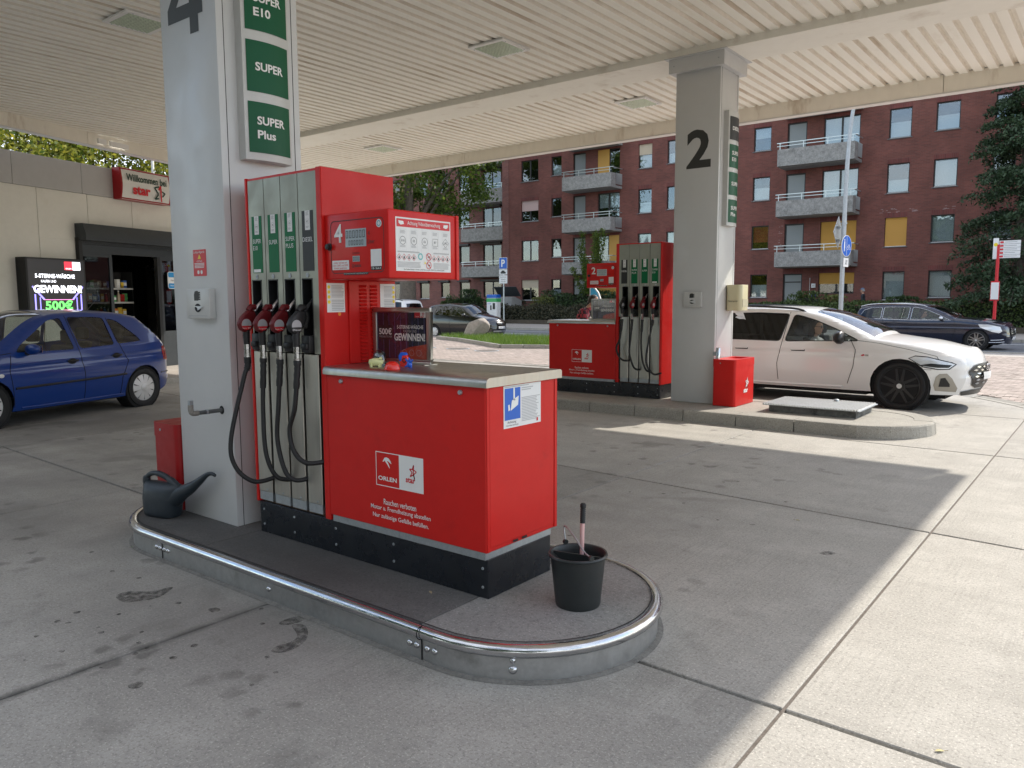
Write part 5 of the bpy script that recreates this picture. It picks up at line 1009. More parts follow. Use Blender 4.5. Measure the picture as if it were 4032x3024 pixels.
            MB().lathe([(rr_*.72, -.13), (rr_*.72, -.12), (rr_*.2, -.118)], 30, o, ax).build('brake_disc', M['disk'], ty); MB().lathe([(rr_*.93, -.16), (rr_*.001, -.16)], 24, o, ax).build('cap_back', M['seam'], ty)
            n = 5
            for k in range(n):
                for q_ in (-1, 1):
                    a = math.pi/2+2*math.pi*k/n; d = (e1*math.cos(a)+e2*math.sin(a)); q = -e1*math.sin(a)+e2*math.cos(a); p0 = o+d*rr_*.2+q*q_*rr_*.09-ax*.02; p1 = o+d*rr_*.94+q*q_*rr_*.2-ax*.022; t = (p1-p0).normalized(); sdv = t.cross(ax)
                    vs = [p0-sdv*.022, p0+sdv*.022, p1+sdv*.013, p1-sdv*.013]; vs2 = [v-ax*.045 for v in vs]
                    vs = [v+ax*.0 for v in vs]
                    MB().add(vs+vs2, [(0, 1, 2, 3), (0, 4, 5, 1), (1, 5, 6, 2), (2, 6, 7, 3), (3, 7, 4, 0)]).build('spoke', rim, ty)
            MB().lathe([(rr_*.27, -.05), (rr_*.27, -.012), (rr_*.14, -.006), (rr_*.001, -.006)], 20, o, ax).build('hub', rim, ty, 40); MB().lathe([(rr_*.13, -.007), (rr_*.13, -.003), (.001, -.002)], 16, o, ax).build('hub_emblem', M['hub'], ty)
    def seam(s, pts, r=.0045, name='panel_gap', m=None):
        for sd in (1, -1): MB().tube([(x, sd*(s.W(x, z)+.0015), z) for x, z in s.dense(pts)], r, 5).build(name, m or M['seam'], s.T)
    def dense(s, pts):
        out = []
        for a, b in zip(pts, pts[1:]): out += [(a[0]+(b[0]-a[0])*k/6, a[1]+(b[1]-a[1])*k/6) for k in range(6)]
        return out+[tuple(pts[-1])]
    def strip(s, pts, r, name, m, sides=(1, -1), off=.0):
        for sd in sides: MB().tube([(x, sd*(s.W(x, z)+off), z) for x, z in pts], r, 8).build(name, m, s.T, 60)
    def mirror(s, x, z, m, k_=1.):
        for sd in (1, -1):
            w = s.W(x, z); o = bpy.data.objects.new('door_mirror', None)
            mb = MB().lathe([(.001, -.055), (.06, -.05), (.085, -.01), (.085, .035), (.07, .06), (.001, .065)], 14, (x+.02, sd*(w+.13), z+.03), X, sx=1, sy=1); mb.v = [(px, sd*(w+.13)+(py-sd*(w+.13))*1.25*k_, z+.03+(pz-z-.03)*.82*k_) for px, py, pz in mb.v]
            o = mb.build('door_mirror', m, s.T, 60); MB().tube([(x+.03, sd*(w-.01), z-.035), (x+.03, sd*(w+.1), z-.01)], [.03, .025], 8).build('mirror_stalk', M['trimb'], o, 60)
            MB().bx(x-.042, x-.038, sd*(w+.05), sd*(w+.21), z-.02, z+.075).build('mirror_glass', M['trimc'], o)
    def handle(s, x, z, m, L=.16):
        s.side([disc(x, z-.006, L*.42, 18, .04)], .0015, 'handle_recess', M['seam'] if m is M['trimb'] else s.sp['paint'])
        for sd in (1, -1):
            w = s.W(x, z)+.012; MB().tube([(x-L/2, sd*w, z), (x-L*.3, sd*(w+.014), z), (x+L*.3, sd*(w+.014), z), (x+L/2, sd*w, z)], [.013, .015, .015, .013], 8).build('door_handle', m, s.T, 60)
    def front(s, poly, off, name, m, rear=False, parent=None):     # poly in (y, z) laid on the nose (or tail)
        n = len(s.top); half = max(range(n), key=lambda i: s.top[i][1]); pts = s.top[:half] if not rear else s.top[half:]
        pts = [p for p in pts if p[1] < s.sp.get('nosez', .85)] if not rear else [p for p in pts]
        def xf(y, z):
            q = sorted(pts, key=lambda p: p[1]); x = float(np.interp(z, [p[1] for p in q], [p[0] for p in q])); w = s.W(x, z); f = min(1, abs(y)/w); return x+(-.05-off if rear else .148+off)*(1-f*f)+(off+.008 if not rear else -off)
        L = [Vector((a, b, 0)) for a, b in poly]; me = bpy.data.meshes.new('tmp'); me.from_pydata([(0, p.x, p.y) for p in L], [], [tuple(t) for t in tessellate_polygon([L])]); bm = bmesh.new(); bm.from_mesh(me); bpy.data.meshes.remove(me)
        for y in np.arange(-1, 1, .06): bmesh.ops.bisect_plane(bm, geom=bm.verts[:]+bm.edges[:]+bm.faces[:], plane_co=(0, y+.0007, 0), plane_no=(0, 1, 0))
        for z in np.arange(.1, 1.5, .05): bmesh.ops.bisect_plane(bm, geom=bm.verts[:]+bm.edges[:]+bm.faces[:], plane_co=(0, 0, z+.0007), plane_no=(0, 0, 1))
        for v in bm.verts: v.co.x = xf(v.co.y, v.co.z)
        bmesh.ops.recalc_face_normals(bm, faces=bm.faces); mo = bpy.data.meshes.new(name); bm.to_mesh(mo); bm.free(); mo.materials.append(m); mo.polygons.foreach_set('use_smooth', [True]*len(mo.polygons)); return link(name, mo, parent or s.T)
    def xnose(s, z):
        q = sorted([p for p in s.top[:max(range(len(s.top)), key=lambda i: s.top[i][1])] if p[1] < s.sp.get('nosez', .85)], key=lambda p: p[1]); return float(np.interp(z, [p[1] for p in q], [p[0] for p in q]))+.158
def spl2(P, k=3, r=.05):     # round the corners of a window outline
    out = []; n = len(P)
    for i in range(n):
        a, b, c = (Vector((*P[j % n], 0)) for j in (i-1, i, i+1)); d0 = min(r, (a-b).length*.4); d1 = min(r, (c-b).length*.4); p0 = b+(a-b).normalized()*d0; p1 = b+(c-b).normalized()*d1
        for q in range(k+1): t = q/k; v = p0*(1-t)**2+b*2*t*(1-t)+p1*t*t; out.append((v.x, v.y))
    return out
# blue hatchback by the shop (compact five door); front towards -y of the shop line
fab = Car('blue_car', 'blue five door hatchback with silver wheel trims outside the shop door', (0, 0, 0), 0, dict(
 top=[(3.22, .22), (3.29, .40), (3.27, .58), (3.18, .72), (2.95, .83), (2.5, .94), (2.22, 1.0), (1.75, 1.30), (1.42, 1.43), (1.0, 1.47), (.6, 1.465), (.25, 1.445), (-.06, 1.385), (-.3, 1.18), (-.5, .98), (-.57, .88), (-.62, .58), (-.61, .36), (-.55, .26)], sharp=(6, 12),
 W=.823, wb=2.46, R=.295, sill=.20, belt=[(-.7, 1.0), (0, .97), (1.2, .935), (2.2, .92), (3.3, .8)], ws=(2.2, 1.42), rw=(-.08, -.48), lf=.8, kf=.26, lr=.7, kr=.17, tum=.40, r=.07,
 wins=[[(2.04, .96), (1.95, 1.05), (1.45, 1.36), (1.24, 1.395), (1.17, .955)], [(1.08, .96), (1.14, 1.40), (.75, 1.395), (.55, 1.38), (.5, .985)], [(.44, .99), (.49, 1.37), (.33, 1.33), (.08, 1.11), (.0, 1.02)]], winmat=[M['cglass']]*3, paint=M['cblue'], rim=M['hub'], wstyle='cap', spk=10, rimf=.69, glass_seg=None, crease=(.84, -.02)))
fab.build()
fab.seam([(1.16, 1.42), (1.11, .95), (1.06, .6), (1.06, .25)]); fab.seam([(2.12, .93), (2.16, .7), (2.12, .4), (2.1, .25)]); fab.seam([(.5, 1.38), (.42, 1.0), (.38, .88), (.3, .74), (.42, .5), (.44, .25)]); fab.seam([(2.1, .96), (2.5, .92), (2.9, .82)])
fab.strip([(2.1, .50), (1.5, .51), (1.0, .52), (.35, .54)], .016, 'rubbing_strip', M['trimb']); fab.strip([(2.1, .50), (.35, .54)], .001, 'strip_edge', M['trimb'])
fab.strip([(.98, .54), (.99, .54)], .002, 'strip_gap', M['seam']); fab.mirror(1.86, .97, M['cblue']); fab.handle(1.24, .80, M['trimb']); fab.handle(.50, .83, M['trimb'])
fab.side([disc(2.28, .68, .035, 14, .025)], .004, 'side_repeater', M['lamp']); fab.side([[(-.50, .92), (-.42, .90), (-.45, .70), (-.58, .68), (-.56, .84)]], .004, 'tail_lamp', M['lampr']); fab.strip([(2.0, .235), (1.0, .235), (.36, .24)], .012, 'sill_strip', M['cblue']); fab.side([[(3.22, .56), (2.92, .62), (2.86, .72), (2.98, .79), (3.17, .70)]], .004, 'headlamp', M['lamp']); fab.strip([(-.58, .5), (-.36, .5)], .01, 'bumper_strip', M['trimb'])
MB().tube([(.3, 0, 1.46), (.12, 0, 1.62)], [.006, .003], 6).build('aerial', M['trimb'], fab.T)
hd = math.radians(-90+17); rl = Vector((-11.93, 5.89, 0)); h_ = Vector((math.cos(hd), math.sin(hd), 0)); l_ = Vector((-h_.y, h_.x, 0)); fab.T.location = rl-l_*.72; fab.T.rotation_euler = (0, 0, hd)
# white estate at pump 2
wt = Car('white_car', 'white estate car with black wheels and roof rails waiting at pump 2', (0, 0, 0), 0, dict(
 top=[(3.60, .24), (3.685, .42), (3.69, .61), (3.655, .745), (3.52, .825), (3.15, .925), (2.75, .985), (2.48, 1.02), (2.05, 1.22), (1.65, 1.365), (1.2, 1.44), (.5, 1.465), (0, 1.45), (-.5, 1.39), (-.82, 1.30), (-.95, 1.08), (-1.02, .95), (-1.05, .8), (-1.06, .5), (-.98, .28)], sharp=(7, 14),
 W=.93, wb=2.9, R=.345, sill=.24, belt=[(-1, .98), (0, .95), (1.2, .93), (2.3, .97), (3.0, .86), (3.8, .7)], ws=(2.46, 1.6), rw=(-.84, -1.0), lf=1.0, kf=.32, lr=.9, kr=.18, tum=.48, r=.10, zm=.6,
 wins=[[(2.32, .985), (1.95, 1.155), (1.62, 1.28), (1.4, 1.34), (1.28, 1.36), (1.2, .95)], [(1.12, .95), (1.2, 1.37), (.7, 1.385), (.2, 1.37), (.12, .96)], [(.05, .965), (.12, 1.365), (-.3, 1.31), (-.7, 1.12), (-.62, .99)]], winmat=[M['cglass'], M['cglassd'], M['cglassd']], winframe=M['trimb'], paint=M['cwhite'], rim=M['rimb'], wstyle='alloy', rimf=.80, glass_seg=None, crease=(.80, .02), nosez=.8, seats=(1.72, .8)))
wt.build()
wt.seam([(1.2, 1.40), (1.16, .93), (1.1, .6), (1.12, .34)]); wt.seam([(2.2, 1.0), (2.28, .85), (2.26, .6), (2.18, .34)]); wt.seam([(.1, 1.0), (.12, .85), (.25, .75), (.38, .6), (.4, .4)]); wt.seam([(2.3, .99), (2.6, .955), (3.0, .88), (3.35, .79), (3.4, .7)], .003); wt.seam([(3.08, .60), (3.3, .60)], .003)
for sd in (1, -1): MB().tube(spline([(1.42, sd*.60, 1.40), (1.2, sd*.605, 1.46), (.3, sd*.61, 1.498), (-.3, sd*.6, 1.47), (-.55, sd*.585, 1.42)], 4), .017, 8).build('roof_rail', M['trimb'], wt.T, 60)
wt.mirror(2.04, 1.0, M['trimb'], 1.4); wt.strip([(2.1, .285), (1.4, .28), (.5, .28)], .018, 'sill_strip', M['cwhite'])
for xh in (1.42, .5):
    wt.side([rrect(xh-.11, xh+.11, .80, .83, .014)], .002, 'handle_recess', M['seam']); wt.strip([(xh-.1, .822), (xh+.1, .826)], .010, 'door_handle', M['cwhite'], off=.01)
wt.side([[(2.36, .775), (2.40, .79), (2.42, .775), (2.38, .76)]], .003, 'emblem', M['redp']); wt.side([rect(2.42, 2.47, .763, .786)], .003, 'emblem', M['trimc'])
shf = lambda P: [(2.9+(x-2.9)*.86, z) for x, z in P]
for nm, pl_, m_, of in (('headlamp', [(3.04, .755), (3.12, .785), (3.3, .775), (3.62, .70), (3.68, .68), (3.6, .62), (3.45, .615), (3.25, .645)], M['lamp'], .006), ('headlamp_reflector', [(3.18, .66), (3.45, .63), (3.6, .632), (3.64, .67), (3.35, .69)], M['trimb'], .010)): wt.side([shf(pl_)], of, nm, m_)
wt.side([shf([(3.02, .755), (3.12, .797), (3.3, .787), (3.64, .708), (3.70, .68), (3.61, .606), (3.45, .60), (3.24, .632)])], .0035, 'headlamp_edge', M['trimb'])
fr_ = [(3.42, .30), (3.40, .38), (3.43, .50), (3.48, .545), (3.58, .55), (3.65, .48), (3.72, .34), (3.70, .285)]; wt.side([shf(fr_)], .006, 'intake_frame', M['mgrey']); wt.side([shf([(3.47, .36), (3.50, .48), (3.56, .49), (3.62, .40), (3.62, .36)])], .011, 'intake', M['trimb'])
wt.front([(-.40, .66), (-.52, .58), (-.47, .38), (-.36, .33), (.36, .33), (.47, .38), (.52, .58), (.40, .66), (.25, .685), (-.25, .685)], .006, 'grille', M['trimb'])
for i in range(6):
    for j in range(4):
        y = -.40+.145*i+(.07 if j % 2 else 0); z = .50+.045*j
        if abs(y) < .45: wt.front([(y-.05, z), (y, z-.014), (y+.05, z), (y, z+.014)], .012, 'grille_mesh', M['trimc'])
for i in range(4):
    for j in range(2): y = -.36+.2*i; z = .40+.05*j; wt.front([(y-.06, z), (y, z-.016), (y+.06, z), (y, z+.016)], .010, 'grille_mesh', M['galv'])
pl_ = wt.front(rect(-.26, .26, .455, .56), .022, 'number_plate', M['plate']); xn = wt.xnose(.5)
for k in range(4):
    MB().lathe([(.046, 0), (.046, .008), (.036, .008), (.036, 0)], 20, (wt.xnose(.615)+.016, -.095+.063*k, .615), X).build('grille_ring', M['trimc'], wt.T)
wt.front([(-.62, .29), (-.58, .23), (.58, .23), (.62, .29), (.4, .31), (-.4, .31)], .004, 'lower_grille', M['trimb'])
hd = math.radians(-2.0); fr = Vector((-2.52, 12.33, 0)); h_ = Vector((math.cos(hd), math.sin(hd), 0)); l_ = Vector((-h_.y, h_.x, 0)); wt.T.location = fr+l_*.86-h_*2.9; wt.T.rotation_euler = (0, 0, hd)
# navy estate driving past
nv = Car('navy_car', 'dark navy estate car with chrome window trim driving along the road', (0, 0, 0), 0, dict(
 top=[(3.50, .24), (3.57, .42), (3.56, .6), (3.5, .78), (3.3, .86), (2.9, .95), (2.4, 1.0), (2.12, 1.02), (1.7, 1.24), (1.3, 1.39), (.8, 1.455), (.2, 1.465), (-.4, 1.45), (-.75, 1.40), (-.9, 1.32), (-1.02, 1.02), (-1.08, .9), (-1.1, .75), (-1.1, .5), (-1.02, .28)], sharp=(7, 14),
 W=.885, wb=2.76, R=.325, sill=.22, belt=[(-1.1, 1.0), (0, .965), (1.2, .94), (2.2, .95), (2.9, .88), (3.6, .78)], ws=(2.1, 1.25), rw=(-.92, -1.05), lf=.8, kf=.26, lr=.8, kr=.16, tum=.42, r=.08,
 wins=[[(1.98, .965), (1.65, 1.13), (1.3, 1.285), (1.0, 1.36), (.84, 1.37), (.8, .955)], [(.72, .96), (.76, 1.375), (.3, 1.38), (-.06, 1.375), (-.08, .98)], [(-.14, .985), (-.12, 1.37), (-.45, 1.355), (-.7, 1.28), (-.86, 1.04), (-.8, 1.0)]], winframe=M['trimc'], paint=M['cnavy'], rim=M['rimg'], wstyle='alloy', rimf=.75, glass_seg=None, crease=(.79, .0), seats=(1.35, .45)))
nv.build()
nv.seam([(.77, 1.40), (.75, .95), (.70, .6), (.74, .3)]); nv.seam([(2.08, .98), (2.16, .8), (2.14, .6), (2.06, .3)]); nv.seam([(-.1, 1.0), (-.05, .85), (.2, .72), (.36, .5)])
for sd in (1, -1): MB().tube(spline([(1.25, sd*.60, 1.395), (1.0, sd*.61, 1.46), (.2, sd*.615, 1.50), (-.5, sd*.6, 1.475), (-.85, sd*.57, 1.40)], 4), .018, 8).build('roof_rail', M['trimc'], nv.T, 60)
nv.mirror(1.72, .99, M['trimc']); nv.handle(.92, .83, M['cnavy'], .18); nv.handle(-.02, .85, M['cnavy'], .18)
nv.strip([(2.02, .96), (.8, .945), (-.1, .97), (-.8, .99)], .009, 'waist_trim', M['trimc'], off=.006)
nv.side([[(2.86, .74), (2.80, .84), (3.1, .83), (3.4, .76), (3.46, .62), (3.38, .56), (3.2, .60)]], .006, 'headlamp', M['lamp']); nv.strip([(3.16, .33), (3.40, .34), (3.5, .36)], .014, 'day_light', M['trimc'], off=.004); nv.strip([(3.1, .26), (3.4, .265), (3.52, .28)], .014, 'bumper_trim', M['trimc'], off=.004)
nv.front([(-.36, .76), (-.42, .6), (-.36, .48), (.36, .48), (.42, .6), (.36, .76)], .006, 'grille', M['trimb']); nv.front([(-.3, .34), (.3, .34), (.3, .44), (-.3, .44)], .01, 'number_plate', M['plate'])
for z in (.55, .62, .69): nv.front([(-.38, z-.012), (.38, z-.012), (.38, z+.012), (-.38, z+.012)], .014, 'grille_bar', M['trimc'])
MB().lathe([(.075, 0), (.075, .012), (.062, .012), (.062, 0)], 24, (nv.xnose(.62)+.012, 0, .62), X).build('grille_emblem', M['trimc'], nv.T)
fr = Vector((-3.74, 29.1, RZ)); nv.T.location = fr+Y*.82-X*2.76; nv.T.rotation_euler = (0, 0, math.radians(-1))
# black small hatchback
pc = Car('black_car', 'small black five door hatchback on the drive behind the boulder', (0, 0, 0), 0, dict(
 top=[(2.92, .22), (3.0, .40), (2.99, .6), (2.92, .74), (2.7, .86), (2.3, .98), (2.08, 1.03), (1.65, 1.32), (1.35, 1.44), (.9, 1.49), (.3, 1.49), (-.1, 1.46), (-.34, 1.40), (-.46, 1.15), (-.5, .98), (-.52, .8), (-.54, .5), (-.48, .26)], sharp=(6, 12),
 W=.79, wb=2.37, R=.285, sill=.2, belt=[(-.6, 1.06), (0, 1.02), (1.2, .96), (2.1, .95), (3.0, .8)], ws=(2.06, 1.35), rw=(-.36, -.48), lf=.8, kf=.2, lr=.6, kr=.12, tum=.36, r=.07,
 wins=[[(1.85, .985), (1.75, 1.08), (1.36, 1.35), (1.02, 1.41), (.95, .985)], [(.86, .99), (.92, 1.41), (.4, 1.415), (.1, 1.4), (.05, 1.03)], [(-.01, 1.04), (.03, 1.395), (-.2, 1.35), (-.3, 1.08)]], paint=M['cblack'], rim=M['hub'], wstyle='cap', spk=6, rimf=.66, glass_seg=None, nosez=.82))
pc.build()
pc.seam([(.92, 1.43), (.9, .95), (.88, .6), (.9, .25)]); pc.seam([(2.0, 1.0), (2.06, .8), (2.0, .5), (1.96, .25)]); pc.mirror(1.7, 1.0, M['cblack']); pc.handle(1.1, .84, M['cblack'], .15); pc.handle(.14, .88, M['cblack'], .15)
pc.side([[(2.52, .74), (2.46, .86), (2.66, .85), (2.88, .74), (2.95, .6), (2.75, .6)]], .006, 'headlamp', M['lamp']); pc.front([(-.3, .72), (-.28, .6), (.28, .6), (.3, .72)], .006, 'grille', M['trimb']); pc.side([disc(1.98, .68, .04, 14, .022)], .004, 'side_repeater', M['lamp'])
pc.front([(-.26, .44), (.26, .44), (.26, .54), (-.26, .54)], .01, 'number_plate', M['plate']); pc.front([(-.5, .30), (.5, .30), (.5, .36), (-.5, .36)], .006, 'lower_grille', M['trimc']); MB().lathe([(.05, 0), (.04, .01), (.001, .012)], 16, (pc.xnose(.66)+.01, 0, .66), X).build('grille_emblem', M['trimc'], pc.T); text('HH SC 1245', (pc.xnose(.49)+.014, 0, .49), Y, Z, M['ink'], pc.T, w=.4, h=.06)
hd = math.radians(6); rr2 = Vector((-24.45, 25.55, RZ)); h_ = Vector((math.cos(hd), math.sin(hd), 0)); l_ = Vector((-h_.y, h_.x, 0)); pc.T.location = rr2+l_*.68; pc.T.rotation_euler = (0, 0, hd)
# white van-like car beyond it
sv = Car('white_suv', 'white high roofed car parked beyond the small black hatchback', (0, 0, 0), 0, dict(
 top=[(3.5, .26), (3.58, .5), (3.55, .8), (3.4, .95), (2.9, 1.05), (2.3, 1.12), (1.8, 1.5), (1.4, 1.66), (.8, 1.70), (0, 1.70), (-.5, 1.68), (-.8, 1.62), (-.95, 1.2), (-1.0, .8), (-1.0, .4), (-.9, .28)], sharp=(5, 11),
 W=.9, wb=2.62, R=.33, sill=.24, belt=[(-1, 1.1), (2.2, 1.05), (3.5, .9)], ws=(2.28, 1.45), rw=(-.84, -.94), lf=.8, kf=.22, lr=.6, kr=.1, tum=.30, r=.08,
 wins=[[(2.0, 1.1), (1.45, 1.55), (1.0, 1.6), (.95, 1.09)], [(.86, 1.09), (.9, 1.6), (.0, 1.6), (-.05, 1.1)], [(-.14, 1.11), (-.1, 1.6), (-.66, 1.57), (-.78, 1.14)]], winmat=[M['cglassd']]*3, paint=M['cwhite'], rim=M['hub'], wstyle='cap', spk=7, glass_seg=None))
sv.build(); sv.mirror(1.8, 1.12, M['trimb']); sv.seam([(.9, 1.62), (.9, .6), (.92, .28)])
for sd in (1, -1): MB().tube([(1.2, sd*.66, 1.68), (.9, sd*.68, 1.73), (-.4, sd*.68, 1.72), (-.7, sd*.66, 1.66)], .016, 8).build('roof_rail', M['trimb'], sv.T, 60)
sv.T.location = (-32.4, 31.2, RZ); sv.T.rotation_euler = (0, 0, math.radians(180))
# ---------------------------------------------------------------- shop (local x along the wall, front towards -y)
SH = (-17.8, 9.9, 0); SR = math.radians(107)
sh = thing('shop_building', 'cream panelled filling station shop with taupe parapet and dark doorway', 'shop', SH, SR)
XA, XB = -11., 7.
DO = (-2.78, .42)            # doorway
x = -3.63-1.135*7; px = []
while x < XB: px.append(x); x += 1.135
for a, b in zip(px, px[1:]):
    for lo, hi, z0, z1 in ((a, b, .1, 3.82),):
        if b <= DO[0] or a >= DO[1]: MB().bx(a+.004, b-.004, 0, .1, z0, z1).build('wall_panel', M['cream'], sh, None, .004, 1)
        else:
            MB().bx(a+.004, b-.004, 0, .1, 2.86, z1).build('wall_panel', M['cream'], sh, None, .004, 1)
            if a < DO[0]: MB().bx(a+.004, DO[0], 0, .1, z0, 2.86).build('wall_panel', M['cream'], sh, None, .004, 1)
            if b > DO[1]: MB().bx(DO[1], b-.004, 0, .1, z0, 2.86).build('wall_panel', M['cream'], sh, None, .004, 1)
x = -4.12-1.5*4
while x < XB: MB().bx(x+.003, x+1.497, -.03, .1, 3.822, 4.43).build('parapet_panel', M['taupe'], sh, None, .004, 1); x += 1.5
MB().bx(XA, DO[0]-.01, .101, .2, .0, 4.40).build('wall_core', M['anthd'], sh); MB().bx(DO[1]+.01, XB, .101, .2, .0, 4.40).build('wall_core', M['anthd'], sh); MB().bx(DO[0]-.01, DO[1]+.01, .101, .2, 2.9, 4.40).build('wall_core', M['anthd'], sh)
MB().bx(XA, XB, .2, 8., 4.2, 4.3).build('roof', M['galv'], sh)
MB().bx(XA, XA+.1, .2, 8, 0, 4.2).build('wall', M['cream'], sh); MB().bx(XB-.1, XB, .2, 8, 0, 4.2).build('wall', M['cream'], sh); MB().bx(XA, XB, 7.9, 8, 0, 4.2).build('wall', M['cream'], sh)
MB().bx(XA, XB, .1, 7.9, .02, .1).build('floor', mat('shop floor', (.2, .19, .18), .4), sh); MB().bx(-4, 2, 3.2, 3.25, .1, 4.2).build('inner_wall', M['anthd'], sh); MB().bx(-4, 2, .2, 3.2, 3.0, 3.05).build('inner_ceiling', mat('shop ceiling', (.3, .3, .29), .8), sh)
st = MB().prism([(XA, -2.22), (XB, -2.22), (XB, 0), (XA, 0)], (0, 0, 0), X, Y, 0, .1).build('shop_step', M['pave'], None); st['kind'] = 'structure'; st.location = SH; st.rotation_euler = (0, 0, SR)
x = XA
while x < XB: MB().bx(x+.005, x+.995, -2.34, -2.225, -.05, .105).build('kerb_stone', M['kerb'], st, None, .008, 1); x += 1.
# door set
d = bpy.data.objects.new('door_set', None); COL.objects.link(d); d.parent = sh
MB().prism([(-.30, 2.86), (-.30, 3.0), (-.22, 3.2), (0, 3.2), (0, 2.86)], (0, 0, 0), Y, Z, DO[0]-.05, DO[1]+.1).build('shutter_box', M['anth'], d, 35)
MB().bx(DO[0]-.06, DO[0]+.02, -.1, .06, .1, 2.92).build('guide_rail', M['anthd'], d); MB().bx(DO[1]-.02, DO[1]+.06, -.1, .06, .1, 2.92).build('guide_rail', M['anthd'], d)
for k in range(3): MB().bx(DO[0]+.02, DO[1]-.02, -.03, -.015, 2.80+.022*k, 2.82+.022*k).build('shutter_slat', M['anth'], d)
MB().bx(DO[0]+.02, DO[1]-.02, .02, .09, 2.62, 2.8).build('header', M['anth'], d)
def leaf(x0, x1, y, low=None):
    b = .075; mb = MB(); mb.bx(x0, x0+b, y, y+.05, .1, 2.62).bx(x1-b, x1, y, y+.05, .1, 2.62).bx(x0+b, x1-b, y, y+.05, 2.55, 2.62).bx(x0+b, x1-b, y, y+.05, .1, .2); mb.build('door_frame', M['anth'], d, None, .003, 1)
    if low: MB().bx(x0+b, x1-b, y, y+.05, .2, low).build('door_panel', M['anth'], d)
    MB().bx(x0+b, x1-b, y+.02, y+.026, low or .2, 2.55).build('door_pane', M['shopg'], d)
leaf(-2.76, -1.94, .02); leaf(-.63, .36, .02, .92); MB().bx(-.72, -.63, .0, .1, .1, 2.62).build('door_post', M['anthd'], d)
# shelves and goods
rg = random.Random(5)
bk = MB().bx(-1.98, -.62, 1.25, 1.3, .1, 2.3).build('shelf_back', M['dark'], None)
T = thing('shop_shelf', 'dark shop shelving unit stacked with goods inside the doorway', 'shelf', SH, SR); bk.parent = T; bk.name = 'back_panel'
SZ = (.52, .86, 1.26, 1.60, 1.92)
for z in SZ: MB().bx(-2.02, -.6, .92, 1.25, z-.03, z).build('shelf_board', M['anthd'], T); MB().bx(-2.02, -.6, .905, .92, z-.035, z+.005).build('price_rail', M['greylt'], T)
for x in (-2.04, -.6): MB().bx(x, x+.02, .92, 1.25, .1, 2.3).build('upright', M['anthd'], T)
cols = dict(red=(.6, .03, .03), white=(.72, .72, .7), yellow=(.75, .5, .05), orange=(.7, .22, .03), green=(.1, .4, .12), blue=(.06, .14, .45), brown=(.2, .1, .05), beige=(.55, .45, .33))
gm = {k: mat('goods '+k, v, .45, var=.2, vs=25) for k, v in cols.items()}
bmh = {}
for k in cols:
    mb = MB().bx(-.04, .04, -.03, .03, 0, .15); mb.mi = 1; mb.bx(-.036, .036, -.032, -.03, .05, .11); bmh['carton', k] = mb.mesh('carton', [gm[k], M['whitep']])
    mb = MB().lathe([(.001, 0), (.03, 0), (.032, .01), (.032, .12), (.014, .16), (.014, .185)], 12); mb.mi = 1; mb.lathe([(.016, .185), (.016, .205), (.001, .205)], 10); bmh['bottle', k] = mb.mesh('bottle', [gm[k], M['whitep']], 40)
    mb = MB().grid([[(.05*a, .02*math.cos(3*a), z) for a in (-1, -.5, 0, .5, 1)] for z in (0, .06, .12, .17)]); mb.add([(-.05, -.0, 0), (.05, 0, 0), (.05, -.03, .08), (-.05, -.03, .08), (-.05, 0, .17), (.05, 0, .17)], [(0, 1, 2, 3), (3, 2, 5, 4)]); bmh['bag', k] = mb.mesh('bag', [gm[k]])
wc = Matrix.Translation(SH) @ Matrix.Rotation(SR, 4, 'Z')
nm = {1.92: 'top shelf', 1.60: 'second shelf', 1.26: 'third shelf', .86: 'fourth shelf'}
for z in SZ[1:]:
    x = -1.95; used = set()
    while x < -.72:
        while True:
            kd = rg.choice(['carton', 'carton', 'bottle', 'bag']); k = rg.choice(list(cols))
            if (kd, k) not in used: used.add((kd, k)); break
        s_ = rg.uniform(.85, 1.25)
        if not (z > 1.9 and x < -1.75):
            o = bpy.data.objects.new('goods_'+kd, bmh[kd, k]); COL.objects.link(o); o.location = wc @ Vector((x, 1.0+rg.uniform(-.03, .05), z+.001)); o.rotation_euler = (0, 0, SR+rg.uniform(-.15, .15)); o.scale = (s_, s_, s_*rg.uniform(.85, 1.15))
            tag(o, '%s %s on the %s of the shop shelving' % (k, kd, nm[z]), kd, 'goods on the shop shelves')
        x += rg.uniform(.085, .13)
t = thing('shop_lamp', 'strip lamp on the ceiling inside the shop above the shelving', 'lamp', tuple(wc @ Vector((-1.3, .55, 2.96))), SR)
MB().bx(-.62, .62, -.07, .07, 0, .035).build('housing', M['lampf'], t); MB().bx(-.6, .6, -.05, .05, -.012, -.001).build('tube', mat('lit shop lamp', (1, .9, .75), .5, emit=5.), t)
# sticker on the right door leaf
t = thing('parcel_sign', 'blue and white parcel shop sign on the right door leaf', 'sign', tuple(wc @ Vector((-.28, -.012, 1.9))), SR)
MB().prism(rrect(-.17, .17, 0, .40, .06), (0, 0, 0), X, Z, 0, .012).build('plate', M['whitep'], t)
MB().sheet(rrect(-.155, .155, .27, .385, .03), (0, -.012, 0), X, Z, .001).build('blue_band', mat('bright blue print', (.02, .28, .62), .4), t); MB().sheet(rrect(-.155, .155, .015, .13, .03), (0, -.012, 0), X, Z, .001).build('blue_band', mat('bright blue print', (.02, .28, .62), .4), t)
text('Hermes', (.02, -.012, .2), X, Z, M['ink'], t, w=.2, h=.05); text('PaketShop', (0, -.012, .075), X, Z, M['white'], t, w=.2, h=.04, off=.0025)
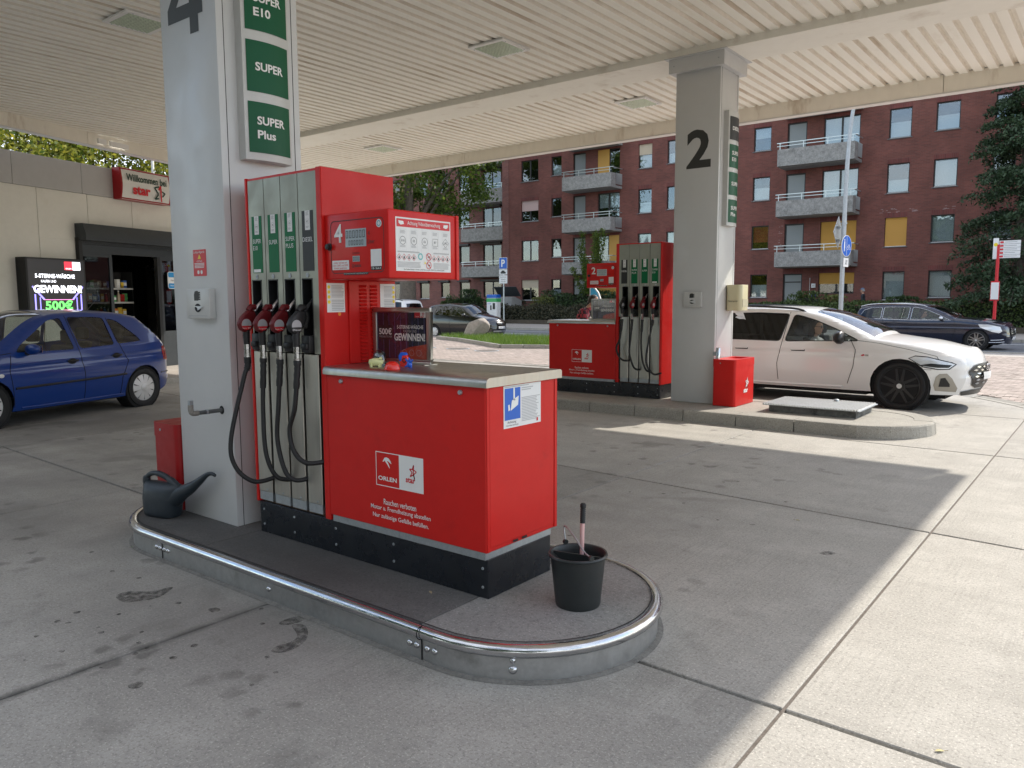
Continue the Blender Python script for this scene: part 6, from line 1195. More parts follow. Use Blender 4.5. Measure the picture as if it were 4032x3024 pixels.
# welcome sign
t = thing('welcome_sign', 'red framed white welcome sign above the shop door', 'sign', tuple(wc @ Vector((-1.17, -.03, 3.80))), SR); t.scale = (.93, 1, 1)
def bulge(z): return -.20-.05*math.sin(math.pi*z/.66)
zz = [i*.66/10 for i in range(11)]
MB().prism([(0, 0)]+[(bulge(z), z) for z in zz]+[(0, .66)], (0, 0, 0), Y, Z, -.74, -.70).build('side_cheek', M['reddk'], t); MB().prism([(0, 0)]+[(bulge(z), z) for z in zz]+[(0, .66)], (0, 0, 0), Y, Z, .70, .74).build('side_cheek', M['reddk'], t)
MB().grid([[(-.7, bulge(z), z) for z in zz], [.7 and (.7, bulge(z), z) for z in zz]]).build('face', mat('sign face', (.72, .71, .68), .35, coat=.3), t, 60); MB().bx(-.7, .7, -.2, 0, -.004, .012).build('frame_rail', M['reddk'], t); MB().bx(-.7, .7, -.2, 0, .648, .664).build('frame_rail', M['reddk'], t)
for z in (.02, .64): MB().tube([(-.7, bulge(z)-.002, z), (.7, bulge(z)-.002, z)], .014, 8).build('frame_trim', M['reddk'], t)
text('Willkommen bei', (0, -.256, .47), X, Z, mat('dark green print', (.012, .05, .035), .4), t, w=1.2, h=.15, bold=.022); text('star', (-.17, -.262, .215), X, Z, M['redp'], t, w=.52, h=.19, bold=.04)
g_ = mat('dark green emblem', (.012, .05, .035), .4)
def stroke2(P, w, m, par, o, off): 
    mb = MB()
    for a, c in zip(P, P[1:]):
        a, c = Vector((*a, 0)), Vector((*c, 0)); n = (c-a).cross(Z).normalized()*w*.5; mb.sheet([((a+n).x, (a+n).y), ((c+n).x, (c+n).y), ((c-n).x, (c-n).y), ((a-n).x, (a-n).y)], o, X, Z, off)
    mb.build('emblem', m, par)
o = Vector((.34, -.258, .2)); stroke2([(0.02, .17), (-.12, .13), (.0, .0), (-.12, -.12), (.0, -.09)], .035, g_, t, o, .002); stroke2([(.0, .09), (.065, .19), (.075, -.16)], .04, M['redp'], t, o, .006); stroke2([(.1, .07), (.2, .03), (.11, -.05)], .03, g_, t, o, .002)
# LED screen on the wall
def emi(name, col, e): return mat(name, col, .4, emit=e)
t = thing('led_screen', 'glowing carwash advert screen on the shop wall by the door', 'screen', tuple(wc @ Vector((-3.50, 0, 1.40))), SR)
MB().bx(-.66, .64, -.26, 0, 0, 1.06).build('case', M['anthd'], t, 35, .006, 1); MB().bx(-.62, .60, -.263, -.26, .03, 1.03).build('panel', mat('screen black', (.02, .02, .022), .3, emit=.4), t)
o = Vector((0, -.263, 0)); ew = emi('lit white', (.9, .92, 1), 1.3)
text('5-STERNE-WÄSCHE', (-.05, -.263, .72), X, Z, ew, t, w=.86, h=.095, bold=.02, off=.002); text('KAUFEN UND', (-.2, -.263, .61), X, Z, ew, t, w=.32, h=.05, off=.002); text('GEWINNEN!', (.0, -.263, .46), X, Z, ew, t, w=1.05, h=.15, bold=.035, off=.002); text('500€', (.0, -.263, .15), X, Z, emi('lit green', (.12, .75, .12), 1.2), t, w=.6, h=.18, bold=.03, off=.003)
MB().sheet(rect(.16, .34, .84, 1.0), o, X, Z, .002).build('emblem', emi('lit red', (.8, .03, .05), 1.), t); MB().sheet(rect(.34, .52, .84, 1.0), o, X, Z, .002).build('emblem', ew, t); text('ORLEN', (.25, -.263, .865), X, Z, ew, t, w=.13, h=.03, off=.003); star_logo(t, Vector((.43, -.263, .92)), X, Z, .18)
mb = MB()
for s_ in (-1, 1):
    mb.sheet([(s_*.56, .5), (s_*.54, .52), (s_*.3, .27), (s_*.33, .25)], o, X, Z, .001); mb.sheet(rect(s_*.5-.015, s_*.5+.015, .05, .36), o, X, Z, .001); mb.sheet(rect(s_*.4-.01, s_*.4+.01, .05, .3), o, X, Z, .001)
mb.sheet(rect(-.5, .5, .035, .05), o, X, Z, .001); mb.build('neon_line', emi('lit violet', (.25, .22, .9), 1.3), t)
mb = MB(); mb.sheet(rect(-.3, .3, .05, .06), o, X, Z, .002); mb.sheet(rect(-.32, .32, .25, .26), o, X, Z, .002); mb.build('neon_line', emi('lit pink', (.9, .25, .6), 1.2), t)
# slim white pole behind the shop roof
t = thing('flag_pole', 'slim white pole rising behind the shop roof', 'pole', (-24.6, 12.9, 0), 0); MB().tube([(0, 0, 0), (0, 0, 9)], [.06, .04], 12).build('shaft', M['fascw'], t, 60); MB().lathe([(.06, 9), (.05, 9.06), (.001, 9.08)], 12).build('finial', M['fascw'], t, 60)
# ---------------------------------------------------------------- apartment house
FY = 45.; ROWS = [3.0, 5.79, 8.56, 11.35, 14.1]
M['shutline'] = None
ap = thing('apartment_house', 'long four storey red brown brick apartment house with concrete balconies', 'building', (0, FY, .3))
def holes_wall(x0, x1, z0, z1, holes, y, m, parent, name='wall'):
    mb = MB(); mb.sheet([rect(x0, x1, z0, z1)]+[rect(*h) for h in holes], (0, y, 0), X, Z, 0)
    for a, b, c, d in holes:
        vs = [(a, y, c), (b, y, c), (b, y, d), (a, y, d), (a, y+.14, c), (b, y+.14, c), (b, y+.14, d), (a, y+.14, d)]; mb.add(vs, [(0, 1, 5, 4), (1, 2, 6, 5), (2, 3, 7, 6), (3, 0, 4, 7)])
    return mb.build(name, m, parent)
rb = random.Random(21)
def window(par, x0, x1, z0, z1, y=0., kind='curtain', shut=0., split=False, shm=None, sill=True, pane=None):
    fr = .055; yy = y+.10
    mb = MB(); mb.bx(x0, x0+fr, yy, yy+.05, z0, z1).bx(x1-fr, x1, yy, yy+.05, z0, z1).bx(x0+fr, x1-fr, yy, yy+.05, z0, z0+fr).bx(x0+fr, x1-fr, yy, yy+.05, z1-fr, z1)
    if split: xm = (x0+x1)/2; mb.bx(xm-.05, xm+.05, yy, yy+.05, z0+fr, z1-fr)
    w = mb.build('window', M['wframe'], par)
    MB().bx(x0+fr, x1-fr, yy+.025, yy+.03, z0+fr, z1-fr).build('pane', pane or M['glass'], w)
    if sill: MB().bx(x0-.06, x1+.06, y-.05, y+.1, z0-.05, z0-.002).build('sill', M['sill'], w); MB().bx(x0+.03, x1-.03, y+.06, y+.099, z0+.002, z0+.03).build('drip_rail', M['wwhite'], w)
    H = z1-z0
    if kind == 'curtain': n = 14; MB().grid([[(x0+fr+(x1-x0-2*fr)*i/n, yy+.12+.02*(i % 2), z) for i in range(n+1)] for z in (z0+fr, z0+H*rb.choice((.45, .55, .95)))]).build('curtain', M['curtain'], w, 60)
    elif kind == 'top': n = 14; MB().grid([[(x0+fr+(x1-x0-2*fr)*i/n, yy+.12+.02*(i % 2), z) for i in range(n+1)] for z in (z1-H*.45, z1-fr)]).build('curtain', M['curtain'], w, 60)
    elif kind == 'sheet': MB().bx(x0+fr, x1-fr, yy+.1, yy+.11, z0+fr, z1-fr).build('blind', M['whitep'], w)
    elif kind == 'red': MB().bx(x0+fr, x1-fr, yy+.1, yy+.11, z0+H*.3, z1-fr).build('blind', mat('red drape', (.45, .03, .03), .8, var=.4, vs=6), w)
    if shut:
        n = max(1, int(H*shut/.055)); mb = MB()
        for i in range(n): zt = z1-.0-.055*i; mb.add([(x0+.02, yy-.012, zt), (x1-.02, yy-.012, zt), (x1-.02, yy-.028, zt-.028), (x0+.02, yy-.028, zt-.028), (x1-.02, yy-.012, zt-.055), (x0+.02, yy-.012, zt-.055)], [(0, 3, 2, 1), (3, 5, 4, 2)])
        s_ = mb.build('roller_shutter', shm or M['shutter'], w)
    MB().bx(x0-.02, x1+.02, y-.012, y-.002, z1+.0, z1+.25).build('lintel', M['soldier'], w)
    return w
def bdoor(par, x0, x1, z0, z1, y=0.):
    fr = .08; yy = y+.10; mb = MB(); mb.bx(x0, x0+fr, yy, yy+.05, z0, z1).bx(x1-fr, x1, yy, yy+.05, z0, z1).bx(x0+fr, x1-fr, yy, yy+.05, z1-fr, z1).bx(x0+fr, x1-fr, yy, yy+.05, z0, z0+.1); w = mb.build('balcony_door', M['wframe'], par); MB().bx(x0+fr, x1-fr, yy+.02, yy+.03, z0+.1, z1-fr).build('pane', M['doorp'], w)
    MB().bx(x0-.02, x1+.02, y-.012, y-.002, z1, z1+.25).build('lintel', M['soldier'], w); return w
def balcony(par, x0, x1, z0, z1, yf, yw, slats=1, rail=True):
    b = bpy.data.objects.new('balcony', None); COL.objects.link(b); b.parent = par
    MB().prism([(yf+.25, z0-.02), (yf, z0+.0), (yf, z1), (yf+.1, z1), (yf+.1, z0+.12), (yw, z0+.12), (yw, z0-.02)], (0, 0, 0), Y, Z, x0, x1).build('parapet', M['agg'], b)
    MB().bx(x0, x1, yf+.3, yw, z0-.04, z0-.021).build('slab', M['slab'], b)
    MB().bx(x0, x0+.1, yf+.1, yf+.75, z0+.12, z1-.002).build('cheek', M['agg'], b); 
    MB().bx(x1-.1, x1, yf+.1, yf+.6, z0+.12, z1-.002).build('cheek', M['agg'], b)
    if rail:
        zt = z1+.36; mb = MB(); mb.bx(x0-.05, x1+.15, yf+.03, yf+.07, zt-.04, zt).bx(x0-.05, x1, yf+.04, yf+.06, zt-.2, zt-.17); mb.build('hand_rail', M['rail'], b)
        n = 4
        for k in range(n): x = x0+.12+(x1-x0-.25)*k/(n-1); MB().bx(x-.02, x+.02, yf+.035, yf+.065, z1-.05, zt-.04).build('rail_post', M['rail'], b)
        MB().bx(x1-.02, x1+.02, yf+.07, yw, zt-.04, zt).build('hand_rail', M['rail'], b); MB().bx(x0-.02, x0+.02, yf+.07, yw, zt-.04, zt).build('hand_rail', M['rail'], b)
        y = yf+.66
        while y < yw-.02: MB().bx(x1-.02, x1, y, y+.05, z0+.2, z1+.02).build('slat', M['rail'], b); y += .09
    return b
cA, cB, cC, cD, cE = (-17.51, -16.5), (-15.58, -14.5), (-13.6, -11.72), (-10.3, -9.23), (-8.12, -7.05)
cG, cH, cI, cJ, cK, cF = (-31.81, -30.96), (-30., -29.), (-28.05, -26.38), (-25.02, -24.06), (-23., -22.0), (-34.44, -32.92)
far = [(-5.55, -4.6), (-3.2, -2.1), (0, 1.1), (3, 4.1), (6, 7.1), (-20.6, -19.6)]
holes = []; spec = []
for ri, zt in enumerate(ROWS):
    z = zt-.3
    for k, (a, b) in dict(A=cA, D=cD, E=cE, G=cG, J=cJ, K=cK, F=cF).items():
        h = {'A': 1.33, 'D': 1.5, 'E': 1.38, 'G': 1.27, 'J': 1.5, 'K': 1.4, 'F': 1.45}[k]; spec.append((k, ri, a, b, z-h, z))
    for a, b in far: spec.append(('X', ri, a, b, z-1.35, z))
    for k, (a, b) in dict(B=cB, H=cH).items(): spec.append((k, ri, a, b, z-2.15, z))
    for k, (a, b) in dict(C=cC, I=cI).items(): spec.append((k, ri, a, b, z-(2.1 if ri else 1.15), z))
holes = [(a, b, c, d) for _, _, a, b, c, d in spec if (b-a) > 0]
holes = [h for h in holes if not (h[0] == -20.6)]
holes_wall(-35.55, 14., -.3, 15.2, holes, 0, M['brick'], ap)
MB().bx(-35.5, 14, 1.2, 1.3, -.3, 15.2).build('interior', M['room'], ap); MB().bx(-35.5, 14, .15, 10, 15.0, 15.3).build('roof', M['slab'], ap); MB().bx(-35.55, -35.4, .01, 10, -.3, 15.2).build('wall', M['brick'], ap)
for ri in range(5): MB().bx(-35.4, 14, .2, 1.2, ROWS[ri]-.3+.3, ROWS[ri]-.3+.5).build('floor_slab', M['room'], ap)
for k, ri, a, b, c, d in spec:
    if (a == -20.6): continue
    if k in 'BH':
        if ri == 0:
            w = bdoor(ap, a, b, c, d); w.name = 'entrance_door'; MB().bx(a+.1, b-.1, .085, .099, d-.5, d-.44).build('transom', M['wframe'], w)
        else: bdoor(ap, a, b, c, d)
    elif k in 'CI':
        sh_ = {('C', 1): 1., ('C', 0): .55, ('I', 0): 1.}.get((k, ri), 0); window(ap, a, b, c, d, kind='sheet' if (k, ri) in (('C', 2), ('C', 3)) else rb.choice(['none', 'top']), shut=sh_, split=True, sill=False)
        if (k, ri) == ('I', 3): MB().bx(a, a+.85, .02, .08, c, d).build('roller_shutter', M['shutter'], ap)
        if (k, ri) == ('I', 1): MB().bx(a+.9, b, .02, .08, c, d).build('roller_shutter', M['shutter'], ap)
    else:
        kd = {('A', 3): 'top', ('A', 2): 'curtain', ('A', 1): 'red', ('A', 0): 'curtain', ('D', 3): 'curtain', ('D', 2): 'curtain', ('E', 3): 'curtain', ('E', 2): 'curtain', ('D', 0): 'sheet', ('E', 0): 'sheet', ('F', 3): 'none', ('F', 1): 'none', ('G', 1): 'curtain', ('G', 0): 'curtain'}.get((k, ri), rb.choice(['none', 'curtain']))
        s_ = {('D', 1): 1., ('F', 2): .5, ('F', 0): .38, ('J', 3): .45}.get((k, ri), 0); sm = {('F', 2): M['shutterp'], ('F', 0): M['shutter2'], ('J', 3): M['shutter2']}.get((k, ri), M['shutter'])
        window(ap, a, b, c, d, kind=kd, shut=s_, split=(k == 'F'), shm=sm)
for zt, zb in ((4.16, 3.35), (6.95, 6.1), (9.72, 8.82)):
    balcony(ap, -15.62, -11.58, zb-.3, zt-.3, -1.4, 0); balcony(ap, -29.96, -26.2, zb-.3-.08, zt-.3-.1, -1.4, 0)
balcony(ap, -15.62, -11.58, 11.6-.3, 12.5-.3, -1.4, 0); balcony(ap, -29.96, -26.2, 11.5-.3, 12.4-.3, -1.4, 0)
t = MB().bx(-13.93, -13.73, -.14, -.02, 2.2-.3, 2.42-.3).build('house_number_lamp', M['whitep'], ap); text('30', (-13.83, -.14, 2.01), X, Z, M['ink'], ap, h=.12, w=.14); MB().bx(-13.95, -13.7, -.03, -.005, 1.35, 1.55).build('bell_plate', mat('blue plate', (.05, .06, .2), .4), ap)
MB().tube([(-14.05, -.05, 1.3), (-14.05, -.05, 2.45)], .012, 8).build('lamp_conduit', M['wwhite'], ap)
rs_ = random.Random(3); mb = MB()
for k in range(26): x = rs_.choice([rs_.uniform(-10.6, -9.6), rs_.uniform(-9.3, -8.9), rs_.uniform(-7.8, -7.2)]); z = rs_.uniform(5.95, 6.25)-.3; L = rs_.uniform(.06, .22); mb.bx(x, x+L, -.003, -.001, z, z+.018)
for k in range(14): x = rs_.uniform(-16.0, -15.75); z = rs_.uniform(4.2, 5.9)-.3; mb.bx(x, x+rs_.uniform(.04, .12), -.003, -.001, z, z+.02)
mb.build('lime_bloom', mat('lime bloom', (.36, .28, .27), .9), ap)['kind'] = 'stuff'
# left wing, set back
lw = thing('apartment_wing', 'shaded set back brick wing behind the broad street tree', 'building', (0, 46.5, .3))
LC = [((-43.8, -42.85), 1.2), ((-41.75, -40.7), 1.3), ((-46.2, -45.1), 1.3), ((-49.4, -48.4), 1.3), ((-52.5, -51.5), 1.3), ((-56, -55), 1.3), ((-60, -59), 1.3)]; hs = []; sp_ = []
for ri, zt in enumerate(ROWS):
    z = zt-.3
    for (a, b), h in LC: hs.append((a, b, z-h, z)); sp_.append(('w', ri, a, b, z-h, z))
    hs.append((-39.3, -37.5, z-(2. if ri else 1.2), z)); sp_.append(('d', ri, -39.3, -37.5, z-(2. if ri else 1.2), z))
holes_wall(-70, -35.4, -.3, 15.2, hs, 0, M['brick2'], lw); MB().bx(-70, -35.6, 1.2, 1.3, -.3, 15.2).build('interior', M['room'], lw); MB().bx(-70, -35.6, .2, 9, 15, 15.3).build('roof', M['slab'], lw)
MB().bx(-36.15, -35.56, -1.52, 0, -.3, 15.2).build('corner_pier', M['brick2'], lw)
for q, ri, a, b, c, d in sp_:
    w = window(lw, a, b, c, d, pane=M['glassb'], kind='sheet' if (ri == 1 and q == 'w' and a == -41.75) else rb.choice(['none', 'none', 'curtain']), split=(q == 'd'), sill=(q == 'w')); MB().bx(a-.1, b+.1, -.25, -.012, d+.02, d+.16).build('shutter_case', M['wframe'], w)
for zt, zb in ((4.12, 3.32), (6.95, 6.0), (9.75, 8.75), (12.5, 11.5)): balcony(lw, -40.4, -36.3, zb-.3, zt-.3, -1.3, 0, rail=True)
# ---------------------------------------------------------------- vegetation
def leafmesh(C, N, size, rs, asp=.6):
    n = len(C); C = np.asarray(C); u = rs.normal(size=(n, 3)); u /= np.linalg.norm(u, axis=1)[:, None]; w = rs.normal(size=(n, 3)) if N is None else np.asarray(N)+rs.normal(size=(n, 3))*.6
    v = np.cross(u, w); v /= np.linalg.norm(v, axis=1)[:, None]+1e-9; s = size*rs.uniform(.6, 1.3, n)[:, None]; a = u*s*.5; b = v*s*.5*asp
    nn = np.cross(u, v)*s*.12
    V = np.stack([C-a, C+b+nn, C+a, C-b+nn], 1).reshape(-1, 3); return V
def foliage(name, m, parent, C, size, seed=0, N=None, asp=.6):
    rs = np.random.RandomState(seed); V = leafmesh(C, N, size, rs, asp); n = len(C); me = bpy.data.meshes.new(name); me.vertices.add(4*n); me.vertices.foreach_set('co', V.ravel()); me.loops.add(4*n); me.loops.foreach_set('vertex_index', np.arange(4*n, dtype=np.int32)); me.polygons.add(n); me.polygons.foreach_set('loop_start', np.arange(0, 4*n, 4, dtype=np.int32)); me.update(calc_edges=True); me.materials.append(m); me.validate(); return link(name, me, parent)
def clumps(rs, nc, n, c, r, shell=.55, cr=.28):
    d = rs.normal(size=(nc, 3)); d /= np.linalg.norm(d, axis=1)[:, None]; q = d*(shell+(1-shell)*rs.uniform(0, 1, nc)[:, None]**.6)*np.array(r)+np.array(c)
    k = rs.randint(0, nc, n); e = rs.normal(size=(n, 3))*.5; return q[k]+e*np.array(r)*cr*rs.uniform(.6, 1.3, nc)[k][:, None], q
def tree(label, loc, h_trunk, r_trunk, crown_c, crown_r, n, size, m, bark, seed, group=None, nc=70, name='street_tree', cr=.22):
    t = thing(name, label, 'tree', loc, 0, group); rs = np.random.RandomState(seed); C, q = clumps(rs, nc, n, crown_c, crown_r, .5, cr)
    foliage('crown', m, t, C, size, seed); tr = MB(); cc = Vector(crown_c)
    tr.tube([(0, 0, -.3), (0, 0, 0), (.03, .02, h_trunk*.5), (cc.x*.2, cc.y*.2, h_trunk), (cc.x*.7, cc.y*.7, cc.z)], [r_trunk*1.3, r_trunk*1.1, r_trunk*.92, r_trunk*.8, r_trunk*.25], 14)
    tb = tr.build('trunk', bark, t, 60)
    for k in range(min(nc, 16)):
        e = Vector(q[k]); s = Vector((cc.x*.2, cc.y*.2, h_trunk*(.8+.2*rs.rand()))); MB().tube([s, s.lerp(e, .5)+Z*.3, e], [r_trunk*.34, r_trunk*.2, .02], 7).build('limb', bark, tb, 60)
    return t
tree('broad street tree with mottled trunk, its foliage hanging beneath the canopy edge', (-36.9, 36, .04), 5.5, .55, (.6, 0, 10.7), (5.7, 5.2, 4.4), 36000, .22, M['leaf'], M['planebark'], 3, nc=110, name='street_tree', cr=.17)
for i, (x, y, z, s) in enumerate([(-27.5, 8.5, 7.5, 12), (-29, 13.5, 7.5, 13), (-26, 16.5, 7., 14), (-31, 5, 8, 15)]):
    tree(['yellowing maple over the shop roof, beside the welcome sign', 'tall yellow green tree behind the shop roof, next to the white pole', 'yellow leaved tree rising past the corner of the shop', 'dense yellow green tree over the shop wall above the screen'][i], (x, y, 0), 3, .22, (0, 0, z-1.6), (3.8, 4.2, 3.6), 34000, .15, M['leafy'], M['bark'], s, 'trees behind the shop', 70, 'maple_tree')
# conifer
def conifer(label, loc, H, R, n, seed):
    t = thing('conifer_tree', label, 'tree', loc); rs = np.random.RandomState(seed); MB().tube([(0, 0, -.2), (0, 0, H*.5), (0, 0, H)], [.22, .14, .02], 10).build('trunk', M['bark'], t, 60); C = []; NN = []
    lim = MB()
    for k in range(230):
        z = 1.6+(H-1.8)*rs.rand()**1.25; L = R*(1-z/H)**.75*rs.uniform(.7, 1.1)+.25; a = rs.uniform(0, 6.283); d = np.array([math.cos(a), math.sin(a), 0]); lim.tube([(0, 0, z), tuple(d*L*.6+np.array([0, 0, z-.05*L])), tuple(d*L+np.array([0, 0, z-.22*L]))], [.03, .018, .006], 4)
        m_ = int(n/230); f = rs.uniform(.15, 1, m_)**.8; s = np.array([-d[1], d[0], 0]); P = d[None]*(f*L)[:, None]+s[None]*(rs.normal(0, 1, m_)*.16*L*(1.1-f*.6))[:, None]; P[:, 2] = z-.22*L*f**2+rs.normal(0, .08, m_)-np.abs(rs.normal(0, .10, m_)); C.append(P)
    lim.build('branch', M['bark'], t)['kind'] = 'stuff'; foliage('crown', M['needle'], t, np.concatenate(C), .18, seed, asp=.42); return t
conifer('tall dark blue green spruce in front of the brick house by the bus stop', (-3.9, 41.6, .3), 16, 3.1, 46000, 5)
# shrubs and hedges
def shrub(label, loc, r, n, size, m, seed, name='shrub', group=None, cr=.2):
    t = thing(name, label, 'shrub' if name != 'clipped_hedge' else 'hedge', loc, 0, group); rs = np.random.RandomState(seed); d = rs.normal(size=(n, 3)); d /= np.linalg.norm(d, axis=1)[:, None]; f = rs.uniform(.72, 1.06, n)**.7; C = d*f[:, None]*np.array(r); C[:, 2] = np.abs(C[:, 2]) if name != 'x' else C[:, 2]
    C += .07*np.sin(C*9+seed)*np.array(r); foliage('foliage', m, t, C, size, seed, d); q = [(r[0]*.82*math.cos(a)*math.sin(b), r[1]*.82*math.sin(a)*math.sin(b), r[2]*.84*math.cos(b)) for b in np.linspace(.05, 1.55, 6) for a in np.linspace(0, 6.283, 13)[:-1]]
    MB().grid([q[i*12:(i+1)*12] for i in range(6)], True).build('core', M['inner'], t); return t
def hedge(label, x0, x1, y0, y1, z0, z1, dens, size, m, seed, wob=.08):
    t = thing('clipped_hedge', label, 'hedge', ((x0+x1)/2, (y0+y1)/2, z0)); rs = np.random.RandomState(seed); L, D, Hh = x1-x0, y1-y0, z1-z0; n1 = int(L*Hh*dens); n2 = int(L*D*dens)
    A = np.stack([rs.uniform(-L/2, L/2, n1), -D/2+rs.normal(0, .06, n1), rs.uniform(0, Hh, n1)], 1); B = np.stack([rs.uniform(-L/2, L/2, n2), rs.uniform(-D/2, D/2, n2), Hh+rs.normal(0, .06, n2)], 1); Cc = np.concatenate([A, B]); ph = np.sin(Cc[:, 0]*1.7+seed)*wob+np.sin(Cc[:, 0]*4.1)*wob*.6; Cc[:, 2] *= 1+ph*.9; Cc[:, 1] -= ph*.5
    NN = np.concatenate([np.tile([0, -1, .3], (n1, 1)), np.tile([0, 0, 1], (n2, 1))]); foliage('foliage', m, t, Cc, size, seed, NN); MB().bx(-L/2+.05, L/2-.05, -D/2+.12, D/2, 0, Hh-.12).build('core', M['inner'], t); return t
hedge('low brownish hedge along the far pavement behind the parking sign', -33.6, -18.0, 40.6, 41.6, .04, 1.15, 260, .13, M['hedge'], 2)
hedge('long dark green hedge along the far pavement behind the navy car', -17.6, 8., 40.6, 41.8, .04, 1.34, 230, .14, M['hedgeg'], 4, .04)
hedge('dark hedge strip at the house wall beside the entrance', -30.5, -24.6, 42.0, 42.9, .3, 1.95, 200, .14, M['leafd'], 6)
shrub('round pale clipped yew bush standing above the brown hedge', (-30.2, 41.9, .3), (1.15, 1., 1.62), 3400, .10, M['leafp'], 3)
shrub('spiky dark juniper bush left of the charging post', (-36.6, 41.8, .3), (1.35, 1.1, 2.0), 4200, .15, M['leafd'], 4)
shrub('boxy green bush beside the spiky juniper', (-38.4, 41.8, .3), (.95, .9, 1.6), 2600, .12, M['hedgeg'], 5)
shrub('bushy green shrub right of the house entrance, behind the hedge', (-13.2, 42.0, .3), (1.7, .8, 1.62), 3800, .13, M['hedgeg'], 7)
shrub('yellow green shrub beside the walking man with the cap', (-11.75, 41.95, .3), (.8, .6, 1.5), 1800, .12, M['leafp'], 9)
shrub('low dark shrub beneath the ground floor windows', (-8.6, 42.0, .3), (1.2, .6, 1.5), 2200, .12, M['leafd'], 10)
shrub('grey green shrub at the waste store, behind the brown hedge', (-33.6, 43.2, .3), (1.3, .8, 1.4), 2200, .12, M['hedge'], 11)
# slim young tree above pump 2
t = thing('young_tree', 'slender young tree with upright yellow green shoots above pump 2', 'tree', (-26.6, 41.9, .3)); rs = np.random.RandomState(8); C = []; tr = MB().tube([(0, 0, 0), (0, 0, 2.2)], [.07, .05], 8).build('trunk', M['bark'], t, 60)
for k in range(15):
    a = rs.uniform(0, 6.28); L = rs.uniform(.4, 1.25); h = rs.uniform(3.2, 5.6); P = spline([(0, 0, 1.6+.4*rs.rand()), (math.cos(a)*L*.5, math.sin(a)*L*.5, h*.6), (math.cos(a)*L, math.sin(a)*L, h)], 8); MB().tube(P, .014, 5).build('limb', M['bark'], tr)
    for p in P[3:]: C.append(np.array(p)+rs.normal(0, .10, (34, 3)))
foliage('crown', M['leaf'], t, np.concatenate(C), .13, 3)
# boulder
t = thing('boulder', 'pale granite boulder resting on the grassy island', 'boulder', (-21.05, 24.35, .03)); rs = np.random.RandomState(2); me = MB()
bm = bmesh.new(); bmesh.ops.create_icosphere(bm, subdivisions=4, radius=1.)
pl_ = [(rs.normal(size=3), rs.uniform(.58, .86)) for _ in range(26)]
for v in bm.verts:
    p = np.array(v.co)
    for nrm, dd in pl_:
        nr = nrm/np.linalg.norm(nrm); k = p@nr
        if k > dd: p = p-nr*(k-dd)*.97
    v.co = Vector(p*np.array([.66, .56, .58]))+Vector((0, 0, .33)); v.co.z += .12*v.co.x
me = bpy.data.meshes.new('rock'); bm.to_mesh(me); bm.free(); me.materials.append(M['boulder']); me.polygons.foreach_set('use_smooth', [True]*len(me.polygons)); me.set_sharp_from_angle(angle=.28); link('rock', me, t)
# fallen leaves on the forecourt
for i, (u, v, lb) in enumerate([(3140, 2050, 'small pale fallen leaf on sunlit concrete before the stone kerb'), (527, 2155, 'small green fallen leaf on concrete left of the steel edged island'), (1695, 2333, 'small tan fallen leaf on the dark part of the steel edged island'), (3700, 2960, 'thin straw coloured leaf lying in the joint of the sunlit slab'), (2560, 2005, 'curled light leaf on shaded concrete right of the red counter')]):
    c = upix(u, v); zz = .002
    if i == 2: d_ = fw+rr*((u-2016)/F_PX)-uu*((v-1512)/F_PX); k = (.161-CAM_H)/d_.z; c = (d_.x*k, d_.y*k); zz = .161
    t = thing('fallen_leaf', lb, 'leaf', (c[0], c[1], zz), i*1.3); t.scale = (.6,)*3; MB().grid([[(-.03, 0, .002), (-.012, -.012, .006), (.012, -.011, .008), (.032, 0, .004)], [(-.03, 0.0005, .002), (-.012, 0, .001), (.012, 0, .003), (.032, .0005, .004)], [(-.03, .001, .002), (-.012, .012, .007), (.012, .011, .009), (.032, .001, .004)]]).build('blade', mat('dry leaf', [(.55, .48, .25), (.2, .3, .1), (.4, .33, .2), (.6, .52, .25), (.5, .48, .42)][i], .7, var=.3, vs=60), t, 60); MB().tube([(-.03, 0, .002), (-.05, .004, .004)], .0012, 5).build('stalk', mat('leaf stalk', (.3, .22, .1), .8), t)
# ---------------------------------------------------------------- street furniture
t = thing('parking_sign', 'blue parking sign with two white plates on a pole at the far pavement', 'sign', (-31.5, 39.3, .04)); MB().tube([(0, 0, 0), (0, 0, 4.25)], .045, 10).build('pole', M['rail'], t, 60)
MB().prism(rrect(-.33, .33, 3.52, 4.24, .05), (0, -.05, 0), X, Z, 0, .01).build('plate', M['whitep'], t); MB().sheet(rrect(-.31, .31, 3.54, 4.22, .04), (0, -.06, 0), X, Z, .002).build('blue_field', M['blue'], t); text('P', (0, -.062, 3.88), X, Z, M['white'], t, h=.46, w=.30, bold=.03, off=.003)
p = MB().bx(-.33, .33, -.06, -.05, 3.16, 3.49).build('plate', M['whitep'], t); MB().sheet([(-.2, 3.22), (.2, 3.22), (.22, 3.32), (.14, 3.34), (.08, 3.42), (-.1, 3.42), (-.16, 3.34), (-.22, 3.31)], (0, -.06, 0), X, Z, .002).build('car_pictogram', M['ink'], p)
p = MB().bx(-.33, .33, -.06, -.05, 2.6, 3.12).build('plate', M['whitep'], t)
for k, s_ in enumerate(('Elektrofahrzeuge', 'während des', 'Ladevorgangs')): text(s_, (0, -.06, 3.0-.14*k), X, Z, M['ink'], p, w=.5 if k == 0 else .38, h=.08)
t = thing('charging_post', 'white electric charging post with blue and green top bands', 'charging post', (-32.6, 39.6, .04)); MB().bx(-.42, .42, -.22, .22, 0, 1.88).build('cabinet', M['whitep'], t, 35, .03, 2); MB().bx(-.425, .425, -.225, .225, 1.66, 1.9).build('blue_band', M['blue'], t, 35, .03, 2); MB().bx(-.423, .423, -.223, .223, 1.42, 1.655).build('green_band', mat('bright green', (.06, .4, .12), .4), t)
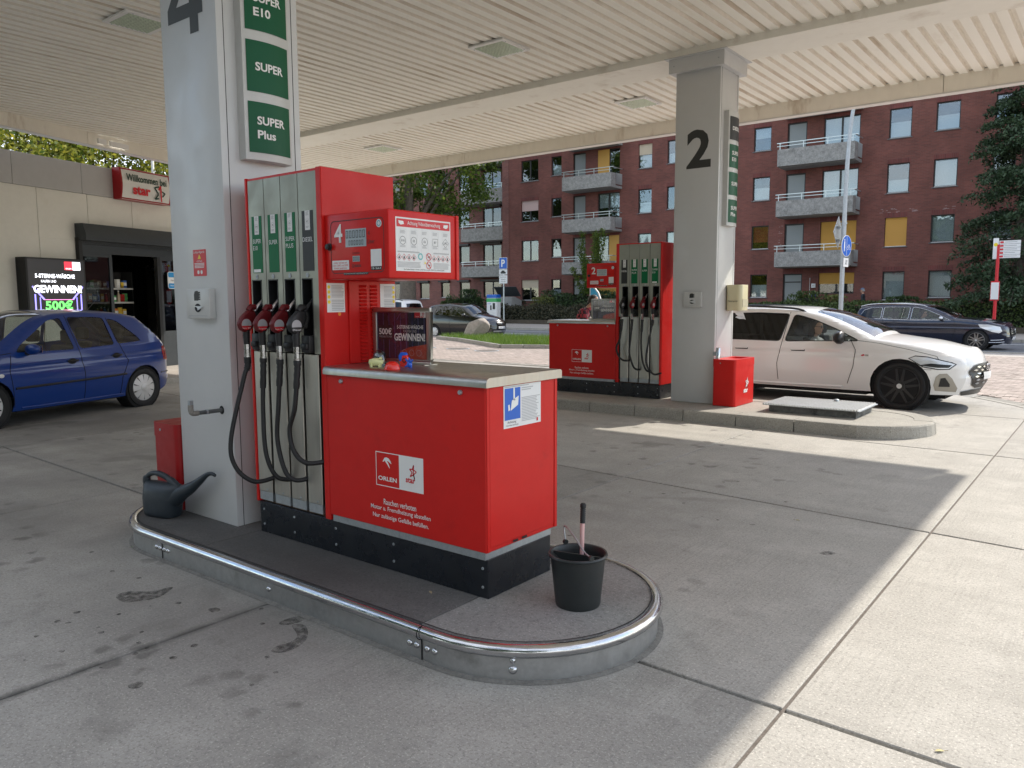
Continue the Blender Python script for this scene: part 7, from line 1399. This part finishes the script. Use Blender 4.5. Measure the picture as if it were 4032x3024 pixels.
MB().bx(.12, .30, -.26, -.22, .95, 1.35).build('socket', M['ink'], t, 35, .03, 2); MB().bx(-.1, .0, -.25, -.22, .9, 1.2).build('socket', M['ink'], t, 35, .02, 2); text('e-mobility', (-.2, -.221, 1.3), X, Z, M['blue'], t, w=.36, h=.09); MB().bx(.25, .35, -.23, -.22, .15, .3).build('sticker', M['redp'], t)
t = thing('waste_store', 'grey waste container box with its lid propped open', 'container', (-33.3, 42.0, .3)); MB().prism([(-.55, 0), (.55, 0), (.55, 1.25), (-.2, 1.5), (-.55, 1.5)], (0, 0, 0), Y, Z, -.75, .75).build('box', mat('grey wash concrete', (.3, .3, .29), .9, var=.2), t); MB().ob((.1, -.2, 1.85), X, Vector((0, -.35, .4)), .95, .42, .02).build('lid', M['anth'], t)
for k in range(6): MB().bx(-.7+.24*k, -.52+.24*k, -.575, -.552, .1, 1.0).build('slat', M['grey'], t)
# lamp post
t = thing('lamp_post', 'galvanised lamp post with bent top beside the white car', 'lamp post', (-7.05, 25.7, 0)); MB().tube(spline([(0, 0, -.05), (0, 0, 2), (.0, 0, 4), (.03, 0, 6), (.16, 0, 7.5), (.6, .05, 9)], 6), [.07]*13+[.063]*6+[.055]*6+[.05]*6, 14).build('mast', M['galv'], t, 60)
for z in (3.9, 3.3, 2.7): MB().lathe([(.09, 0), (.09, .04)], 14, (0, 0, z)).build('clamp', M['galv'], t)
MB().tube([(.6, .05, 9), (1.1, .1, 9.15)], .05, 10).build('luminaire', M['galv'], t, 60)
t = thing('cycle_path_sign', 'round blue shared path sign with white figures on the lamp post', 'sign', (-6.95, 25.66, 2.8)); R_z = math.radians(62)
t.rotation_euler = (0, 0, math.radians(80)); MB().lathe([(.33, 0), (.33, .012), (.001, .012)], 32, (0, 0, .42), -Y).build('plate', M['whitep'], t); MB().sheet(disc(0, .42, .315, 32), (0, -.012, 0), X, Z, .002).build('blue_field', M['blue'], t)
mb = MB(); mb.sheet(rect(-.008, .008, .12, .72), (0, -.014, 0), X, Z, .002); mb.sheet(disc(-.15, .60, .03, 12), (0, -.014, 0), X, Z, .002); mb.sheet([(-.19, .35), (-.11, .35), (-.12, .56), (-.18, .56)], (0, -.014, 0), X, Z, .002); mb.sheet([(-.185, .25), (-.16, .25), (-.15, .36), (-.18, .36)], (0, -.014, 0), X, Z, .002); mb.sheet([(-.14, .25), (-.115, .25), (-.12, .36), (-.15, .36)], (0, -.014, 0), X, Z, .002)
for cx in (.07, .2): mb.sheet(ringl(cx, .36, .055, .012), (0, -.014, 0), X, Z, .002)
mb.sheet([(.07, .36), (.085, .36), (.12, .47), (.105, .47)], (0, -.014, 0), X, Z, .002); mb.sheet([(.2, .36), (.185, .36), (.16, .48), (.175, .48)], (0, -.014, 0), X, Z, .002); mb.sheet(rect(.1, .18, .44, .455), (0, -.014, 0), X, Z, .002); mb.build('pictogram', M['white'], t)
p = MB().bx(-.16, .16, -.012, 0, -.22, .05).build('plate', M['whitep'], t); MB().sheet([(-.02, -.16), (-.05, -.1), (-.03, -.1), (-.03, .0), (-.01, .0), (-.01, -.1), (.01, -.1)], (0, -.012, 0), X, Z, .002).build('arrow', M['ink'], p); MB().sheet([(.05, .01), (.02, -.05), (.04, -.05), (.04, -.15), (.06, -.15), (.06, -.05), (.08, -.05)], (0, -.012, 0), X, Z, .002).build('arrow', M['ink'], p)
t = thing('road_sign', 'grey back of a diamond shaped road sign on the lamp post', 'sign', (-7.12, 25.72, 3.15)); t.rotation_euler = (0, 0, math.radians(266)); MB().prism([(0, 0), (.42, .5), (0, 1.0), (-.42, .5)], (0, -.1, 0), X, Z, 0, .012).build('plate', M['galv'], t)
for z in (.3, .7): MB().bx(-.2, .2, -.1, -.07, z-.02, z+.02).build('rail', M['rail'], t)
# bus stop
t = thing('bus_stop_sign', 'red bus stop pole with white timetable flag at the far pavement', 'sign', (-4.03, 35.6, .04)); MB().tube([(0, 0, 0), (0, 0, 3.6)], .06, 12).build('pole', M['redp'], t, 60); MB().bx(-.16, .1, -.09, -.06, 1.5, 2.15).build('timetable', M['whitep'], t); MB().bx(-.18, .12, -.06, -.03, 1.45, 2.2).build('timetable_case', M['redp'], t)
MB().bx(-.18, .0, -.04, .04, 3.05, 3.85).build('flag_head', M['whitep'], t, 35, .01, 2); MB().sheet(disc(-.09, 3.6, .07), (0, -.04, 0), X, Z, .002).build('flag_mark', M['yellow'], t)
for k in range(5):
    p = MB().bx(.02, .72, -.03, .03, 3.08+.135*k, 3.205+.135*k).build('line_board', M['whitep'], t); MB().sheet(rrect(.05, .17, 3.105+.135*k, 3.18+.135*k, .03), (0, -.03, 0), X, Z, .002).build('line_number', M['redp'], p); mb = MB(); bars(mb, .2, .68, 3.12+.135*k, 3.17+.135*k, 1, Vector((0, -.03, 0)), X, Z, .002, .3); mb.build('line_text', M['grey'], p)
# blue and white fin sign seen past pump 2
t = thing('fin_sign', 'blue fin shaped sign with white edge behind the counter of pump 2', 'sign', (-9.05, 14.3, 0)); q = [(.0, 1.45), (.0, 1.86), (.06, 1.885), (.14, 1.85), (.22, 1.76), (.28, 1.62), (.29, 1.45)]
MB().prism(q, (-.03, 0, 0), X, Z, 0, .03).build('edge', M['whitep'], t); MB().prism([(.025, 1.47), (.025, 1.845), (.065, 1.86), (.13, 1.83), (.2, 1.75), (.255, 1.61), (.265, 1.47)], (-.03, -.03, 0), X, Z, 0, .004).build('face', mat('sky blue plastic', (.06, .42, .75), .4), t); MB().tube([(.1, .02, 0), (.1, .02, 1.5)], .025, 10).build('post', M['galv'], t, 60); MB().lathe([(.2, 0), (.2, .04), (.05, .06)], 20, (.1, .02, 0)).build('foot', M['anth'], t)
# ---------------------------------------------------------------- people
plaid = bpy.data.materials.new('red black plaid'); plaid.use_nodes = True; _n = plaid.node_tree; _P = _n.nodes['Principled BSDF']; _P.inputs['Roughness'].default_value = .9
_c = _n.nodes.new('ShaderNodeTexChecker'); _c.inputs['Scale'].default_value = 14; _c.inputs[1].default_value = (.30, .04, .06, 1); _c.inputs[2].default_value = (.025, .012, .018, 1); _t = _n.nodes.new('ShaderNodeTexCoord'); _n.links.new(_t.outputs['Object'], _c.inputs[0]); _n.links.new(_c.outputs[0], _P.inputs['Base Color'])
def body(J, E, R, root):
    me = bpy.data.meshes.new('skel'); names = list(J); me.from_pydata([J[k] for k in names], [(names.index(a), names.index(b)) for a, b in E], []); ob = bpy.data.objects.new('skel', me); COL.objects.link(ob)
    ob.modifiers.new('s', 'SKIN'); sv_ = me.skin_vertices[0].data
    for i, k in enumerate(names): r = R[k]; sv_[i].radius = r if isinstance(r, tuple) else (r, r); sv_[i].use_root = (k == root)
    sb = ob.modifiers.new('u', 'SUBSURF'); sb.levels = sb.render_levels = 2
    dg = bpy.context.evaluated_depsgraph_get(); m2 = bpy.data.meshes.new_from_object(ob.evaluated_get(dg)); bpy.data.objects.remove(ob); return m2
def person(label, loc, rz, pose, mats, scale=1., hair=None, capm=None, glasses=False, longh=False):
    t = thing('person', label, 'person', loc, rz); t.scale = (scale,)*3; J, E, R = {}, [], {}
    def j(n, p, r, par=None):
        J[n] = p; R[n] = r
        if par: E.append((par, n))
    j('pel', pose['pel'], (.15, .115)); px, py, pz = pose['pel']; ch = pose['chest']; j('waist', tuple((np.array(pose['pel'])*.5+np.array(ch)*.5)), (.14, .10), 'pel'); j('chest', ch, (.165, .115), 'waist'); j('neck', pose['neck'], .055, 'chest'); j('headb', tuple(np.array(pose['neck'])*.4+np.array(pose['head'])*.6), .052, 'neck')
    for s in ('l', 'r'):
        j('sh'+s, pose['sh'+s], .062, 'chest'); j('el'+s, pose['el'+s], .044, 'sh'+s); j('wr'+s, pose['wr'+s], .028, 'el'+s); w = np.array(pose['wr'+s]); d = w-np.array(pose['el'+s]); d = d/np.linalg.norm(d); j('pa'+s, tuple(w+d*.07), .03, 'wr'+s)
        sdv = np.cross(d, [0, 0, 1.]); sdv = sdv/(np.linalg.norm(sdv)+1e-6)
        for q, (o, L) in enumerate(((-.03, .065), (-.01, .08), (.01, .078), (.03, .06))): j('f%s%d' % (s, q), tuple(w+d*(.09)+sdv*o), .009, 'pa'+s); j('g%s%d' % (s, q), tuple(w+d*(.09+L)+sdv*o*1.1-np.array([0, 0, .012])), .008, 'f%s%d' % (s, q))
        j('t'+s, tuple(w+d*.05+sdv*.045), .01, 'pa'+s); j('u'+s, tuple(w+d*.085+sdv*.06), .009, 't'+s)
        j('hp'+s, pose['hp'+s], .09, 'pel'); j('kn'+s, pose['kn'+s], .06, 'hp'+s); j('an'+s, pose['an'+s], .042, 'kn'+s); a = np.array(pose['an'+s]); j('to'+s, tuple(a+np.array([.15, 0, -.035])), .04, 'an'+s)
    me = body(J, E, R, 'pel'); me.materials.clear()
    for m in mats: me.materials.append(m)
    hipz = pose['pel'][2]+.02; wr = [np.array(pose['wr'+s]) for s in 'lr']; an = [np.array(pose['an'+s]) for s in 'lr']; nk = pose['neck'][2]
    for p in me.polygons:
        c = np.array(p.center); k = 0
        hand = min(np.linalg.norm(c-w) for w in wr) < .03 or any(np.linalg.norm(c-w) < .2 and np.linalg.norm(c-np.array(pose['el'+s])) > np.linalg.norm(w-np.array(pose['el'+s])) for w, s in zip(wr, 'lr'))
        if hand or c[2] > nk-.01: k = 2
        elif min(np.linalg.norm(c-a) for a in an) < .13 and c[2] < min(a[2] for a in an)+.06: k = 3
        elif c[2] < hipz and not any(np.linalg.norm(c-np.array(pose['el'+s])) < .2 for s in 'lr'): k = 1
        p.material_index = k; p.use_smooth = True
    link('body', me, t)
    hx, hy, hz = pose['head']; mb = MB(); rows = []
    for zz, rx, ry, ox in ((-.115, .03, .03, .03), (-.10, .05, .045, .025), (-.06, .075, .062, .012), (-.02, .088, .070, .006), (.03, .092, .074, 0), (.07, .088, .07, -.004), (.10, .066, .054, -.006), (.118, .03, .026, -.006), (.121, .004, .004, -.006)): rows.append([(hx+ox+rx*math.cos(a), hy+ry*math.sin(a), hz+zz) for a in np.linspace(0, 6.283, 21)[:-1]])
    hd_ = MB().grid(rows, True).build('head', M['skin'], t, 60); MB().add([(hx+.09, hy, hz+.02), (hx+.088, hy+.014, hz-.035), (hx+.088, hy-.014, hz-.035), (hx+.112, hy, hz-.03)], [(0, 1, 3), (0, 3, 2), (1, 2, 3)]).build('nose', M['skin'], hd_, 60); MB().bx(hx+.078, hx+.085, hy-.022, hy+.022, hz-.066, hz-.06).build('mouth', M['redp'], hd_)
    for s in (-1, 1):
        MB().lathe([(.001, -.008), (.022, 0), (.001, .008)], 10, (hx-.005, hy+s*.073, hz-.01), Y).build('ear', M['skin'], hd_, 60)
        if not glasses: MB().lathe([(.001, .0), (.009, .003), (.001, .006)], 8, (hx+.08, hy+s*.03, hz+.012), X).build('eye', M['ink'], hd_)
    if glasses:
        for s in (-1, 1): MB().lathe([(.001, .0), (.024, .002), (.024, .006), (.001, .008)], 12, (hx+.086, hy+s*.03, hz+.008), X).build('sunglass_lens', M['ink'], t); MB().bx(hx-.01, hx+.088, hy+s*.072, hy+s*.076, hz+.008, hz+.014).build('temple_arm', M['ink'], t)
    if hair:
        rows = []
        for zz, rx, ry, ox in ((-.15 if longh else -.03, .085, .082, -.045), (.0, .09, .083, -.03), (.05, .098, .083, -.014), (.09, .086, .074, -.008), (.118, .056, .046, -.008), (.132, .01, .01, -.008)): rows.append([(hx+ox+rx*(math.cos(a) if zz > .06 else min(math.cos(a), .35)), hy+ry*math.sin(a), hz+zz) for a in np.linspace(0, 6.283, 21)[:-1]])
        MB().grid(rows, True).build('hair', hair, t, 60)
    if capm:
        rows = [[(hx-.004+rx*math.cos(a), hy+ry*math.sin(a), hz+zz) for a in np.linspace(0, 6.283, 21)[:-1]] for zz, rx, ry in ((.045, .10, .082), (.085, .098, .08), (.12, .075, .062), (.138, .03, .025), (.14, .002, .002))]; c_ = MB().grid(rows, True).build('cap', capm, t, 60); MB().prism([(hx+.06, -.07), (hx+.15, -.055), (hx+.175, 0), (hx+.15, .055), (hx+.06, .07)], (0, hy, 0), X, Y, hz+.048, hz+.056).build('cap_peak', capm, c_)
    return t
stand = dict(pel=(0, 0, .95), chest=(.02, 0, 1.28), neck=(.03, 0, 1.48), head=(.06, 0, 1.63), shl=(.02, .19, 1.40), shr=(.02, -.19, 1.40), ell=(.0, .24, 1.12), elr=(.0, -.24, 1.12), wrl=(.08, .25, .88), wrr=(.08, -.25, .88), hpl=(0, .09, .88), hpr=(0, -.09, .88), knl=(.06, .1, .48), knr=(-.04, -.1, .48), anl=(.08, .1, .08), anr=(-.16, -.1, .1))
person('man in dark jacket and blue cap walking behind the hedge', (-10.65, 42.8, .36), math.radians(180), stand, [M['jacket'], M['denim'], M['skin'], M['trimb']], 1.0, M['hairg'], M['cap'])
lean = dict(stand, chest=(.12, 0, 1.24), neck=(.24, 0, 1.42), head=(.32, 0, 1.53), shl=(.14, .19, 1.37), shr=(.14, -.19, 1.37), ell=(.22, .22, 1.12), elr=(.22, -.22, 1.12), wrl=(.42, .16, 1.12), wrr=(.42, -.16, 1.12))
person('person in red and black plaid shirt leaning forward beyond pump 2', (-8.75, 13.3, 0), math.radians(25), lean, [plaid, M['denim'], M['skin'], M['trimb']], 1.03, M['hair'])
def seated(label, car, x, y, mats, hair, glasses, longh=False, dz=.0):
    z0 = .38+dz; P = dict(pel=(-.02, 0, z0+.16), chest=(-.12, 0, z0+.47), neck=(-.13, 0, z0+.64), head=(-.09, 0, z0+.775), shl=(-.1, .18, z0+.57), shr=(-.1, -.18, z0+.57), ell=(.1, .22, z0+.33), elr=(.1, -.22, z0+.33), wrl=(.34, .14, z0+.42), wrr=(.34, -.14, z0+.42), hpl=(.08, .09, z0+.14), hpr=(.08, -.09, z0+.14), knl=(.45, .12, z0+.2), knr=(.45, -.12, z0+.2), anl=(.62, .12, z0-.12), anr=(.62, -.12, z0-.12))
    mw = Matrix.Translation(car.T.location) @ car.T.rotation_euler.to_matrix().to_4x4(); l = mw @ Vector((x, y, 0)); o = person(label, tuple(l), car.T.rotation_euler.z, P, mats, 1., hair, None, glasses, longh)
    sw = Vector((.40, 0, z0+.40)); w = MB().tube([sw+Vector((.03*math.sin(a)*.6, .18*math.cos(a), .18*math.sin(a))) for a in np.linspace(0, 6.283, 25)[:-1]], .014, 8, closed=True)
    w.v = [tuple(Vector(v)+Vector((x, y, 0))) for v in w.v]; w.build('steering_wheel', M['trimb'], car.T, 60)
    return o
seated('woman with dark hair and sunglasses at the wheel of the white car', wt, 1.60, -.36, [M['top_w'], M['denim'], M['skin'], M['trimb']], M['hair'], True, True)
seated('driver in pale top behind the wheel of the navy car', nv, 1.2, -.36, [M['top_w'], M['denim'], M['skin'], M['trimb']], M['hair'], True)
# ---------------------------------------------------------------- unseen trees across the side street, mirrored in the windows, thickened to block sky
for i, (x, y) in enumerate([(-16, -13), (-7, -15), (2, -14), (11, -13)]):
    tree(['roadside tree behind the forecourt, nearest the shop', 'roadside tree behind the forecourt, second from the shop', 'roadside tree behind the forecourt, third from the shop', 'roadside tree behind the forecourt, farthest from the shop'][i], (x, y, 0), 2.2, .25, (0, 0, 6.2), (5.4, 4., 5.8), 5000, .9, M['leafd'], M['bark'], 40+i, 'roadside trees behind the forecourt', 60, 'roadside_tree')
